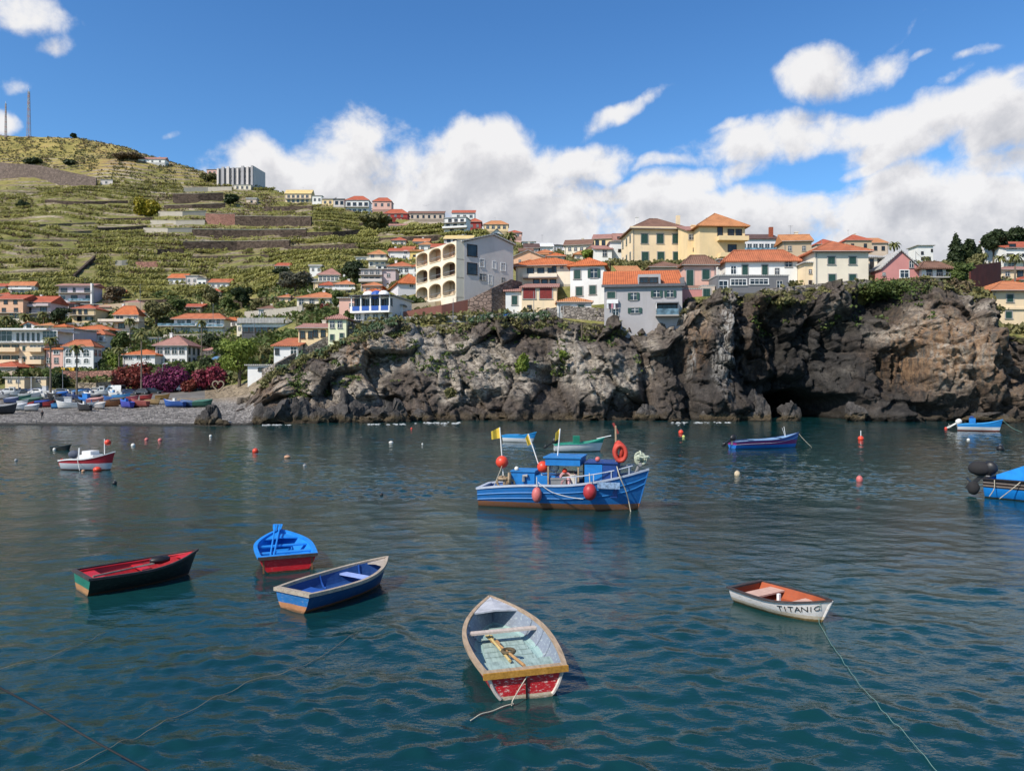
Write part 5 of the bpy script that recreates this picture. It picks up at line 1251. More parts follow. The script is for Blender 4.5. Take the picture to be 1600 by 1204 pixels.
for (lab, pts, hh, mt, cp) in [
 ('long grey brown wall crossing the upper left hill',[(-30,273),(60,279),(150,290)],[10,9.5,5.5],M_stone('grey_brown_wall',(0.17,0.13,0.11),0.5,0.25),None),
 ('highest pale terrace wall right of the hill crest',[(287,300),(325,299),(362,298)],3.0,CPW,None),
 ('dark terrace wall with pale coping, top of the stepped block',[(270,316),(310,316),(349,314)],5.5,STW,CPW),
 ('pale stepped terrace wall second from the top',[(256,327),(300,326),(352,324)],2.6,STW,CPW),
 ('pale terrace wall third from the top',[(247,338),(285,338),(322,337)],2.8,CPW,CPW),
 ('pinkish brick terrace wall in the stepped block',[(321,350),(345,351),(367,351)],6.0,BRK,CPW),
 ('longest dark brown terrace wall under the green field',[(367,352),(430,353),(486,354)],[5.2,5.2,5.2],STW,CPW),
 ('pale terrace wall fourth from the top',[(235,351),(275,352),(320,351)],2.6,CPW,CPW),
 ('pale terrace wall at the left foot of the stepped block',[(224,363),(262,364),(300,363)],2.4,CPW,CPW),
 ('long mint edged terrace wall at the foot of the stepped block',[(300,369),(390,371),(478,370)],[3.6,4.0,4.0],STW,M_wall('mint_concrete',(0.40,0.46,0.38))),
 ('dark brown terrace wall with pale coping lower down',[(286,391),(370,391),(452,390)],[4.0,4.2,4.0],STW,CPW),
 ('short dark terrace wall left of the lower brown wall',[(245,397),(266,397),(287,397)],2.2,STW,None),
 ('low grey terrace wall on the middle left slope',[(60,354),(110,352),(152,350)],1.2,CPT,None),
 ('thin terrace wall on the left slope under the yellow bush',[(150,361),(190,360),(232,357)],1.8,STW,None),
 ('low brown wall on the upper left slope',[(70,317),(130,320),(200,318)],2.0,STW,None),
 ('small tan wall patch right of the field stair',[(212,418),(228,418),(246,417)],2.4,BRK,None),
 ('small pale wall patch beside the tan one',[(180,415),(190,415),(200,414)],2.2,CPW,None),
 ('pale wall on the lowest left fields',[(-20,405),(40,404),(70,403)],1.0,CPT,None),
 ('thin wall across the lower left fields',[(0,378),(60,377),(124,378)],1.0,CPT,None),
 ('dark wall in the right fields above the shed',[(470,371),(520,370),(562,367)],2.6,STW,None),
 ('dark wall in the right fields below the round tree',[(450,392),(500,391),(560,388)],2.0,STW,None),
 ('dark wall under the skyline cream house',[(412,330),(450,330),(488,329)],3.0,STW,None),
 ('thin pale wall across the upper left fields',[(-20, 346), (40, 347), (110, 347)],0.9,CPT,None),
 ('pale broken wall in the middle left fields',[(96, 366), (130, 364), (146, 363)],1.1,CPT,None),
 ('pale wall low in the left fields above the stair',[(20, 392), (70, 391), (118, 391)],0.9,CPT,None),
 ('long thin wall in the lowest left fields',[(-20, 427), (40, 426), (100, 425)],0.8,CPT,None),
 ('short pale wall above the farm row',[(255, 425), (280, 425), (300, 424)],1.2,CPT,None),
 ('brown wall below the yellow bush',[(160, 345), (200, 344), (240, 343)],1.4,STW,None),
 ('thin grey wall right of the brown terrace wall',[(300, 405), (360, 404), (420, 402)],1.3,STW,None),
 ('pale wall piece in the right fields',[(340, 420), (390, 418), (430, 416)],0.9,CPT,None),
 ('pale wall over the brown field patch',[(300, 384), (330, 384), (352, 383)],0.8,CPT,None),
 ('dark wall at the right end of the banana fields',[(560, 352), (620, 350), (690, 346)],1.4,STW,None),
 ('thin pale wall high on the left slope',[(-20, 300), (20, 302), (60, 303)],1.0,CPT,None),
 ('brown wall in the fields below the ridge houses',[(590, 378), (640, 376), (690, 374)],1.6,STW,None),
 ('diagonal stone stair wall between the left fields',[(118,435),(134,420),(150,405)],1.6,STW,None),
 ]: wallrun(lab, pts, hh, mt, 0.8, 'terrace_wall', 4.0, cp, 5.0, 'wall', G)
# rust red steel wall on the headland
a=P(1517,472,124); b=P(1564,440,131); 
rw=thing('steel_wall','tall rust red steel wall beside the yellow house','wall',a)
def corten(p0,p1,z0,z1,w0,w1,nm):
    mb=MB(); n=6
    for i in range(n):
        A=p0.lerp(p1,(i+.0)/n)-a; B=p0.lerp(p1,(i+.985)/n)-a
        h0=z0+(z1-z0)*i/n-a.z; h1=z0+(z1-z0)*(i+1)/n-a.z
        t=(B-A); t.z=0; t.normalize(); nn=Vector((-t.y,t.x,0))*.3
        A2=Vector((A.x,A.y,w0-a.z)); B2=Vector((B.x,B.y,w1-a.z))
        C=Vector((B.x,B.y,h1)); Dd=Vector((A.x,A.y,h0))
        mb.add([A2,B2,C,Dd,A2+nn,B2+nn,C+nn,Dd+nn],[(0,1,2,3),(7,6,5,4),(0,4,5,1),(1,5,6,2),(2,6,7,3),(3,7,4,0)])
    mb.build(nm,M_plain('corten_steel',(0.085,0.022,0.016),0.75,0.35,0.7,0.3,False),rw)
zt=P(1517,415,124).z; zt2=P(1564,409,131).z
corten(P(1517,470,124),P(1564,470,131),zt,zt2,P(1517,500,124).z,P(1564,500,131).z,'front_panel')
corten(P(1564,470,131),P(1580,470,137),P(1564,437,131).z,P(1580,439,137).z,P(1564,500,131).z,P(1580,500,137).z,'side_panel')
# ------------------------------------------------------------------ plants
rs = np.random.RandomState(11)
def leaf_cloud(lumps, n, size, up=0.3, flat=0.0, seed=0):
    """n leaf-sized quads through the volume of several lumps (x, y, z, rx, ry, rz)"""
    r = np.random.RandomState(seed)
    L = np.array(lumps, float); vol = (L[:, 3] * L[:, 4] * L[:, 5]) ** 0.75
    pick = r.choice(len(L), n, p=vol / vol.sum()); l = L[pick]
    dv = r.normal(size=(n, 3)); dv /= np.linalg.norm(dv, axis=1)[:, None]
    rad = r.uniform(0.35, 1.0, n) ** 0.45
    rad *= 1 + 0.22 * np.sin(dv[:, 0] * 7 + pick) * np.sin(dv[:, 2] * 6 + pick * 2)
    c = l[:, :3] + dv * l[:, 3:6] * rad[:, None]
    nrm = dv * 0.8 + r.normal(size=(n, 3)) * 0.55 + np.array([0, 0, up]); nrm /= np.linalg.norm(nrm, axis=1)[:, None]
    t = np.cross(nrm, r.normal(size=(n, 3))); t /= np.linalg.norm(t, axis=1)[:, None]; b = np.cross(nrm, t)
    s = size * r.uniform(0.55, 1.35, n)[:, None]
    V = np.stack([c - t*s - b*s*0.55, c + t*s*0.9 - b*s*0.5, c + t*s + b*s*0.55, c - t*s*0.8 + b*s*0.6], 1).reshape(-1, 3)
    return V, np.arange(n * 4).reshape(n, 4)
LEAFM = dict(green=M_leaf('leaves_mid_green', (0.030,0.048,0.012), (0.13,0.17,0.045)), dark=M_leaf('leaves_dark_green', (0.010,0.020,0.009), (0.055,0.078,0.028)),
    bright=M_leaf('leaves_light_green', (0.060,0.095,0.012), (0.27,0.33,0.06)), olive=M_leaf('leaves_olive', (0.060,0.064,0.022), (0.24,0.22,0.09)),
    grey=M_leaf('leaves_grey_green', (0.05,0.052,0.035), (0.15,0.145,0.10)), red=M_leaf('bracts_red', (0.06,0.035,0.016), (0.33,0.06,0.052)),
    purple=M_leaf('bracts_purple', (0.06,0.022,0.03), (0.28,0.042,0.14)), magenta=M_leaf('bracts_magenta', (0.07,0.03,0.02), (0.38,0.05,0.10)), yellow=M_leaf('leaves_yellow_bloom', (0.11,0.12,0.012), (0.46,0.36,0.03)),
    palm=M_leaf('palm_fronds', (0.06,0.075,0.022), (0.26,0.25,0.09)), brown=M_leaf('scrub_brown', (0.07,0.052,0.028), (0.24,0.18,0.105)), blue=M_leaf('agave_leaves', (0.040,0.075,0.035), (0.15,0.21,0.11)))
BARK = M_plain('bark', (0.11, 0.085, 0.06), 0.9, 0.4, 4.0)
PBARK = M_plain('palm_bark', (0.16, 0.13, 0.10), 0.9, 0.4, 6.0)
_seed = [100]
def tree(label, px, py, wpx, hpx, leaf='green', kind='broad', name='tree', cat='tree', d=None, trunk=0.3, group=None, start=2.0, dens=1.0):
    _seed[0] += 1; r = random.Random(_seed[0])
    if d is None: o = on_ground(px, py, start); d = o.y
    else: o = P(px, py, d)
    k = d / F; w = wpx * k; h = hpx * k
    root = thing(name, label, cat, o, 0, group)
    HOUSES_PX.append((px - 2, px + 2, py - hpx * 0.3, py + 1))
    tm = MB()
    if kind in ('cypress', 'cone'):
        lumps = []
        for i in range(9):
            q = i / 8.0; rr = w / 2 * (math.sin(math.pi * min(1, 0.25 + q * 0.78)) ** 0.9 if kind == 'cypress' else (1 - q * 0.92))
            lumps.append((r.uniform(-.1, .1) * w, r.uniform(-.1, .1) * w, h * (0.10 + 0.84 * q), rr + .1, rr + .1, h * 0.10))
        tm.tube([(0, 0, -.5), (0, 0, h * 0.9)], [w * .07, 0.03], 6)
    elif kind == 'bush':
        lumps = [(r.uniform(-.34, .34) * w, r.uniform(-.3, .3) * w * 0.7, h * r.uniform(0.25, 0.62), w * r.uniform(.16, .26), w * r.uniform(.15, .22), h * r.uniform(.26, .40)) for i in range(11)]
        for i in range(4):
            a = r.uniform(0, 6.28); tm.tube([(0, 0, -.3), (w * .12 * math.cos(a), w * .12 * math.sin(a), h * .3), (w * .3 * math.cos(a), w * .25 * math.sin(a), h * .6)], [0.08, 0.05, 0.02], 5)
    else:
        zc = h * (trunk + 1) / 2; hc = h * (1 - trunk) / 2
        lumps = []
        tm.tube([(0, 0, -.5), (r.uniform(-.05, .05) * w, 0, h * trunk), (r.uniform(-.1, .1) * w, 0, h * .75)], [max(.12, w * .045), max(.09, w * .032), .04], 7)
        for i in range(13):
            a = i * 2.4; q = r.uniform(0.15, 0.75); rr = r.uniform(.16, .27)
            c = (w * .5 * q * math.cos(a), w * .42 * q * math.sin(a), zc + hc * r.uniform(-.65, .70))
            lumps.append(c + (w * rr, w * rr, hc * r.uniform(.34, .5)))
            tm.tube([(0, 0, h * trunk * r.uniform(.7, 1.1)), (c[0] * .5, c[1] * .5, (h * trunk + c[2]) / 2), c], [max(.07, w * .02), max(.05, w * .013), .02], 5)
    pxl = 0.9 * k * 1.55
    size = max(0.16, min(0.75, pxl * 1.25))
    n = int(min(4200, max(160, 2.6 * dens * (wpx * hpx * 0.8) * (1.25 if leaf not in ('bare',) else 0.3) * (pxl * 1.25 / size) ** 2)))
    if kind == 'bare': n = int(n * 0.25)
    V, Q = leaf_cloud(lumps, n, size, seed=_seed[0])
    tm.build('trunk' if kind != 'bush' else 'stems', BARK, root)
    np_mesh('crown' if kind != 'bush' else 'foliage', V, Q, LEAFM[leaf], root)
    return root
def palm(label, px, py, wpx, hpx, d=None, group=None, name='palm_tree', start=2.0, lean=0.0, leaf='palm', nf=30):
    _seed[0] += 1; r = random.Random(_seed[0])
    if d is None: o = on_ground(px, py, start); d = o.y
    else: o = P(px, py, d)
    k = d / F; w = wpx * k / 2; h = hpx * k
    root = thing(name, label, 'palm', o, 0, group)
    zt = h - w * 0.45
    top = Vector((lean * k, 0, zt))
    MB().tube([(0, 0, -.6), (top.x * .3, 0, zt * .35), (top.x * .7, 0, zt * .7), top], [.20, .14, .12, .12], 8).build('trunk', PBARK, root)
    V = []; Q = []
    for i in range(nf):
        a = i * 2.399 + r.uniform(-.2, .2); el = math.sin(i * 1.7) * 0.55 + 0.45 + r.uniform(-.15, .15); n = 6
        ln = w * r.uniform(1.05, 1.35); ca, sa = math.cos(a), math.sin(a); p = top.copy(); ang = el
        for j in range(n + 1):
            q = j / n
            wd = 0.30 * math.sin(math.pi * (0.12 + 0.85 * q)) * min(1.6, w / 2.2)
            sd = Vector((-sa, ca, 0)) * wd
            V += [p - sd - Vector((0, 0, wd * .35)), p + Vector((0, 0, wd * .2)), p + sd - Vector((0, 0, wd * .35))]
            if j < n:
                b = len(V) - 3; Q += [(b, b + 1, b + 4, b + 3), (b + 1, b + 2, b + 5, b + 4)]
            st = ln / n
            p = p + Vector((ca * math.cos(ang), sa * math.cos(ang), math.sin(ang))) * st
            ang -= (0.30 + 0.15 * q) * 1.15
    np_mesh('fronds', [tuple(v) for v in V], Q, LEAFM[leaf], root)
    return root

palm('tall palm standing before the cream kiosk', 79, 621, 27, 96)
palm('tall palm before the white house with arched windows', 120, 619, 28, 82)
palm('tallest palm before the low house with bougainvillea', 221, 614, 27, 97)
palm('tall palm rising right of the round hedge', 186, 611, 24, 70)
palm('slim palm beside the orange hip roofed villa', 203, 553, 22, 57)
palm('slim palm right of the white mansion', 315, 567, 22, 68)
palm('short palm left of the glass hall', 384, 533, 20, 29)
palm('squat palm at the left edge above the apartment block', 10, 512, 26, 20)
palm('squat palm below the mauve house', 40, 509, 26, 20)
palm('small palm between mauve house and yellow house', 68, 510, 22, 24)
palm('small palm over the tan terrace wall', 229, 492, 16, 14)
palm('small palm before the cream house with the long orange roof', 503, 487, 16, 22)
palm('small palm in front of the long white villa', 262, 545, 20, 34)
palm('stubby palm left of the white mansion', 247, 542, 22, 30)
palm('palm beside the white gabled ridge house', 779, 388, 28, 22); palm('bushy palm at the ridge end', 797, 386, 26, 24)
palm('small palm above the tan houses on the headland', 1397, 402, 22, 24, 190)
palm('palm before the orange roofed house on the right', 1537, 421, 17, 26, 140); palm('broad palm left of the white hillside building', 1563, 424, 22, 26, 140)
palm('date palm behind the yellow house at the right edge', 1586, 438, 26, 42, 138)
palm('small palm left of the white distant block', 1447, 420, 16, 20, 170)
for a in [('dark evergreen between lilac house and yellow house',92,512,22,32,'dark'),('green tree right of the white tower house',187,566,30,50,'green'),
  ('grey green tree before the long white villa',243,510,46,40,'olive'),('leafy tree above the long white villa',277,494,24,28,'green'),('dark tree under the dark terrace wall',330,482,26,34,'olive'),
  ('dark round tree at the foot of the fields',378,482,28,34,'dark'),('round green tree beside the dark one',356,486,22,22,'green'),
  ('big light green tree with slim trunks beside the stone heart',374,604,68,76,'bright'),('green tree behind the big light green one',352,566,40,36,'green'),
  ('dark green tree left of the white cliff-end house',414,572,30,30,'olive'),('tree with grey crown in the middle slope',462,462,48,38,'grey'),
  ('dark tree above the small orange hip roof',552,446,34,40,'dark'),('round olive tree in the banana field',585,366,44,30,'olive'),
  ('green tree right of the red bush',526,488,18,34,'green'),('tree left of the pink block',484,494,20,22,'olive'),('dark tree in the field right of the farm row',440,434,24,18,'dark'),
  ('olive tree between field and glass hall',405,492,34,24,'olive'),('small tree beside the grey balcony house',618,455,18,16,'olive'),
  ('tree with brown crown above the yellow house',178,478,30,30,'brown'),('green tree behind the white three storey house',920,410,28,20,'bright'),
  ('dark tree by the terraces right of the pale walls',361,322,26,18,'dark'),('light green tree on the right cliff shoulder',1500,452,40,44,'green'),('olive tree beside the rust wall',1522,440,26,46,'olive'),
  ('dark tree behind the white mansion',330,552,30,30,'dark'),('green tree in the garden right of the mansion',352,590,26,34,'green')]:
    tree(*a)
tree('tall dark conifer with pointed top on the right skyline',1493,425,22,64,'dark','cypress',d=170,name='conifer'); tree('rounded dark conifer right of the pointed one',1508,424,32,50,'dark','broad',d=172,trunk=.1)
tree('slim dark conifer between the rounded ones',1521,420,14,46,'dark','cypress',d=180,name='conifer'); tree('dark conifer behind the orange roofed house',1535,414,28,42,'dark','cypress',d=182,name='conifer')
tree('broad umbrella topped pine above the orange roofed house',1552,412,36,56,'dark','broad',d=176,trunk=.35,name='pine_tree'); tree('dark pine leaning over the white hillside building',1587,400,30,44,'dark','broad',d=190,trunk=.2,name='pine_tree')
tree('dark pine at the right picture edge',1604,398,30,44,'dark','broad',d=190,trunk=.2,name='pine_tree'); tree('rounded pine between the two groups',1566,408,22,36,'dark','broad',d=186,trunk=.2,name='pine_tree')
for a in [('red bougainvillea in front of the low white house',212,612,64,50,'red'),('deep purple bougainvillea before the mansion',272,612,58,50,'purple'),('magenta bougainvillea between the red and the purple',240,613,30,34,'purple'),
  ('crimson bougainvillea left of the stone heart',330,608,50,42,'magenta'),('green shrub between purple and crimson bougainvillea',305,604,34,40,'green'),('reddish shrub at the foot of the purple bougainvillea',296,612,22,22,'red'),
  ('clipped round hedge beside the arched white house',162,580,15,20,'green'),('large clipped hedge right of the round one',178,580,24,28,'bright'),('dark shrub behind the brick wall end',92,606,26,26,'dark'),
  ('green shrub before the low white house',240,582,26,16,'green'),('small green shrub under the arched windows',204,584,22,14,'green'),('green hedge before the arched building',646,486,36,24,'green'),
  ('dark red shrub beside the cream orange roofed house',508,489,16,16,'red'),('green hedge left of the blue restaurant',547,505,20,24,'green'),('yellow flowering bush beside the pale terrace walls',232,336,46,30,'yellow'),
  ('dark bush on the left slope',36,324,20,12,'dark'),('dark bush high on the upper slope',50,256,26,10,'dark'),('second dark bush high on the upper slope',110,257,22,8,'dark'),
  ('dark bush left of the hilltop hotel',328,284,26,14,'olive'),('shrub on the skyline beside the mast',82,214,12,5,'dark'),('larger shrub on the skyline',116,216,10,8,'dark'),('brown thicket under the skyline crest',205,249,50,10,'brown'),
  ('lawn-side shrub below the glass hall',360,574,30,22,'olive'),('bright shrub before the glass hall',448,534,30,10,'bright'),('green shrub in front of the mansion corner',322,580,18,24,'dark')]:
    tree(*a, kind='bush', name='bush', cat='bush', start=1.6)
tree('leafy dark bush crowning the right cliff',1402,466,110,34,'green','bush','bush','bush',d=110.5,dens=1.2); tree('brown scrub bush right of the crowning bush',1452,474,70,40,'brown','bush','bush','bush',d=110.5)
tree('grey brown scrub on the right cliff shoulder',1490,478,60,44,'brown','bush','bush','bush',d=112); tree('bright green bush growing in the cliff face',816,580,24,32,'bright','bush','bush','bush',d=106.6)
tree('small bush on the cliff under the wooden post',880,560,12,14,'bright','bush','bush','bush',d=107); tree('dry bush on the ledge below the rubble wall',962,514,24,20,'olive','bush','bush','bush',d=113)
tree('green ivy bush hanging under the cream house wall',1238,478,60,14,'olive','bush','bush','bush',d=110); tree('green bush low in the cliff middle',705,622,20,18,'olive','bush','bush','bush',d=104)

# ---- ground cover nobody could count
def scatter(px0, px1, t0, t1, n, seed, keep=None):
    r = np.random.RandomState(seed); out = []
    while len(out) < n:
        px = r.uniform(px0, px1); t = r.uniform(t0, t1)
        i = int((px - GX[0]) / 5); j = int(np.searchsorted(GT, t)) - 1
        a = (px - GX[i]) / 5; b = (t - GT[j]) / (GT[j + 1] - GT[j])
        d = GD[i, j] * (1 - b) + GD[i, j + 1] * b; z = ground_z(px, d)
        py = HY - (z - H) * F / d
        n_try = keep(px, py, d, z) if keep else True
        if not n_try: 
            n -= 0 if r.rand() > 0.02 else 1
            continue
        if any(x0 <= px <= x1 and y0 <= py <= y1 for x0, x1, y0, y1 in HOUSES_PX): continue
        out.append(((px - CX) * d / F, d, z))
    return np.array(out)
def banana_mesh(pts, seed, hmin, hmax, leaves=6):
    r = np.random.RandomState(seed); n = len(pts); V = []; 
    for l in range(leaves):
        a = r.uniform(0, 6.28, n); h = r.uniform(hmin, hmax, n); ln = h * r.uniform(0.5, 0.8, n); w = ln * 0.17
        ca, sa = np.cos(a), np.sin(a); S3 = np.stack([-sa * w, ca * w, np.zeros(n)], 1)
        p0 = pts + np.stack([ca * .1, sa * .1, h * .45], 1)
        p1 = pts + np.stack([ca * ln * .5, sa * ln * .5, h * .45 + ln * r.uniform(.35, .75, n)], 1)
        p2 = pts + np.stack([ca * ln * 1.05, sa * ln * 1.05, h * .45 + ln * r.uniform(-.1, .35, n)], 1)
        V.append(np.stack([p0 - S3 * .5, p0 + S3 * .5, p1 + S3, p1 - S3, p1 - S3, p1 + S3, p2 + S3 * .4, p2 - S3 * .4], 1).reshape(-1, 3))
    V = np.concatenate(V); return V, np.arange(len(V)).reshape(-1, 4)
def kb(px, py, d, z):
    if py < 285 + 0.0 * px and px < 330: return False
    if 235 < px < 490 and 300 < py < 378: return rnd.random() < 0.12
    x = (px - CX) * d / F; q = (z + toff(x, d)) / TST; fr = q - math.floor(q)
    if z < 185 and fr > 0.40: return False
    p = nz(px / 40, d / 40, 3) + 0.5 * nz(px / 13, d / 11, 6)
    return p > -0.62
MBAN = M_leaf('banana_leaves', (0.080, 0.090, 0.022), (0.43, 0.40, 0.12), 0.09, 0.35)
pts = scatter(-60, 760, 5.9, 7.95, 17000, 3, kb)
V, Q = banana_mesh(pts, 4, 1.2, 2.5, 5)
o = np_mesh('banana_plants', V, Q, MBAN); tag(o, 'banana plants covering the terraced hillside', 'banana plants', None, 'stuff')
def low_cover(name, label, pts, mat, size, hgt, per, seed):
    r = np.random.RandomState(seed); n = len(pts) * per
    c = np.repeat(pts, per, 0) + np.stack([r.normal(0, size * 1.6, n), r.normal(0, size * 1.6, n), r.uniform(0, hgt, n)], 1)
    nrm = r.normal(size=(n, 3)) + np.array([0, -.2, .5]); nrm /= np.linalg.norm(nrm, axis=1)[:, None]
    t = np.cross(nrm, r.normal(size=(n, 3))); t /= np.linalg.norm(t, axis=1)[:, None]; b = np.cross(nrm, t); s = size * r.uniform(.5, 1.3, n)[:, None]
    V = np.stack([c - t*s - b*s*.6, c + t*s - b*s*.5, c + t*s + b*s*.6, c - t*s + b*s*.5], 1).reshape(-1, 3)
    o = np_mesh(name, V, np.arange(len(V)).reshape(-1, 4), mat); return tag(o, label, name.replace('_', ' '), None, 'stuff')
low_cover('hill_scrub', 'low dry scrub on the upper hillside', scatter(-60, 480, 7.0, 8.0, 1500, 5, lambda px, py, d, z: py < 300 and nz(px / 30, d / 30, 9) > -.1), LEAFM['olive'], .6, .9, 6, 6)
low_cover('dry_grass', 'dry brown grass tufts on the upper hillside', scatter(-60, 480, 6.2, 8.0, 3600, 15, lambda px, py, d, z: nz(px / 25, d / 25, 19) > 0.0), LEAFM['brown'], .5, .7, 6, 16)
low_cover('garden_undergrowth', 'garden shrubs and undergrowth between the houses', scatter(-40, 560, 3.1, 6.0, 1350, 7, lambda px, py, d, z: py < 604 and nz(px / 14, d / 14, 4) > -.25), LEAFM['green'], .42, 1.5, 16, 8)
low_cover('garden_scrub', 'brownish scrub and vines between the houses', scatter(-40, 560, 3.1, 6.0, 1100, 17, lambda px, py, d, z: py < 606 and nz(px / 12, d / 12, 24) > -.1), LEAFM['olive'], .40, 1.3, 14, 18)
low_cover('headland_plants', 'shrubs and weeds between the headland houses', scatter(560, 1700, 2.7, 7.5, 1500, 9, lambda px, py, d, z: nz(px / 12, d / 12, 5) > -.1), LEAFM['olive'], .36, 1.1, 12, 10)
# on the cliff lip and ledges
def lip(px0, px1, n, seed, q0=0.72, q1=1.0, zm=0.0):
    r = np.random.RandomState(seed); out = []
    while len(out) < n:
        px = r.uniform(px0, px1); i = int((px - CPX[0]) / 2); j = int(NR * r.uniform(q0, q1) if q1 <= 1 else r.randint(int(NR * q0), NR + NT - 4))
        p = CV[i, j]
        if nz(p[0] / 2.2, p[1] / 2.2, 7 + seed) > zm: out.append(p)
    return np.array(out)
low_cover('clifftop_grass', 'grass and weeds along the cliff top', np.concatenate([lip(400, 560, 260, 21, .93, 1.1), lip(560, 1000, 230, 26, .90, .99), lip(1060, 1340, 190, 22, .94, 1.1), lip(1340, 1560, 240, 25, .94, 1.1)]), LEAFM['olive'], .20, .32, 11, 23)
low_cover('cliff_weeds', 'weeds rooted on ledges of the cliff', np.concatenate([lip(430, 1000, 260, 31, .45, .95, .2), lip(1180, 1460, 90, 32, .7, .97, .15)]), LEAFM['green'], .20, .35, 9, 33)
ag = np.concatenate([lip(555, 640, 60, 41, .985, 1.1, -1), lip(735, 860, 120, 42, .97, 1.1, -.4), lip(440, 540, 60, 43, .95, 1.1, -.1), lip(1345, 1400, 40, 44, .97, 1.1, -1)])
V, Q = banana_mesh(ag, 45, .55, 1.0, 11)
o = np_mesh('agave_plants', V, Q, LEAFM['blue']); tag(o, 'bluish green agaves along the cliff edge', 'agaves', None, 'stuff')
# ------------------------------------------------------------------ boats
def M_hull(name, bands, wear=(0.5, 0.45, 0.38), amt=0.25, rough=0.45, scum=True):
    """paint in horizontal bands (upper z limit, colour) measured from the waterline, with scuffs and weed at the water"""
    if name in MATS: return MATS[name]
    m, nt, b = newmat(name); v = opos(nt); x, y, z = sepxyz(nt, v)
    n = noi(nt, v, 2.6, 6, 0.7); n2 = noi(nt, mapping(nt, v, (3, 3, 9)), 4.0, 5, 0.75); n3 = noi(nt, v, 0.9, 3, 0.5)
    zz = z + (n - 0.5) * 0.035
    col = None
    for (zl, c) in reversed(bands):
        cc = ramp(nt, n * 0.6 + n3 * 0.4, [(0.3, mul(c, 0.72)), (0.55, c), (0.8, mul(c, 1.12))])
        col = cc if col is None else mixc(nt, zz.step(zl - .004, zl + .004), cc, col)
    col = mixc(nt, n2.step(0.53, 0.64) * amt, col, wear)
    if scum: col = mixc(nt, (z + (n2 - 0.5) * 0.10).step(0.0, 0.07, 0.75, 0.0), col, (0.045, 0.035, 0.018))
    nt.links.new(col, b.inputs['Base Color'])
    b.inputs['Roughness'].default_value = rough; b.inputs['Specular IOR Level'].default_value = 0.4
    bump(nt, b, n2 + n, 0.25, 0.02)
    MATS[name] = m; return m
def M_wood(name, c, wear=0.5, grain=(1, 8, 8)):
    if name in MATS: return MATS[name]
    m, nt, b = newmat(name); v = opos(nt)
    n = noi(nt, mapping(nt, v, grain), 3.0, 6, 0.65); n2 = noi(nt, v, 5.0, 5, 0.7)
    col = ramp(nt, n * .6 + n2 * .4, [(0.3, mul(c, 1 - wear)), (0.52, c), (0.72, tuple(min(.8, q * 1.25 + .03) for q in c))])
    nt.links.new(col, b.inputs['Base Color']); b.inputs['Roughness'].default_value = 0.75; b.inputs['Specular IOR Level'].default_value = 0.25
    bump(nt, b, n, 0.35, 0.01); MATS[name] = m; return m
ROPE = M_plain('old_rope', (0.42, 0.38, 0.30), 0.9, 0.3, 8.0)
BLACKR = M_plain('black_plastic', (0.014, 0.014, 0.016), 0.45, 0.3, 4.0)
ORANGE_R = M_plain('orange_buoy_plastic', (0.62, 0.055, 0.025), 0.4, 0.2, 5.0)
PINKB = M_plain('faded_red_plastic', (0.50, 0.13, 0.12), 0.5, 0.2, 5.0)
WHITEB = M_plain('white_plastic', (0.62, 0.60, 0.55), 0.5, 0.25, 5.0)

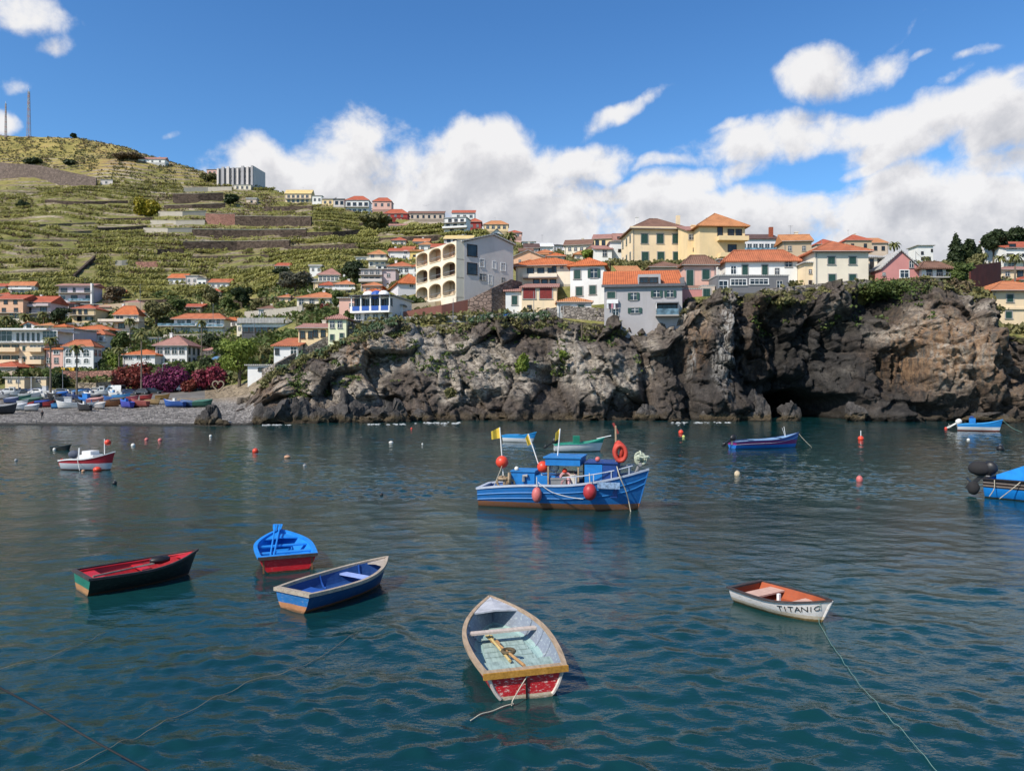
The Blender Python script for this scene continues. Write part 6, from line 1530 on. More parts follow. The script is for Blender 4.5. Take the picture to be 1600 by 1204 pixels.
class Boat:
    """local frame: x from the transom to the bow, z = 0 on the waterline"""
    def __init__(s, name, label, stern, bow, B, Bt, fs, fm, fb, draft=0.28, rake=0.35, floor=0.12, n=18, cat='boat', group=None, wl=0.0, bowp=2.3, roll=0.0, pitch=0.0, tw=0.8):
        st, bo = Vector(stern), Vector(bow)
        s.L = math.hypot(bo.x - st.x, bo.y - st.y); s.yaw = math.atan2(bo.y - st.y, bo.x - st.x)
        s.root = thing(name, label, cat, (st.x, st.y, wl), s.yaw, group)
        s.root.rotation_euler = (roll, pitch, s.yaw)
        s.B, s.Bt, s.f, s.draft, s.rake, s.fl, s.n, s.bp, s.tw = B, Bt, (fs, fm, fb), draft, rake, floor, n, bowp, tw
        c = Vector((st.x + bo.x, st.y + bo.y, 0)) / 2
        if wl == 0.0: CALM.append((c.x, c.y, max(0.55 * s.L, 1.0)))
    def hb(s, t):
        tm = 0.42
        if t < tm: q = (tm - t) / tm; return s.B / 2 - (s.B - s.Bt) / 2 * q ** 2
        q = (t - tm) / (1 - tm); return max(0.0, s.B / 2 * (1 - q ** s.bp))
    def zs(s, t):
        a, b, c = s.f; return a + (b - a) * (1 - (1 - min(1, t / .45)) ** 2) if t < .45 else b + (c - b) * ((t - .45) / .55) ** 1.8
    def zk(s, t):
        return -s.draft + (s.draft + 0.02) * (max(0, (t - .72) / .28)) ** 3
    def sec(s, t, k, inset=0.0):
        """k 0 gunwale .. 1 keel"""
        b = max(0.0, s.hb(t) - inset); z0 = s.zs(t); z1 = s.zk(t) + inset
        sh = 0.45 + 0.35 * (1 - t ** 2)
        y = b * (1 - k ** (2.0 + 1.6 * (1 - t))) ** sh
        y *= 1 - (1 - s.tw) * min(1, k * 1.6)
        z = z0 + (z1 - z0) * k
        x = s.L * t - s.rake * k * t ** 7 - (inset * 1.2 * t ** 4)
        return x, y, z
    def hull(s, mat, tmat=None, imat=None, thick=0.045, gmat=None, gw=0.075, gh=0.05, m=9, gname='gunwale', transom=True):
        n = s.n; T = [1 - (1 - i / n) ** 1.25 for i in range(n + 1)]; s.T = T
        def skin(inset, floor):
            vs = []
            for t in T:
                row = []
                for k in range(m + 1):
                    x, y, z = s.sec(t, k / m, inset)
                    if floor is not None and z < floor: z = floor
                    row.append((x, y, z))
                vs += row + [(x, -y, z) for x, y, z in row[-2::-1]]
            w = 2 * m + 1; fs = []
            for i in range(n):
                for k in range(w - 1):
                    a = i * w + k; fs.append((a, a + 1, a + w + 1, a + w))
            return vs, fs, w
        vs, fs, w = skin(0, None); s.hullo = MB().add(vs, fs).build('hull', mat, s.root, True)
        s.tr = MB().add([(x - .004, y, z) for x, y, z in vs[:w]], [tuple(range(w))]).build('transom', tmat or mat, s.root)
        if imat is not None:
            v2, f2, w = skin(thick, s.fl); mb = MB().add(v2, [f[::-1] for f in f2]); mb.add([(x + .03, y, z) for x, y, z in v2[:w]], [tuple(range(w))[::-1]])
            s.inn = mb.build('interior', imat, s.root)
        if gmat is not None:
            mb = MB()
            for sg in (1, -1):
                ring = []
                for t in T:
                    x, y, z = s.sec(t, 0); o = 0.03
                    yo = y + o if y > 0 else 0.02; yi = max(0.0, y + o - gw)
                    ring.append([(x + (o if t == 1 else 0), sg * yo, z + gh * .6), (x, sg * yi, z + gh * .6), (x, sg * yi, z - gh * .4), (x + (o if t == 1 else 0), sg * yo, z - gh * .4)])
                k = len(mb.v); mb.v += [q for r in ring for q in r]
                for i in range(n):
                    for j in range(4):
                        a = k + i * 4 + j; b = k + i * 4 + (j + 1) % 4; f = (a, b, b + 4, a + 4)
                        mb.f.append(f if sg > 0 else f[::-1]); mb.m.append(0)
                mb.f.append((k, k + 3, k + 2, k + 1)); mb.m.append(0)
            b0 = s.hb(0); z0 = s.zs(0)
            mb.box(-.04, gw, -b0 - .03, b0 + .03, z0 - gh * .41, z0 + gh * .62)
            s.gun = mb.build(gname, gmat, s.root)
        return s
    def thwart(s, t, w=0.22, z=None, mat=None, drop=0.14, name='thwart', th=0.035):
        x = s.L * t; zz = s.zs(t) - drop if z is None else z
        k = max(0.0, (s.zs(t) - zz) / (s.zs(t) - s.zk(t)))
        y = s.sec(t, k, .05)[1]
        return MB().box(x - w / 2, x + w / 2, -y, y, zz - th, zz).build(name, mat, s.root)
    def deck(s, t0, mat, dz=0.0, name='foredeck', t1=1.0):
        vs = []; n = 8
        for i in range(n + 1):
            t = t0 + (t1 - t0) * i / n; x, y, z = s.sec(t, 0, .02); zc = z + dz + 0.03 * (y > 0)
            vs += [(x, y, z + dz), (x, 0, zc), (x, -y, z + dz)]
        b = [(x, y, z - .03) for x, y, z in vs]; k = len(vs); fs = []
        for i in range(n):
            a = i * 3; fs += [(a, a + 3, a + 4, a + 1), (a + 1, a + 4, a + 5, a + 2), (k + a, k + a + 1, k + a + 4, k + a + 3), (k + a + 1, k + a + 2, k + a + 5, k + a + 4)]
        fs += [(0, 1, k + 1, k), (1, 2, k + 2, k + 1)]
        return MB().add(vs + b, fs).build(name, mat, s.root)
    def ribs(s, ts, mat):
        for t in ts:
            for sg in (1, -1):
                mb = MB()
                p = [s.sec(t, k / 8, .055) for k in range(0, 9)]
                p = [(x, sg * y, max(z, s.fl)) for x, y, z in p if z > s.fl - .08]
                mb.tube(p, .022, 6); mb.build('rib', mat, s.root)
    def strake(s, k, mat, w=0.05, name='rubbing_strake', t0=0.0, t1=1.0, out=0.02):
        mb = MB()
        for sg in (1, -1):
            p = [s.sec(t0 + (t1 - t0) * i / 16, k) for i in range(17)]
            p = [(x, sg * (y + out * .5), z) for x, y, z in p]
            mb.tube(p, w / 2, 6)
        return mb.build(name, mat, s.root)
    def keelfin(s, mat):
        pts = [s.sec(i / 12, 1) for i in range(13)]; st = [s.sec(1, k / 6) for k in range(6, -1, -1)]
        return MB().tube([(x, 0, z - .01) for x, y, z in pts] + [(x + .015, 0, z) for x, y, z in st[1:]], .025, 6).build('stem', mat, s.root)
    def w(s, x, y, z):
        M = Matrix.Translation(s.root.location) @ s.root.rotation_euler.to_matrix().to_4x4(); return M @ Vector((x, y, z))

def outboard(bt, mat=BLACKR, tilt=0.9, scale=1.0, cover=False, off=0.0):
    """outboard engine hung on the transom, tilted up"""
    T = Matrix.Translation((-.06, off, bt.zs(0) + .02)) @ Matrix.Rotation(tilt, 4, 'Y') @ Matrix.Scale(scale, 4)
    c = MB(); n = 12
    prof_ = [(-.02, .10), (.05, .16), (.22, .19), (.38, .17), (.48, .09), (.50, 0.0)]
    vs = []
    for z, r in prof_[:-1]:
        for j in range(n):
            a = 2 * math.pi * j / n; vs.append(T @ Vector((-.10 + 1.35 * r * math.cos(a) - .05, .82 * r * math.sin(a), z + .05)))
    k = len(prof_) - 1; top = len(vs); vs.append(T @ Vector((-.15, 0, .55)))
    fs = [(i * n + j, i * n + (j + 1) % n, (i + 1) * n + (j + 1) % n, (i + 1) * n + j) for i in range(k - 1) for j in range(n)]
    fs += [((k - 1) * n + j, (k - 1) * n + (j + 1) % n, top) for j in range(n)] + [tuple(range(n))[::-1]]
    c.add(vs, fs)
    e = c.build('outboard_engine', mat, bt.root, True)
    leg = MB().box(-.20, -.06, -.045, .045, -.62, .06, 0, T); leg.box(-.40, .02, -.09, .09, -.55, -.53, 0, T)
    leg.add([T @ Vector(p) for p in ((-.02, 0, -.62), (-.24, .0, -.62), (-.20, .0, -.86), (-.08, .0, -.82), (-.02, .03, -.62), (-.24, .03, -.62), (-.20, .02, -.86), (-.08, .02, -.82))], [(0,1,2,3),(7,6,5,4),(0,4,5,1),(1,5,6,2),(2,6,7,3),(3,7,4,0)])
    leg.ball(T @ Vector((-.14, 0, -.66)), .07, 0, 10, 6, (1.6, .8, .8))
    leg.build('drive_leg', mat, e)
    pr = MB()
    for j in range(3):
        a = 2.1 * j; pr.add([T @ Vector(p) for p in ((-.27, 0, -.66), (-.28, .13 * math.cos(a) - .03 * math.sin(a), -.66 + .13 * math.sin(a)), (-.25, .13 * math.cos(a + .7), -.66 + .13 * math.sin(a + .7)))], [(0, 1, 2)])
    pr.build('propeller', RAILM, e)
    MB().box(-.06, .06, -.10, .10, -.22, .06, 0, Matrix.Translation((0, off, bt.zs(0))) @ Matrix.Scale(scale, 4)).build('bracket', RAILM, e)
    return e
def rope(label, pts, r=0.012, mat=ROPE, name='mooring_rope', cat='rope', wet=False):
    o = Vector(pts[0]); sm = []
    P_ = [Vector(p) for p in pts]
    for i in range(len(P_) - 1):
        a, b = P_[i], P_[i + 1]; p0 = P_[i - 1] if i else a; p3 = P_[i + 2] if i + 2 < len(P_) else b
        for q in range(24 if wet else 8):
            t = q / (24 if wet else 8); sm.append(0.5 * ((2 * a) + (b - p0) * t + (2 * p0 - 5 * a + 4 * b - p3) * t * t + (3 * a - p0 - 3 * b + p3) * t ** 3))
    sm.append(P_[-1])
    if wet: sm = [Vector((p.x, p.y, wave_z(p.x, p.y) + .022)) if p.z < .06 else p for p in sm]
    return tag(MB().tube([p - o for p in sm], r, 5).build(name, mat, loc=o, smooth=True), label, cat)
def oar(label, a, b, mat, blade=0.5):
    a, b = Vector(a), Vector(b); o = a; b = b - a; r = thing('oar', label, 'oar', o)
    ln = b.length; dr = b.normalized()
    MB().tube([(0, 0, 0), dr * ln * .99], [.024, .020], 8).build('shaft', mat, r)
    sd = dr.cross(Vector((0, 0, 1))).normalized(); up = sd.cross(dr)
    bl = MB(); p0 = dr * (ln - blade)
    vs = []
    for q, w in ((0, .025), (.25, .05), (.8, .065), (1, .06)):
        c = p0 + dr * blade * q
        vs += [c - sd * w - up * .008, c + sd * w - up * .008, c + sd * w + up * .008, c - sd * w + up * .008]
    fs = [(0, 1, 2, 3), (15, 14, 13, 12)]
    for i in range(3):
        for j in range(4): a_ = i * 4 + j; b_ = i * 4 + (j + 1) % 4; fs.append((a_, a_ + 4, b_ + 4, b_))
    bl.add(vs, fs).build('blade', mat, r)
    return r
def at(px, py, z): return PZ(px, py, z)

# --- red boat in the foreground
C_RED = (0.42, 0.012, 0.018)
b = Boat('rowing_boat', 'weathered red rowing boat with pale blue inside nearest the viewer', at(823, 1045, .43), at(767, 931, .56), 1.44, 1.20, .43, .41, .56, .20, .30, .13, roll=R(-2.0), tw=.80)
b.root.location.z = -0.02
inw = M_hull('flaking_blue_grey_inside', [(.17, (.25, .37, .36)), (9, (.19, .22, .27))], (.44, .52, .50), .5, .7, False)
trm = M_hull('red_paint_pale_foot', [(.085, (.50, .40, .28)), (9, C_RED)], (.62, .52, .46), .9, .5)
b.hull(M_hull('red_paint_worn', [(.06, (.40, .30, .2)), (9, C_RED)], (.6, .5, .42), .6), trm, inw, gmat=M_wood('bleached_tan_wood', (.34, .25, .17), .5), gw=.075, gh=.06)
gold = M_wood('varnished_gold_wood', (.36, .18, .03), .5)
MB().box(-.075, -.044, -.635, .645, .38, .47).build('transom_rail', gold, b.root)
WOODB = M_wood('bleached_board', (.45, .38, .33), .3)
b.deck(.80, M_wood('peeling_grey_white_deck', (.38, .39, .42), .45, (6, 2, 6)), .02)
b.thwart(.60, .13, mat=WOODB, drop=.05)
b.thwart(.04, .20, mat=WOODB, drop=.03, name='stern_bench')
b.thwart(.20, .46, .26, M_wood('flaking_mint_board', (.27, .36, .34), .6), name='stern_sheet')
mb = MB()
for i in range(5): mb.box(b.L * (.34 + i * .07), b.L * (.40 + i * .07), -.42 + .02 * i, .42 - .02 * i, .135, .155)
mb.build('floorboards', M_wood('flaking_mint_board', (.27, .36, .34), .6), b.root)
b.ribs([.34, .50, .66], inw); b.keelfin(trm)
for sg in (1, -1):
    pp = [b.sec(0, q / 20) for q in range(1, 20)]; pp = [(-.010, sg * (y - .03), z) for x, y, z in pp if z > .03 and z < .37]
    MB().tube(pp, .028, 6).build('transom_edge', M_plain('chipped_white_paint', (.50, .45, .40), .7, .5, 9), b.root)
MB().box(-.02, -.003, -.012, .012, .03, .37).build('transom_seam', DARKW, b.root)
TAN = M_wood('tan_oar_wood', (.42, .24, .10), .4)
oar('tan wooden oar lying along the floor of the red boat', b.w(b.L * .06, -.02, .43), b.w(b.L * .60, .16, .20), TAN, .35)
oar('second bundled oar beside the tan one in the red boat', b.w(b.L * .22, .10, .31), b.w(b.L * .66, .22, .23), M_wood('straw_wood', (.5, .38, .16), .4), .3)
tag(MB().torus((0, 0, 0), .10, .03, 'z', 0, 14, 6).build('rope_coil', M_plain('dark_wet_rope', (.10, .075, .04), .9), loc=b.w(b.L * .33, .06, .33)), 'coil of dark rope on the oars in the red boat', 'rope')
rope('pale rope trailing from the transom of the red boat', [b.w(-.03, -.02, .37), b.w(-.10, .12, .22), b.w(-.20, .26, .08), PZ(800, 1096, .03), PZ(760, 1112, .015), PZ(735, 1124, .01)], .009, wet=True)
# --- white boat with the name on its bow
b = Boat('rowing_boat', 'white rowing boat with TITANIC lettered on its bow and rust red inside', at(1164, 911.5, .33), at(1299, 938, .47), 1.16, 1.04, .32, .31, .47, .20, .22, .10, bowp=2.0)
wh = M_hull('chalky_white_paint', [(.05, (.25, .16, .05)), (.12, (.50, .42, .32)), (9, (.60, .57, .55))], (.36, .29, .22), .6, .65)
rust = M_hull('rust_red_inside', [(9, (.34, .075, .025))], (.2, .08, .05), .5, .7, False)
b.hull(wh, wh, rust, gmat=M_wood('black_worn_rail', (.05, .04, .04), .5), gw=.06, gh=.035)
pinkw = M_wood('faded_pink_board', (.52, .33, .26), .3)
b.thwart(.22, .36, mat=pinkw, drop=.05, name='stern_bench'); b.thwart(.62, .20, mat=pinkw, drop=.09); b.keelfin(wh)
MB().box(b.L * .42 - .03, b.L * .42 + .03, -.03, .03, .10, .32).build('seat_post', WHITEP, b.root)
# lettering: strokes laid on the hull side
strokes = {'T': [((0, 1), (1, 1)), ((.5, 1), (.5, 0))], 'I': [((.5, 1), (.5, 0))], 'A': [((0, 0), (.5, 1)), ((.5, 1), (1, 0)), ((.22, .4), (.78, .4))],
           'N': [((0, 0), (0, 1)), ((0, 1), (1, 0)), ((1, 0), (1, 1))], 'C': [((1, .85), (.6, 1)), ((.6, 1), (.15, .8)), ((.15, .8), (0, .45)), ((0, .45), (.25, .08)), ((.25, .08), (.65, 0)), ((.65, 0), (1, .15))]}
def side_pt(t, k):
    x, y, z = b.sec(t, k); x2, y2, z2 = b.sec(t, k + .02); return Vector((x, -(y + .007), z))
t = .585; lm = MB()
for ch, wd in zip('TITANIC', (.044, .028, .044, .046, .046, .028, .044)):
    for (p, q) in strokes[ch]:
        n = 4; pp = []
        for i in range(n + 1):
            u = p[0] + (q[0] - p[0]) * i / n; v = p[1] + (q[1] - p[1]) * i / n
            pp.append(side_pt(t + wd * (u if ch != 'I' else .5), .16 + .17 * (1 - v)))
        for a_, c_ in zip(pp[:-1], pp[1:]): lm.beam(a_, c_ + (c_ - a_).normalized() * .006, .013, .010, 0, (0, 1, 0))
    t += wd + .012
lm.build('lettering', M_plain('black_letter_paint', (.012, .012, .012), .6), b.root)
gr = M_plain('green_rope', (.12, .22, .19), .8)
rope('pale green rope running from the bow of the white boat into the near water', [b.w(b.L * .93, -.13, .44), b.w(b.L * .93, -.16, .33), PZ(1278, 958, .16), PZ(1283, 976, .03), PZ(1310, 1020, .035), PZ(1360, 1088, .035), PZ(1420, 1152, .035), PZ(1475, 1215, .03)], .0055, gr, wet=True)
# --- blue boat with frayed pale rail
b = Boat('rowing_boat', 'dark blue rowing boat with frayed pale rail', at(457, 925, .38), at(605, 871, .52), 1.28, 1.0, .38, .37, .52, .22, .30, .11)
C_BLU = (.012, .11, .36)
b.hull(M_hull('blue_paint_shaded_side', [(.07, (.20, .07, .025)), (9, (.010, .050, .14))], (.10, .13, .2), .5), M_hull('blue_paint_brown_foot', [(.14, (.36, .16, .07)), (9, (.012, .115, .32))], (.5, .4, .3), .25), M_hull('deep_blue_inside', [(9, (.008, .050, .19))], (.05, .1, .3), .3, .6, False), gmat=M_wood('frayed_pale_rope_rail', (.34, .285, .225), .65, (14, 8, 8)), gw=.085, gh=.07)  # hull blue darker than the transom: the side's shade is in the colour
b.thwart(.66, .20, mat=M_wood('lavender_blue_board', (.26, .34, .62), .2), drop=.08); b.thwart(.28, .30, .2, M_wood('deep_blue_board', (.012, .07, .3), .3)); b.deck(.86, M_wood('grey_deck_board', (.36, .31, .26), .4), -.01)
b.ribs([.45, .8], M_wood('deep_blue_board', (.012, .07, .3), .3)); b.keelfin(DARKW)
# --- red boat with sky blue inside
b = Boat('rowing_boat', 'red rowing boat with bright sky blue inside and two oars', at(450, 868, .41), at(436, 827, .54), 1.46, 1.38, .41, .40, .54, .22, .30, .11)
sky_ = M_hull('sky_blue_inside', [(9, (.010, .20, .62))], (.04, .25, .6), .3, .5, False)
b.hull(M_hull('bright_red_paint', [(.05, (.05, .02, .01)), (9, (.50, .010, .018))], (.42, .16, .14), .45), None, sky_, gmat=M_plain('sky_blue_paint', (.012, .21, .62), .5, .2), gw=.10, gh=.05)
MB().box(-.075, -.044, -.71, .71, .36, .44).build('transom_rail', M_wood('black_worn_rail', (.05, .04, .04), .5), b.root)
skb = MATS['sky_blue_paint']
b.thwart(.30, .20, mat=skb, drop=.06); b.thwart(.58, .18, mat=skb, drop=.06); b.deck(.76, skb, -.03); b.thwart(.12, .2, .2, skb, name='stern_bench')
for sg in (1, -1): MB().box(-.012, -.004, sg * .58 - .02, sg * .58 + .02, .02, .36).build('transom_strap', M_plain('rusty_iron', (.2, .09, .04), .8), b.root)
oar('left of two blue oars leaning over the bow of the sky blue boat', b.w(.25, .42, .27), b.w(b.L * 1.0, .10, .70), skb, .5)
oar('right of two blue oars leaning over the bow of the sky blue boat', b.w(.30, .34, .27), b.w(b.L * 1.02, -.04, .68), skb, .5)
# --- dark green and red boat
b = Boat('rowing_boat', 'long black and green rowing boat with red inside at the left', at(128, 898, .40), at(308, 859, .55), 1.32, 1.16, .40, .39, .55, .22, .20, .11, bowp=2.0)
redi = M_hull('red_inside', [(9, (.40, .012, .022))], (.25, .02, .03), .4, .55, False)
b.hull(M_hull('black_green_paint', [(.06, (.06, .02, .012)), (9, (.008, .014, .012))], (.06, .07, .06), .5), M_hull('green_paint_tan_foot', [(.16, (.36, .18, .07)), (9, (.010, .13, .085))], (.3, .3, .2), .12), redi, gmat=M_wood('black_worn_rail', (.05, .04, .04), .5), gw=.05, gh=.05)
rb = M_plain('red_board_paint', (.44, .014, .025), .5, .2)
b.thwart(.08, .40, mat=rb, drop=.05, name='stern_bench'); b.thwart(.52, .22, mat=rb, drop=.07); b.deck(.84, rb, -.05); b.strake(.02, rb, .03, 'inner_rail', .05, .98, -.12)
oar('grey weathered oar lying across the red seats of the black boat', b.w(.12, -.36, .41), b.w(b.L * .58, -.10, .42), M_wood('grey_oar_wood', (.17, .15, .13), .4), .5)
tag(MB().ball((0, 0, 0), .16, 0, 12, 8, (1.5, .9, .6), .1).build('bag', BLACKR, loc=b.w(b.L * .66, .05, .45), rz=.8, smooth=True), 'black bag resting on the forward seat of the black boat', 'bag')
# --- blue fishing boat
C_FB = (.010, .125, .37)
b = Boat('fishing_boat', 'blue wooden fishing boat with cabin boxes and brown waterline in the middle of the bay', at(754, 762, .70) + Vector((.0, .65, 0)), at(1013, 734, 1.5), 2.1, 1.7, .70, .92, 1.52, .45, .40, .35, 22, 'fishing boat', bowp=2.4, tw=.86)
fbh = M_hull('fishing_blue_paint', [(.24, (.24, .10, .045)), (9, C_FB)], (.10, .16, .28), .5, .5)
b.hull(fbh, fbh, M_hull('fishing_blue_deck', [(9, (.03, .12, .34))], (.3, .25, .2), .4, .6, False), gmat=M_plain('pale_blue_rail_paint', (.40, .44, .52), .5, .25), gw=.12, gh=.07)
lb = M_plain('light_blue_line_paint', (.018, .17, .44), .5, .2); b.strake(.20, lb, .045); b.strake(.36, lb, .045); b.keelfin(fbh)
b.deck(.72, M_plain('fishing_blue_boards', (.02, .10, .36), .6, .3), -.12)
def fx(px): # photo column to local x on the near side
    q = b.root.matrix_basis.inverted() if False else None
    dr = Vector(((px - CX) / F, 1.0)); st = Vector((b.root.location.x, b.root.location.y)); ax = Vector((math.cos(b.yaw), math.sin(b.yaw)))
    den = dr.x * ax.y - dr.y * ax.x
    return (dr.y * st.x - dr.x * st.y) / den if abs(den) > 1e-9 else 0.0
fm = F / 28.9
def boxp(name, x0p, x1p, z0, z1, y0, y1, mat, bev=.0):
    return MB().box(fx(x0p), fx(x1p), y0, y1, z0, z1).build(name, mat, b.root)
bl1 = M_plain('bright_blue_box_paint', (.010, .16, .46), .45, .25); bl2 = M_plain('dark_blue_box_paint', (.010, .045, .20), .45, .25); wd = M_wood('box_wood', (.30, .22, .14), .4)
o = boxp('engine_box', 804, 840, .35, 1.36, -.55, .45, bl1); MB().box(fx(803), fx(841), -.6, .5, 1.36, 1.40).build('lid', lb, o); MB().tube([(fx(824), -.62, 1.0), (fx(824), -.62, 1.22), (fx(830), -.62, 1.22)], .07, 8).build('exhaust', RAILM, o)
o = boxp('deck_box', 842, 872, .35, 1.24, -.6, .4, bl1); MB().box(fx(871.5), fx(881), -.58, .4, .35, 1.22).build('end_panel', bl2, o)
o = MB().box(fx(858), fx(911), -.75, .75, 1.66, 1.93).build('canopy', bl1, b.root)
MB().box(fx(855), fx(913), -.8, .8, 1.93, 1.98).build('canopy_top', lb, o)
for x in (862, 908):
    for y in (-.68, .68): MB().box(fx(x) - .03, fx(x) + .03, y - .03, y + .03, .6, 1.66).build('post', wd, o)
boxp('wooden_crate', 882, 900, .5, 1.36, -.45, .3, wd)
o = boxp('wheelhouse', 917, 944, .5, 1.72, -.6, .6, bl1); MB().box(fx(944) + .003, fx(967), -.58, .6, .5, 1.76).build('forward_locker', bl2, o); MB().box(fx(916), fx(968), -.64, .64, 1.76, 1.80).build('roof', bl2, o)
r = MB(); 
for t_ in (.60, .70, .80, .90):
    x, y, z = b.sec(t_, 0, .05); 
    for sg in (1, -1): r.tube([(x, sg * y, z), (x, sg * y * .97, z + .30)], .02, 6)
for sg in (1, -1): r.tube([(b.sec(.52 + i * .05, 0, .05)[0], sg * b.sec(.52 + i * .05, 0, .05)[1] * .97, b.sec(.52 + i * .05, 0, .05)[2] + .30) for i in range(9)], .025, 6)
r.build('side_railing', MATS['pale_blue_rail_paint'], b.root)
MB().box(fx(938), fx(972), -b.hb(.72) - .03, -b.hb(.72) + .0, .86, 1.10).build('number_board', M_plain('scratched_white_board', (.20, .30, .45), .6, .7, 9), b.root)
tag(MB().box(-.28, .28, -.2, .2, 0, .26).box(-.30, .30, -.22, -.2, .2, .28).build('fish_box', M_plain('grey_fish_box', (.22, .22, .22), .7), loc=b.w(fx(876), -.55, .92)), 'grey fish box on the deck of the fishing boat', 'box')
tag(MB().tube([(0, 0, 0), (0, 0, .42)], [.17, .14], 12).torus((0, 0, .42), .15, .02, 'z', 0, 12, 5).build('bucket', M_plain('white_bucket', (.55, .53, .48), .6), loc=b.w(fx(900), -.5, .88)), 'white bucket on the deck of the fishing boat', 'bucket')
for q_, (x, y_, z_, r_, m_, l_) in enumerate(((812, -.5, 1.47, .09, WHITEB, 'small white float lying on the engine box of the fishing boat'), (886, -.5, 1.44, .10, ORANGE_R, 'small orange float on the wooden crate of the fishing boat'), (936, -.4, 1.90, .10, PINKB, 'small pink float on the wheelhouse roof of the fishing boat'))):
    tag(MB().ball((0, 0, 0), r_, 0, 10, 7).build('float', m_, loc=b.w(fx(x), y_, z_), smooth=True), l_, 'float')
# mast with red life rings
MB().tube([(fx(964), 0, .6), (fx(962), 0, 3.15)], .04, 8).build('mast', wd, b.root)
MB().beam((fx(958), 0, 3.25), (fx(966), 0, 2.85), .05, .08).build('mast_bracket', REDW, b.root)
mx_ = fx(968)
for i in range(3): tag(MB().torus((0, 0, 0), .20, .08, 'y' if i else 'x', 0, 20, 8, 1.45).build('life_ring', M_plain('faded_red_ring', (.46, .05, .03), .6, .3, 5), loc=b.w(mx_ - .02 + .05 * i, -.16 - .12 * i, 2.24 - .05 * i), rz=.5 - .35 * i, smooth=True), ['red life ring hung edge-on at the mast of the fishing boat', 'middle red life ring on the mast of the fishing boat', 'front red life ring on the mast of the fishing boat'][i], 'life ring', 'life rings on the fishing boat mast')
MB().ball((fx(973), -.1, 1.86), .11, 0).build('teal_float', M_plain('teal_plastic', (.05, .35, .32), .5), b.root)
# winch head with rope
MB().tube([(fx(992), 0, 1.3), (fx(1000), 0, 1.75)], .06, 8).tube([(fx(1001), -.25, 1.72), (fx(1001), .25, 1.72)], .07, 8).build('bow_roller', RAILM, b.root)
rc = MB()
for i in range(9): rc.torus((random.Random(i).uniform(-.12, .12), random.Random(i + 50).uniform(-.15, .15), random.Random(i + 90).uniform(-.08, .10)), .16 + .02 * (i % 3), .035, 'xyz'[i % 3], 0, 14, 5)
tag(rc.build('rope_heap', M_plain('pale_green_white_rope', (.42, .46, .36), .9, .4, 8), loc=b.w(fx(1003), 0, 1.95)), 'pale rope heap on the bow roller of the fishing boat', 'rope')
rope('anchor rope hanging down the bow of the fishing boat', [b.w(fx(965), -.5, 1.75), b.w(fx(972), -.78, 1.3), b.w(fx(980), -.62, .8), b.w(fx(984), -.42, .35), b.w(fx(988), -.5, -.1)], .022)
rope('white line slung along the side of the fishing boat', [b.w(fx(850), -1.1, 1.05), b.w(fx(870), -1.12, .72), b.w(fx(895), -1.1, .55), b.w(fx(918), -1.05, .48)], .014, M_plain('white_line', (.6, .6, .58), .8))
rope('thin rope tied round the stern of the fishing boat', [b.w(fx(781), -.9, .8), b.w(fx(788), -.6, 1.4), b.w(fx(791), -.5, 1.7)], .014)
for (lab, px, py, rx, rz_, mt) in (('pale pink fender hanging at the side of the fishing boat', 849, 766, .19, .29, PINKB), ('red round fender hanging at the side of the fishing boat', 928, 759.5, .25, .31, M_plain('deep_red_plastic', (.36, .03, .035), .45, .2, 5))):
    x = fx(px); t_ = x / b.L; p = b.w(x, -(b.hb(t_) + rx * .8), H - (py - HY) * 28.6 / F)
    r_ = thing('fender', lab, 'fender', p); MB().ball((0, 0, 0), rx, 0, 14, 10, (1, 1, rz_ / rx)).build('float', mt, r_, True); MB().tube([(0, 0, rz_ * .95), (0, .05, rz_ + .12), (0, rx * .8, rz_ + .35)], .018, 5).build('lanyard', ROPE, r_)
FLAG = M_plain('yellow_flag_cloth', (.62, .44, .05), .8, .2)
def dan(lab, foot, top, ball, ballr, mat, fl):
    """marker pole with float and flag, stowed upright on the boat"""
    r_ = thing('marker_pole', lab, 'marker pole', foot); f = Vector(foot)
    MB().tube([(0, 0, 0), Vector(top) - f], .022, 6).build('pole', WHITEP, r_)
    MB().ball(Vector(ball) - f, ballr, 0, 16, 10).build('float', mat, r_, True)
    t = Vector(top) - f; dn = (-t).normalized(); vs = []; n = 5
    for i in range(n + 1):
        q = i / n; off = Vector((fl * q, .06 * math.sin(q * 5), -.16 * q))
        vs += [t + off, t + off + dn * (.42 * (1 - .25 * q))]
    MB().add(vs + [v + Vector((0, .006, 0)) for v in vs], [(2*i, 2*i+1, 2*i+3, 2*i+2) for i in range(n)] + [(12+2*i+2, 12+2*i+3, 12+2*i+1, 12+2*i) for i in range(n)]).build('flag', FLAG, r_)
dd = 28.9
def fz(py): return H - (py - HY) * dd / F
dan('marker pole with yellow flag and big red float at the stern of the fishing boat', b.w(fx(791), -.3, .6), b.w(fx(784), -.3, fz(667)), b.w(fx(788), -.35, fz(720.5)), .245, ORANGE_R, -.34)
dan('leaning marker pole with yellow flag and red float amidships', b.w(fx(855), -.4, .9), b.w(fx(829), -.4, fz(676)), b.w(fx(852), -.45, fz(726)), .225, ORANGE_R, -.12)
dan('marker pole with furled yellow flag and white float amidships', b.w(fx(868), -.1, .9), b.w(fx(876), -.1, fz(668)), b.w(fx(867), -.15, fz(727)), .20, WHITEB, -.18)
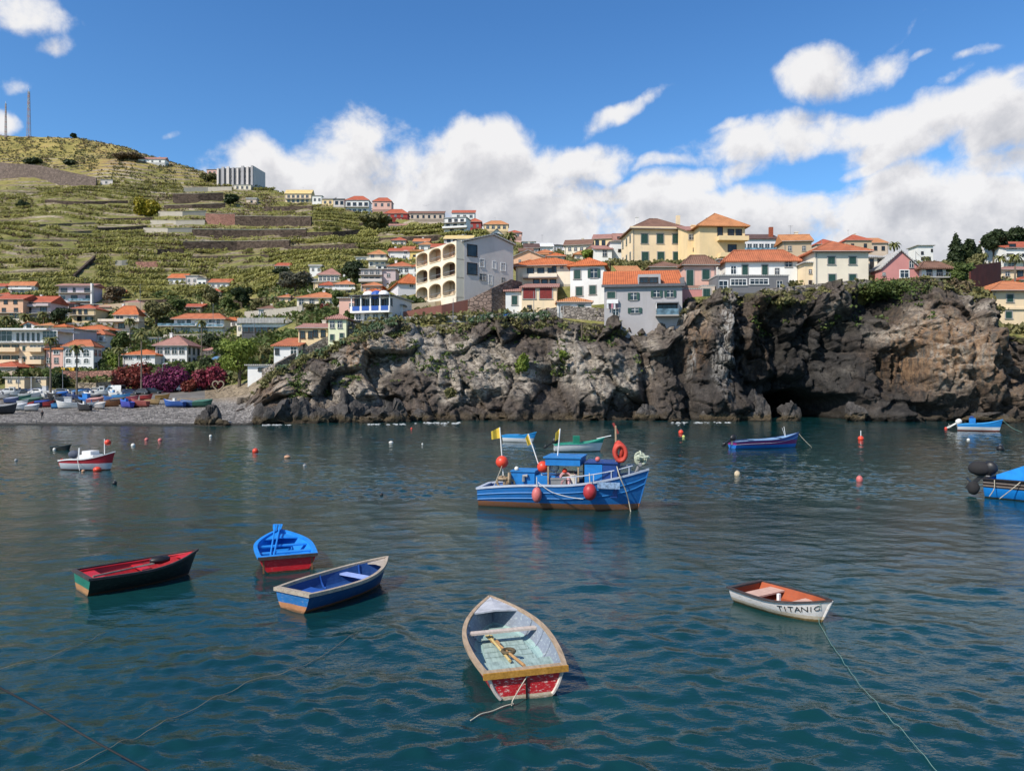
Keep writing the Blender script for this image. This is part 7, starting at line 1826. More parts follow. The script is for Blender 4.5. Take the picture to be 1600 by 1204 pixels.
for k_, (x, c) in enumerate(((797, wd), (893, M_plain('pink_net', (.55, .30, .30), .9, .4, 9)))):
    m_ = MB()
    for i in range(6): m_.torus((rnd.uniform(-.2, .2), rnd.uniform(-.2, .2), rnd.uniform(0, .25)), .2, .05, 'xyz'[i % 3], 0, 12, 5)
    tag(m_.build('net_heap', c, loc=b.w(fx(x), -.45, .95 if k_ else .85)), ['brown net heap at the stern of the fishing boat', 'pink net heap before the wheelhouse of the fishing boat'][k_], 'net')
# --- far motor boats
def line_boat(label, sx, sy, sz, bx, by, bz, B, fs, fm_, fb, bands, inn, gun, name='motor_boat', **k):
    bt = Boat(name, label, at(sx, sy, sz), at(bx, by, bz), B, B * .82, fs, fm_, fb, .3, .3, .2, 14, **k)
    nm = '_'.join(label.split()[:4]); bt.hull(M_hull('hull_' + nm, bands, (.3, .3, .3), .15), None, M_plain('inside_' + nm, inn, .6), gmat=M_plain('rail_' + nm, gun, .5), gw=.1, gh=.06)
    return bt
W_ = (.62, .62, .62)
b = line_boat('small white boat with pale blue cover far behind the fishing boat', 789, 679, .55, 838, 675, .85, 1.3, .5, .55, .85, [(.34, W_), (9, (.02, .26, .60))], (.1, .25, .5), (.03, .3, .65))
b.deck(.62, M_plain('pale_blue_cover', (.03, .26, .60), .6), .02); b.deck(.02, M_plain('pale_blue_cover', (.03, .26, .60), .6), .06, 'boat_cover', .5)
b = line_boat('white boat with green rail and green box behind the fishing boat', 866, 694, .5, 944, 684, .95, 1.4, .5, .58, .95, [(.05, (.05, .04, .04)), (.62, W_), (9, (.02, .28, .20))], (.1, .3, .25), (.03, .32, .22))
outboard(b, BLACKR, 1.0, .9); MB().box(b.L * .38, b.L * .50, -.3, .3, .3, 1.12).build('green_box', M_plain('green_box_paint', (.01, .16, .10), .5), b.root)
MB().tube([(b.L * .85, 0, .9), (b.L * 1.14, 0, 1.12)], .035, 6).build('bow_pole', WHITEP, b.root)
b = line_boat('long blue boat with magenta stripe and tilted black outboard', 1144, 690, .52, 1248, 677, 1.05, 1.5, .52, .62, 1.12, [(.30, (.012, .13, .44)), (.60, (.20, .012, .13)), (9, (.012, .10, .38))], (.25, .35, .5), (.03, .05, .15), bowp=2.0)
outboard(b, BLACKR, 1.0, 1.0); b.deck(.72, M_plain('deck_pale_blue', (.20, .33, .50), .6), .0); b.deck(.3, M_plain('deck_pale_blue', (.20, .33, .50), .6), .02, 'boat_cover', .66)
b.strake(.22, MATS['pale_blue_rail_paint'], .03); MB().tube([(b.L * .80, 0, .7), (b.L * .78, .05, 1.6)], .02, 5).tube([(b.L * .80, 0, .7), (b.L * .74, -.05, 1.5)], .015, 5).build('rod', WHITEP, b.root)
rope('mooring line from the bow of the long magenta striped boat', [b.w(b.L, 0, 1.05), b.w(b.L + .3, -.2, .6), b.w(b.L + .8, -.5, .0)], .018)
b = line_boat('white and blue motor boat with white outboard far right near the cliff', 1496, 663.5, .6, 1567, 656, 1.2, 1.7, .62, .78, 1.25, [(.12, (.25, .05, .03)), (.45, W_), (9, (.012, .20, .52))], (.3, .4, .5), (.04, .3, .65))
outboard(b, WHITEB, 1.0, 1.15); MB().box(b.L * .26, b.L * .40, -.4, .4, .5, 1.35).build('console', bl1, b.root); MB().box(b.L * .28, b.L * .36, -.35, .35, 1.35, 1.55).build('console_screen', bl2, b.root); b.deck(.7, M_plain('pale_blue_cover', (.03, .26, .60), .6))
rope('mooring line from the bow of the far right motor boat', [b.w(b.L, 0, 1.15), b.w(b.L + .8, -.2, .4), b.w(b.L + 1.6, -.4, .0)], .02, gr)
b = Boat('motor_boat', 'bright blue motor boat cut by the right picture edge with black covered outboard', at(1557, 748, .78) + Vector((0, .5, 0)), at(1760, 741, 1.3), 1.9, 1.7, .80, .82, 1.3, .4, .3, .3, 14)
sb = M_hull('vivid_blue_paint', [(.04, (.01, .02, .03)), (.44, (.008, .21, .62)), (.50, (.02, .015, .012)), (.55, (.25, .2, .17)), (.64, (.03, .02, .016)), (.68, (.25, .2, .17)), (9, (.015, .012, .012))], (.1, .2, .4), .1)
b.hull(sb, sb, M_plain('vivid_blue_inside', (.01, .2, .6), .5), gmat=M_plain('vivid_blue_rail', (.015, .012, .014), .5), gw=.12)
MB().add([(b.L*.10,-.7,.8),(b.L*.32,-.7,.8),(b.L*.32,.7,.8),(b.L*.10,.7,.8),(b.L*.10,-.7,1.0),(b.L*.32,-.7,1.45),(b.L*.32,.7,1.45),(b.L*.10,.7,1.0)],[(0,3,2,1),(4,5,6,7),(0,1,5,4),(1,2,6,5),(2,3,7,6),(3,0,4,7)]).build('cuddy',M_plain('vivid_blue_cover',(.010,.23,.66),.5),b.root)
outboard(b, BLACKR, .75, 1.15); tag(MB().ball((0, 0, 0), .27, 0, 12, 8, (.9, .8, 1.05), .06).build('covered_propeller_bag', M_plain('black_canvas', (.018, .017, .018), .9, .3), loc=P(1521, 762, 30.9), smooth=True), 'black canvas bag over the raised propeller at the right', 'bag')
MB().ball((-.32, 0, 1.14), .44, 0, 14, 9, (1.05, .75, .72), .03).build('engine_cover', M_plain('black_canvas', (.018, .017, .018), .9, .3), b.root, True)
rope('rope looped over the side of the right edge boat', [b.w(b.L * .10, -.98, .8), b.w(b.L * .10, -1.02, .45), b.w(b.L * .06, -1.0, .1)], .018); rope('second rope slanting down the side of the right edge boat', [b.w(b.L * .30, -1.0, .8), b.w(b.L * .24, -1.06, .5), b.w(b.L * .14, -1.0, .05)], .018)
# --- small cabin boat on the left
b = line_boat('small red and white cabin boat with red float on its mast', 105, 717, .55, 180, 706.5, .98, 1.5, .52, .62, 1.02, [(.06, (.20, .02, .02)), (.40, (.50, .52, .55)), (9, (.36, .018, .03))], (.5, .5, .5), W_, 'cabin_boat')
MB().box(b.L * .36, b.L * .64, -.38, .38, .5, .84).build('cabin', WHITEP, b.root); MB().box(b.L * .40, b.L * .58, -.33, .33, .84, 1.05).build('windscreen', WHITEP, b.root); MB().tube([(b.L * .32, -.3, .5), (b.L * .34, -.3, 1.22)], .04, 6).build('stern_post', WHITEP, b.root)
MB().ball((b.L * .14, 0, .82), .26, 0, 12, 8, (1.3, .8, .9)).build('engine_cover', M_plain('grey_blue_canvas', (.06, .07, .10), .8), b.root, True)
MB().tube([(b.L * .78, 0, .8), (b.L * .78, 0, 1.72)], .025, 6).build('mast', WHITEP, b.root); b.deck(.68, WHITEP, .0)
tag(MB().ball((0, 0, 0), .17, 0, 12, 8).build('float', ORANGE_R, loc=b.w(b.L * .86, -.05, 1.53), smooth=True), 'orange float beside the mast of the small cabin boat', 'float')
tag(MB().ball((0, 0, 0), .20, 0, 12, 8, (1.1, 1, .8)).build('float', ORANGE_R, loc=b.w(b.L * .80, -.62, .08), smooth=True), 'orange float in the water at the bow of the cabin boat', 'float')
tag(MB().torus((0, 0, 0), .2, .06, 'x', 0, 14, 6).build('float_ring', ORANGE_R, loc=b.w(-.06, -.3, .36)), 'orange ring at the stern of the small cabin boat', 'ring')
rope('white rope down the side of the small cabin boat', [b.w(b.L * .42, -.72, .75), b.w(b.L * .46, -.80, .4), b.w(b.L * .52, -.9, .02)], .018, MATS['white_line'])
b = line_boat('tiny dark dinghy afloat left of the cabin boat', 84, 696, .28, 111, 694, .42, .8, .26, .26, .42, [(9, (.02, .024, .024))], (.03, .03, .03), (.05, .06, .06), 'dinghy')
MB().ball((b.L * .35, -.42, .05), .12, 0).build('fender', WHITEB, b.root)
# --- buoys
def buoy(label, px, py, rpx, mat, kind='ball', name='mooring_buoy', sz=1.0):
    """py is the photo row of the buoy's waterline"""
    p = PZ(px, py, 0); r = rpx * p.y / F
    o = thing(name, label, 'buoy', p)
    z0 = r * .45 * sz
    MB().ball((0, 0, z0), r, 0, 14, 10, (1, 1, sz)).build('float', mat, o, True)
    if kind == 'pole': MB().tube([(0, 0, z0), (0, 0, r * 3.3)], r * .14, 6).build('pole', WHITEP, o)
    else: MB().torus((0, 0, z0 + r * sz + .02), r * .22, r * .07, 'y', 0, 10, 5).build('lifting_eye', RAILM, o)
    return o
YB = M_plain('yellowed_float', (.52, .42, .28), .7, .3, 6); TANB = M_plain('tan_float', (.45, .25, .15), .7, .3, 6); YL = M_plain('lime_float', (.5, .55, .15), .6); BLK = M_plain('black_float', (.012, .012, .014), .5)
for a in [('red buoy in front of the beach right of the white ones', 399, 706.5, 4.6, ORANGE_R), ('red buoy with white pole near the cave', 1345, 687, 4.4, ORANGE_R, 'pole'), ('pinkish red can buoy right of the fishing boat', 1343, 752, 5.0, PINKB, 'ball', 'mooring_buoy', 1.3),
   ('yellowish white buoy between fishing boat and magenta boat', 1152, 743, 4.6, YB, 'ball', 'mooring_buoy', 1.2), ('red buoy beside a lime one close to the cliff', 1064, 677, 4.0, ORANGE_R), ('lime float beside the red buoy near the cliff', 1068, 683, 2.4, YL), ('black buoy before the far right motor boat', 1563, 703, 5.4, BLK),
   ('tiny red buoy left of the far right motor boat', 1478, 670, 2.2, ORANGE_R), ('small white buoy below the far right motor boat', 1513, 688, 2.4, WHITEB), ('white buoy right of the red cabin boat', 208, 697, 3.2, WHITEB), ('faded red float pair, left one, before the beach', 229, 688, 3.0, PINKB), ('faded red float pair, right one, before the beach', 250, 689, 3.2, PINKB),
   ('small white float before the dark rock on the beach', 329, 682, 2.2, WHITEB), ('black buoy below the red cabin boat', 179, 756, 3.6, BLK), ('brown float under the side of the cabin boat', 130, 737, 2.6, TANB), ('dark buoy in open water left of the fishing boat', 596, 774, 3.0, BLK), ('flat white float in the middle of the bay', 611, 692, 3.6, WHITEB, 'ball', 'mooring_buoy', .6),
   ('tan float right of the red buoy', 449, 715, 5.0, TANB, 'ball', 'mooring_buoy', .6), ('small black and white float below the tan one', 476, 728, 2.8, M_plain('grey_float', (.25, .25, .25), .6), 'ball', 'mooring_buoy', .8), ('tiny red float at the foot of the cliff', 643, 670, 1.6, ORANGE_R), ('small grey float at the left picture edge', 25, 720, 2.4, M_plain('grey_float', (.25, .25, .25), .6)), ('tiny white float left of the fishing boat', 660, 694, 1.4, WHITEB)]: buoy(*a)
for (lab, pts, rr, mt) in [('dark cable crossing the lower left corner', [P(-30, 1058, 8.2), P(60, 1106, 8.2), P(140, 1153, 8.1), P(260, 1218, 8.0)], .011, M_plain('dark_cable', (.02, .02, .022), .7)),
   ('long pale rope floating across the lower left water', [PZ(560, 985, .04), PZ(470, 1038, .04), PZ(390, 1064, .04), PZ(290, 1110, .04), PZ(190, 1160, .04), PZ(90, 1206, .04)], .0042, M_plain('wet_rope', (.20, .17, .12), .8)),
   ('faint pale rope floating behind the long one', [PZ(165, 985, .04), PZ(110, 1012, .04), PZ(50, 1032, .04), PZ(-20, 1046, .04)], .0035, M_plain('wet_rope', (.20, .17, .12), .8))]: rope(lab, pts, rr, mt, wet='dark' not in lab)
# ------------------------------------------------------------------ things on the beach and car park
def beach_boat(label, px, py, L, hd, hull, inn, B=None, extra=None, ec=(.6, .6, .6), fb=.55):
    o = on_ground(px, py, 1.2); B = B or L * .36
    a = R(hd); st = (o.x - math.cos(a) * L / 2, o.y - math.sin(a) * L / 2, 0); bo = (o.x + math.cos(a) * L / 2, o.y + math.sin(a) * L / 2, 0)
    z = min(gz(st[0], st[1]), gz(bo[0], bo[1])) + .26
    b = Boat('beached_boat', label, st, bo, B, B * .8, fb * .85, fb, fb * 1.5, .3, .25, .1, 10, wl=z, group='boats pulled up on the beach')
    nm = '_'.join(label.split()[:5])
    b.hull(M_hull('bhull_' + nm, [(.0, mul(hull, .45)), (9, hull)], (.3, .28, .25), .3, .6, False), None, M_plain('binside_' + nm, inn, .7), gmat=M_plain('brail_' + nm, tuple(min(.8, c * 1.3 + .03) for c in hull), .6), gw=.1, m=6)
    em = M_plain('bextra_' + nm, ec, .6)
    if extra == 'cover':
        vs = []
        for i in range(8):
            t = .02 + .94 * i / 7; x, y, z_ = b.sec(t, 0); hgt = .28 * math.sin(math.pi * (.15 + .7 * i / 7))
            vs += [(x, y + .03, z_ - .05), (x, y * .5, z_ + hgt * .8), (x, 0, z_ + hgt), (x, -y * .5, z_ + hgt * .8), (x, -y - .03, z_ - .05)]
        MB().add(vs, [(i * 5 + j, i * 5 + j + 1, i * 5 + j + 6, i * 5 + j + 5) for i in range(7) for j in range(4)]).build('cover', em, b.root)
    elif extra == 'cabin':
        b.deck(.62, em); q = MB().box(L * .30, L * .62, -B * .3, B * .3, .15, fb + .75).build('cabin', em, b.root); MB().box(L * .28, L * .66, -B * .34, B * .34, fb + .75, fb + .83).build('cabin_roof', em, q)
        MB().box(L * .35, L * .57, -B * .3 - .02, -B * .3 - .003, fb + .25, fb + .6).build('window', GLASS, q)
    elif extra == 'deck':
        b.deck(.5, em); b.thwart(.25, .3, mat=em); MB().box(L * .42, L * .52, -B * .2, B * .2, .1, fb + .45).build('console', em, b.root)
    elif extra == 'mast':
        b.deck(.45, em); MB().tube([(L * .55, 0, .1), (L * .55, 0, 3.4)], .05, 6).build('mast', WHITEP, b.root)
    else: b.thwart(.3, .2, mat=em); b.thwart(.6, .2, mat=em)
    return b
WH = (.62, .61, .58); NB = (.02, .04, .12); BB = (.015, .13, .42); GN = (.02, .09, .06); DK = (.025, .025, .03); RD = (.33, .03, .03); BR = (.20, .10, .05); OC = (.40, .22, .06); GREYC = (.30, .30, .30); LB = (.08, .30, .58)
for a in [('dark hulled boat under a grey cover at the left beach edge', 4, 647, 3.4, 25, DK, GREYC, None, 'cover', (.24, .24, .24), .8), ('small pale grey boat right of the dark covered one', 30, 641, 2.2, 10, WH, GREYC, None, 'cover', (.42, .42, .45)),
  ('blue grey covered boat behind the dark covered one', 19, 630, 2.6, -12, NB, GREYC, None, 'cover', (.16, .18, .24)), ('white decked boat with a thin mast', 47, 623, 3.2, 15, WH, WH, None, 'mast', WH, .6), ('pale boat beside the white masted one', 64, 622, 2.3, 160, WH, GREYC, None, 'deck', WH),
  ('dark green covered boat in the second row', 51, 631, 3.0, 10, GN, GREYC, None, 'cover', (.05, .11, .08)), ('little red brown boat before the green covered one', 46, 638, 1.9, -20, RD, BR), ('boat under a royal blue tarpaulin', 63, 636, 2.4, 30, NB, BB, None, 'cover', (.02, .05, .25)),
  ('flat pale boat nearest the person', 51, 642, 2.0, 5, GREYC, GREYC, None, 'cover', (.38, .40, .45)), ('small light blue boat left of the white covered one', 90, 638, 1.6, 20, LB, BB), ('white covered motor boat in the front row', 105, 638, 2.9, -160, WH, WH, None, 'cabin', (.64, .63, .62), .7),
  ('black hulled white decked boat nearest the water', 131, 642, 2.3, 170, DK, WH, None, 'deck', WH, .7), ('bright blue cabin boat with mast behind the black hulled one', 134, 631, 2.9, 165, BB, BB, None, 'cabin', (.02, .17, .50), .6), ('grey boat left of the white covered motor boat', 86, 629, 2.9, 8, GREYC, DK, None, 'deck', (.2, .2, .2)),
  ('navy boat behind the white covered motor boat', 115, 624, 2.6, 172, NB, NB, None, 'deck', (.05, .08, .2)), ('faded pink red boat right of the bright blue cabin boat', 149, 631, 2.4, 15, (.42, .16, .15), GREYC, None, 'cover', (.42, .22, .2)), ('brown boat leaning beside the pink red one', 161, 635, 2.6, -15, BR, BR),
  ('orange brown boat right of the brown one', 174, 635, 2.5, 20, (.32, .12, .04), BR), ('white and light blue boat high on the beach', 190, 624, 2.8, 10, LB, WH, None, 'deck', WH), ('blue boat with purple foot', 197, 637, 2.9, 150, (.05, .06, .34), BB, None, 'deck', (.03, .14, .45), .75), ('red brown open boat with black rail', 218, 636, 3.0, 165, (.26, .06, .05), BR, None, None, BR, .7),
  ('yellow brown open boat right of the red brown one', 240, 632, 2.7, -20, (.33, .22, .10), OC, None, None, OC), ('ochre boat with dark keel high on the beach', 254, 624, 2.2, 25, OC, BR), ('blue and white cabin boat on the right of the beach', 272, 636, 3.4, 168, (.02, .08, .30), WH, None, 'deck', WH, .65), ('dark blue covered boat beside the dark green one', 293, 636, 2.2, 172, (.02, .06, .16), NB, None, 'cover', (.03, .08, .18)),
  ('dark green covered boat at the right end of the row', 317, 636, 2.8, 5, GN, GN, None, 'cover', (.03, .12, .09), .6), ('bright red little boat behind the red brown one', 229, 625, 1.9, 10, RD, RD), ('dark boat between the green covered and the grey one', 75, 630, 2.2, -8, DK, DK), ('white boat in the back row at the far left', 20, 619, 2.4, 12, WH, WH, None, 'cabin', WH),
  ('small blue boat in the back row', 97, 621, 1.8, 30, BB, BB, None, 'cover', (.03, .14, .42)), ('grey boat in the back row at the left edge', 4, 624, 2.6, -5, GREYC, DK, None, 'deck', GREYC), ('white boat in the back row before the brick wall', 141, 621, 2.6, 170, WH, WH, None, 'deck', WH), ('pale boat in the back row right of the brick wall boat', 160, 618, 2.3, 10, WH, LB, None, 'cabin', WH), ('white and blue boat in the back row', 177, 620, 2.4, 160, WH, BB, None, 'deck', (.1, .3, .55)),
  ('maroon boat in the back row near the tall palm', 208, 627, 2.1, -10, (.2, .03, .05), BR), ('green boat between the white masted and the dark one', 37, 626, 2.2, 20, (.03, .14, .10), GN), ('white dinghy beside the black hulled boat', 145, 637, 1.5, 30, WH, GREYC), ('dark hulled boat with white deck in the gap by the tall palm', 83, 622, 2.6, 170, DK, WH, None, 'deck', WH), ('black boat with dark cover behind the faded pink red one', 146, 626, 2.4, 8, DK, DK, None, 'cover', (.05, .05, .06)), ('blue boat with dark rail behind the orange brown one', 170, 628, 2.2, 165, (.02, .09, .28), NB),
  ('dark boat with brown cover left of the blue purple one', 184, 632, 2.2, 12, DK, BR, None, 'cover', (.10, .07, .05)), ('white boat with grey cabin in the back row by the left palm', 70, 617, 2.4, 172, WH, GREYC, None, 'cabin', (.45, .45, .46)), ('dark blue boat in the back row left of the palm', 54, 616, 2.2, 8, NB, NB, None, 'cover', (.04, .06, .14)), ('black boat in the back row before the kiosks', 30, 616, 2.3, 165, DK, DK, None, 'deck', (.15, .15, .16)),
  ('white boat with blue cover in the middle of the back row', 124, 618, 2.4, 12, WH, BB, None, 'cover', (.05, .22, .5)), ('grey dinghy by the tall palm foot', 103, 628, 1.6, 25, GREYC, DK), ('dark dinghy in the middle of the second row', 122, 632, 1.6, 160, DK, DK), ('white dinghy left of the royal blue tarpaulin', 36, 634, 1.6, 12, WH, WH), ('red dinghy before the dark boat', 76, 636, 1.5, 20, RD, RD),
  ('pale upturned dinghy in the front row', 157, 639, 1.5, 5, (.45, .42, .4), GREYC, None, 'cover', (.45, .42, .40))]: beach_boat(*a)

def make_car(label, px, py, hd, c, kind='car', sc=1.0):
    o = on_ground(px, py, 1.5)
    r = thing('parked_car' if kind == 'car' else 'parked_van', label, kind, o, R(hd), 'cars parked behind the beach'); r.scale = (sc, sc, sc)
    L, W, h = (3.9, 1.6, 1.42) if kind == 'car' else (4.4, 1.75, 2.1)
    body = [(-L/2, .35), (-L/2, .85), (-L*.40, .92), (L*.28, .90), (L*.48, .72), (L/2, .35)] if kind == 'car' else [(-L/2, .35), (-L/2, 1.1), (L*.42, 1.1), (L*.5, .9), (L/2, .35)]
    top = [(-L*.44, .90), (-L*.33, h), (L*.10, h), (L*.30, .90)] if kind == 'car' else [(-L*.5, 1.1), (-L*.49, h), (L*.28, h), (L*.43, 1.1)]
    def ext(prof_, w0, w1, m):
        mb = MB(); n = len(prof_); zm = max(z for x, z in prof_); zl = min(z for x, z in prof_)
        vs = []
        for s in (-1, 1): vs += [(x, s * (w0 + (w1 - w0) * (z - zl) / (zm - zl)) / 2, z) for x, z in prof_]
        mb.add(vs, [tuple(range(n)), tuple(range(2*n - 1, n - 1, -1))] + [(i, n + i, n + (i + 1) % n, (i + 1) % n) for i in range(n)]); return mb
    pm = M_plain('car_paint_%d_%d_%d' % tuple(int(q * 100) for q in c), c, .3, .08, 1.0, .5)
    ext(body, W, W * .96, 0).build('body', pm, r); cb = ext(top, W * .94, W * .80, 0).build('cabin', pm, r)
    for s in (-1, 1):
        g = MB(); zz0, zz1 = (.94, h - .1) if kind == 'car' else (1.2, h - .35)
        xa, xb = (-L * .36, L * .22) if kind == 'car' else (L * .02, L * .33)
        y0 = s * (W * .94 / 2 + .01); y1 = s * (W * .82 / 2 + .012)
        g.add([(xa, y0, zz0), (xb, y0, zz0), (xb - .35, y1, zz1), (xa + .2, y1, zz1)], [(0, 1, 2, 3) if s < 0 else (3, 2, 1, 0)]); g.build('side_window', GLASS, cb)
    xw = L * .30 if kind == 'car' else L * .43; zb = .92 if kind == 'car' else 1.15; xt = L * .10 if kind == 'car' else L * .28
    for (x0, x1) in ((xw, xt), (-L * .44 if kind == 'car' else -L * .5, -L * .33 if kind == 'car' else -L * .49)):
        sg = 1 if x0 > 0 else -1
        MB().add([(x0 + sg*.015, -W*.42, zb), (x0 + sg*.015, W*.42, zb), (x1 + sg*.02, W*.37, h - .08), (x1 + sg*.02, -W*.37, h - .08)], [(0, 1, 2, 3) if sg > 0 else (3, 2, 1, 0)]).build('windscreen', GLASS, cb)
    for x in (-L * .31, L * .31):
        for s in (-1, 1):
            w = MB().tube([(x, s * (W/2 - .2), .32), (x, s * (W/2 + .01), .32)], .32, 12).build('wheel', BLACKR, r); MB().tube([(x, s * (W/2 + .01), .32), (x, s * (W/2 + .02), .32)], .18, 8).build('rim', RAILM, w)
    for s in (-1, 1): MB().box(L/2 - .1, L/2 + .005 if kind == 'car' else L/2 - .02, s * W * .36 - .15, s * W * .36 + .15, .55, .68).build('headlight', M_plain('lamp_glass', (.6, .6, .6), .2), r)
    return r
SV = (.45, .45, .46)
for a in [('white car before the purple bougainvillea', 262, 612, 5, WH), ('second white car right of the lamp post', 276, 611, 175, (.66, .65, .63)), ('silver car at the right end of the car park', 290, 611, 10, SV), ('dark car under the crimson bougainvillea', 305, 610, 170, DK), ('black car behind the ochre boat', 240, 615, 8, (.012, .012, .014)), ('dark grey car before the red bougainvillea', 222, 616, 172, (.05, .05, .06)), ('navy car left of the tallest palm', 205, 617, 5, (.02, .03, .08)),
  ('white van before the brick wall end', 180, 615, 170, WH, 'van'), ('silver car before the tan stone wall', 164, 615, 8, SV), ('white car in the middle of the brick wall', 149, 614, 176, WH), ('dark blue car before the brick wall', 134, 615, 5, (.02, .04, .1)), ('black car behind the navy boat', 113, 616, 172, (.015, .015, .018)), ('grey car right of the cream kiosks', 99, 616, 5, (.2, .2, .21)), ('white car below the cream kiosk pair', 58, 616, 175, WH), ('dark car below the left kiosk', 36, 616, 4, DK), ('silver car at the left picture edge', 14, 615, 172, SV), ('yellow delivery van before the white house with arched windows', 106, 587, 178, (.62, .36, .02), 'van')]: make_car(*a[:5], kind=a[5] if len(a) > 5 else 'car', sc=.72 if 'yellow' not in a[0] else .82)

# person on the pebbles: one skinned figure
def person(label, px, py, hpx):
    o = on_ground(px, py, 1.0); s = hpx * o.y / F / 1.72
    r = thing('person', label, 'person', o, R(40)); r.scale = (s, s, s)
    J = [((0,0,.92),.13),((0,0,1.16),.13),((0,0,1.40),.15),((0,0,1.50),.06),((0,.02,1.63),.10),((0,.02,1.72),.06),
         ((.19,0,1.42),.06),((.25,.02,1.14),.045),((.22,-.10,.92),.036),((.22,-.13,.84),.03),((-.19,0,1.42),.06),((-.25,.04,1.14),.045),((-.24,-.04,.90),.036),((-.24,-.06,.82),.03),
         ((.10,0,.86),.09),((.12,-.06,.48),.065),((.12,.02,.08),.045),((.12,-.14,.03),.035),((-.10,0,.86),.09),((-.12,.06,.48),.065),((-.12,.16,.08),.045),((-.12,.02,.03),.035)]
    E = [(0,1),(1,2),(2,3),(3,4),(4,5),(2,6),(6,7),(7,8),(8,9),(2,10),(10,11),(11,12),(12,13),(0,14),(14,15),(15,16),(16,17),(0,18),(18,19),(19,20),(20,21)]
    me = bpy.data.meshes.new('body'); me.from_pydata([j[0] for j in J], E, []); ob = bpy.data.objects.new('body', me); COL.objects.link(ob)
    sk = ob.modifiers.new('skin', 'SKIN'); sv = me.skin_vertices[0].data
    for i, j in enumerate(J): sv[i].radius = (j[1], j[1])
    sv[0].use_root = True
    su = ob.modifiers.new('sub', 'SUBSURF'); su.levels = 1; su.render_levels = 1
    dg = bpy.context.evaluated_depsgraph_get(); nm = bpy.data.meshes.new_from_object(ob.evaluated_get(dg)); nm.name = 'body'
    bpy.data.objects.remove(ob)
    nm.materials.clear(); nm.materials.append(M_plain('dark_clothes', (.02, .02, .025), .9)); nm.materials.append(M_plain('skin', (.36, .20, .14), .6))
    nm.polygons.foreach_set('material_index', [1 if (p.center.z > 1.47 or (abs(p.center.x) > .19 and p.center.z < 1.0 and p.center.z > .7)) else 0 for p in nm.polygons])
    put('body', nm, r); MB().ball((0, .04, 1.68), .105, 0, 12, 8, (1, 1.05, .75)).build('hair', M_plain('dark_hair', (.015, .01, .008), .7), r, True)
person('person in dark clothes walking on the pebble beach', 66, 655, 14)

# heart of pale stones
o = on_ground(341, 613, 1.5); k = o.y / F
r = thing('heart_sculpture', 'large pale heart shaped sculpture above the beach', 'sculpture', o)
mb = MB(); pts = []
for i in range(41):
    a = 2 * math.pi * i / 40; x = 16 * math.sin(a) ** 3; y = 13 * math.cos(a) - 5 * math.cos(2*a) - 2 * math.cos(3*a) - math.cos(4*a); pts.append((x * .55 * k, 0, (y + 17) * .60 * k))
mb.tube(pts, .10, 8, 0, False)
for i, p in enumerate(pts[:-1]): mb.ball(p, .14, 0, 7, 5, (1, 1, 1), .15)
mb.build('heart', M_plain('pale_stone', (.28, .23, .17), .9, .4, 4), r); MB().box(-.5, .5, -.3, .3, -.4, .12).build('plinth', STT, r)
# blue and white vaulted kiosk in the garden
o = on_ground(339, 570, 2.0); k = o.y / F; r = thing('vaulted_kiosk', 'small white and blue vaulted kiosk among the garden trees', 'kiosk', o); vs = []; n = 10
for y in (0, 2.2): vs += [(1.5 * math.cos(math.pi * i / n), y, .5 + 1.5 * math.sin(math.pi * i / n)) for i in range(n + 1)]
MB().add(vs, [(i, i + 1, n + 2 + i, n + 1 + i) for i in range(n)]).build('vault', WHITEP, r); MB().add([(x, .02, z) for x, y, z in vs[:n + 1]], [tuple(range(n + 1))]).build('end_panel', M_plain('pale_blue_panel', (.14, .28, .5), .5), r); MB().box(-1.5, 1.5, 0, 2.2, -.8, .5).build('base', WHITEP, r)
# boulders
def boulder(label, px, py, wpx, hpx, d=None, seed=1, name='boulder', lean=0.0):
    o = on_ground(px, py, .6) if d is None else P(px, py, d)
    k = o.y / F; w = wpx * k / 2; h = hpx * k; mb = MB(); n, m = 44, 26; vs = []
    for j in range(m + 1):
        ph = -math.pi * .32 + (math.pi * .82) * j / m
        for i in range(n):
            th = 2 * math.pi * i / n; p = Vector((math.cos(ph) * math.cos(th), math.cos(ph) * math.sin(th), math.sin(ph)))
            ds, pt = noise.voronoi(p * 1.15 + Vector((seed * 3.1, 0, 0))); c = pt[0]; e = p * 1.15 + Vector((seed * 3.1, 0, 0)) - c
            q = 1 + .55 * (e.x * hashv(c, 3) + e.z * hashv(c, 5) + e.y * hashv(c, 8)) + .12 * hashv(c, 2) + .08 * noise.fractal(p * 3 + Vector((seed, 0, 0)), 1, 2, 4)
            vs.append((p.x * q * w + lean * max(0, p.z) * w, p.y * q * w * .8, p.z * q * h))
    mb.add(vs, [(j * n + i, j * n + (i + 1) % n, (j + 1) * n + (i + 1) % n, (j + 1) * n + i) for j in range(m) for i in range(n)] + [tuple(m * n + i for i in range(n))])
    t = mb.build(name, MROCK, loc=o)
    return tag(t, label, 'rock')
boulder('pyramid shaped dark rock on the pebble beach', 328, 662, 34, 22, None, 2); boulder('low rock right of the pyramid shaped one', 348, 664, 18, 7, None, 3)
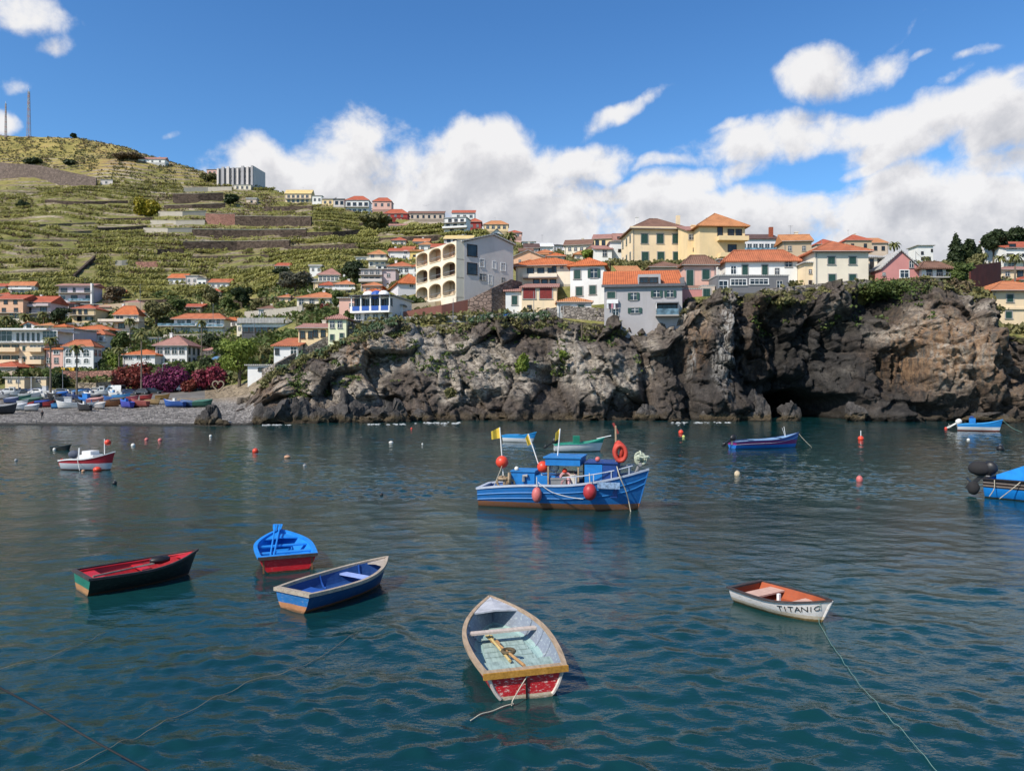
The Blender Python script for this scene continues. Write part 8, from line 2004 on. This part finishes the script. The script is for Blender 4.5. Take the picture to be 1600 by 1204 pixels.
for i, a in enumerate([('black rock where beach and cliff meet', 412, 658, 32, 22, 92), ('leaning grey slab at the left cliff foot', 452, 655, 52, 34, 95), ('grey boulder right of the leaning slab', 495, 658, 50, 22, 96), ('large leaning boulder under the ochre stain', 540, 657, 56, 34, 97.5), ('flat wet rock at the waterline', 575, 660, 40, 9, 97), ('pointed slab boulder at the cliff foot', 610, 656, 54, 26, 99), ('dark boulder right of the pointed slab', 660, 657, 36, 16, 101),
  ('rounded boulder under the grey house', 1010, 655, 36, 20, 103), ('broad grey boulder left of the white streak', 1128, 654, 62, 46, 102.5), ('tall boulder right of the white streak', 1182, 655, 42, 34, 102), ('weedy green rock in the surf', 1146, 659, 16, 10, 99.5), ('boulder at the left of the cave mouth', 1236, 653, 30, 20, 101), ('boulder at the right of the cave mouth', 1336, 650, 30, 18, 101), ('low rocks below the right cave overhang', 1408, 652, 40, 10, 101), ('rock shelf at the right cliff foot', 1548, 655, 60, 10, 97), ('low rock in the surf right of the fishing boat', 1054, 660, 20, 6, 98), ('long low ledge under the light cliff', 800, 657, 70, 9, 103.5), ('weedy ledge left of the fishing boat', 905, 657, 60, 10, 103)]): boulder(*a, seed=10 + i)
# surf
fo = MB()
for (x0, x1, y, w) in [(575, 640, 662.5, .5), (645, 718, 660.5, .8), (1050, 1140, 659.8, .8), (1044, 1066, 663.5, .5), (410, 460, 663.2, .4)]:
    for i in range(int((x1 - x0) / .9)):
        px = rnd.uniform(x0, x1)
        if nz(px / 6.0, y, 3) < .0: continue
        p = PZ(px, y + rnd.gauss(0, w * .8), .03); s = rnd.uniform(.04, .14)
        n = 8; a0 = rnd.uniform(0, 6); vs = [(p.x + s * 2.4 * math.cos(a0 + 6.283 * j / n) * rnd.uniform(.5, 1.3), p.y + s * 1.4 * math.sin(a0 + 6.283 * j / n) * rnd.uniform(.5, 1.3), p.z - .02) for j in range(n)] + [(p.x, p.y, p.z + s * .35)]
        fo.add(vs, [(j, (j + 1) % n, n) for j in range(n)])
tag(fo.build('surf_foam', M_plain('foam', (.40, .42, .42), .9, .35, 2)), 'white surf foam where the sea meets the rocks', 'foam', None, 'stuff')
# posts and masts
def pole(label, px, py, hpx, name='utility_pole', mat=RAILM, r=.07, lamp=False, d=None, arm=False, cat='pole'):
    o = on_ground(px, py, 1.6) if d is None else P(px, py, d); h = hpx * o.y / F; t = thing(name, label, cat, o)
    MB().tube([(0, 0, -.5), (0, 0, h)], [r, r * .7], 7).build('post', mat, t)
    if lamp: MB().tube([(0, 0, h), (.3, 0, h + .15), (.7, 0, h + .15)], .05, 6).ball((.75, 0, h + .12), .16, 0, 10, 6, (1.4, .8, .6)).build('lamp_head', WHITEP, t)
    if arm: MB().box(-.9, .9, -.05, .05, h - .4, h - .3).build('crossarm', mat, t)
    return t
pole('lamp post before the purple bougainvillea', 254, 613, 44, 'lamp_post', RAILM, .06, True, cat='lamp'); pole('tall thin pole behind the tallest palm', 219, 512, 68); pole('tall pole right of the white mansion', 333, 552, 78); pole('thin mast pole on the beach left', 29, 618, 30); pole('pole beside the palm near the kiosks', 98, 614, 40)
pole('utility pole on the ridge right of the row building', 672, 339, 22, arm=True, r=.12); pole('utility pole on the ridge left of the other', 660, 338, 20, arm=True, r=.12); pole('flag pole beside the hilltop hotel', 332, 272, 22, r=.1); pole('pole standing by the rust wall', 1463, 446, 40, d=118); pole('pole left of the white villa on the headland', 1431, 444, 52, d=118, r=.06); pole('pole before the red shuttered house', 834, 497, 42, d=116, r=.06); pole('pole on the road below the arched building', 708, 506, 40, d=115, r=.06)
pole('thin pole right of the glass hall', 397, 545, 46); pole('pole before the white villa terrace', 268, 548, 40); pole('aerial on the roof of the big yellow house row', 1284, 402, 28, d=160, r=.05); pole('broken wooden post on the cliff ledge', 909, 524, 20, d=111.5, mat=BARK, r=.13)
def lattice(label, px, py, hpx, w, d):
    o = P(px, py, d); o.z = gz(o.x, o.y) - .5; h = hpx * o.y / F; t = thing('lattice_mast', label, 'mast', o); n = 14; A = MB(); B_ = MB()
    for i in range(n):
        z0, z1 = h * i / n, h * (i + 1) / n; w0 = w * (1 - .55 * i / n); w1 = w * (1 - .55 * (i + 1) / n); m = A if i % 2 else B_
        c0 = [(-w0, -w0, z0), (w0, -w0, z0), (w0, w0, z0), (-w0, w0, z0)]; c1 = [(-w1, -w1, z1), (w1, -w1, z1), (w1, w1, z1), (-w1, w1, z1)]
        for j in range(4): m.beam(c0[j], c1[j], .24, .24); m.beam(c0[j], c1[(j + 1) % 4], .10, .10); m.beam(c0[(j + 1) % 4], c1[j], .10, .10)
    A.build('pale_sections', M_plain('mast_grey', (.26, .27, .29), .5), t); B_.build('reddish_sections', M_plain('mast_red_grey', (.30, .20, .19), .5), t)
    an = MB()
    for i in range(9): z = h * (.62 + .04 * i); s = 1 if i % 2 else -1; an.tube([(s * w * .5, -.2, z), (s * w * .5, -.2, z + 1.8)], .16, 6)
    an.tube([(0, 0, h), (0, 0, h * 1.06)], .12, 5); an.build('antennas', WHITEP, t)
lattice('tall lattice radio mast on the hilltop', 45, 214, 74, 1.15, 632); lattice('thinner lattice mast left on the hilltop', 9, 213, 54, .65, 634)
tag(MB().tube([(0, 0, 0), (0, 0, 1.0)], .45, 14).torus((0, 0, .5), .46, .03, 'z', 0, 14, 5).build('water_barrel', M_plain('blue_barrel_plastic', (.02, .13, .42), .5), loc=P(791, 500, 115.5)), 'blue plastic barrel on the cliff road', 'barrel')

def cable(label, a, b, sag):
    a, b = Vector(a), Vector(b); pts = [a.lerp(b, i / 10) - Vector((0, 0, sag * 4 * (i / 10) * (1 - i / 10))) for i in range(11)]
    tag(MB().tube([p - a for p in pts], .022, 4).build('power_cable', MATS['dark_cable'], loc=a), label, 'cable')
cable('power cable slung over the beach to the kiosks', P(98, 576, 141), P(254, 572, 140), 1.2)
cable('power cable between the two ridge poles', P(660, 320, 395), P(672, 319, 390), .6)
cable('power cable running down from the mansion pole', P(333, 476, 176), P(262, 520, 190), 1.5)
cable('power cable across the headland street', P(1431, 394, 118), P(1463, 408, 118), .5)
make_water()
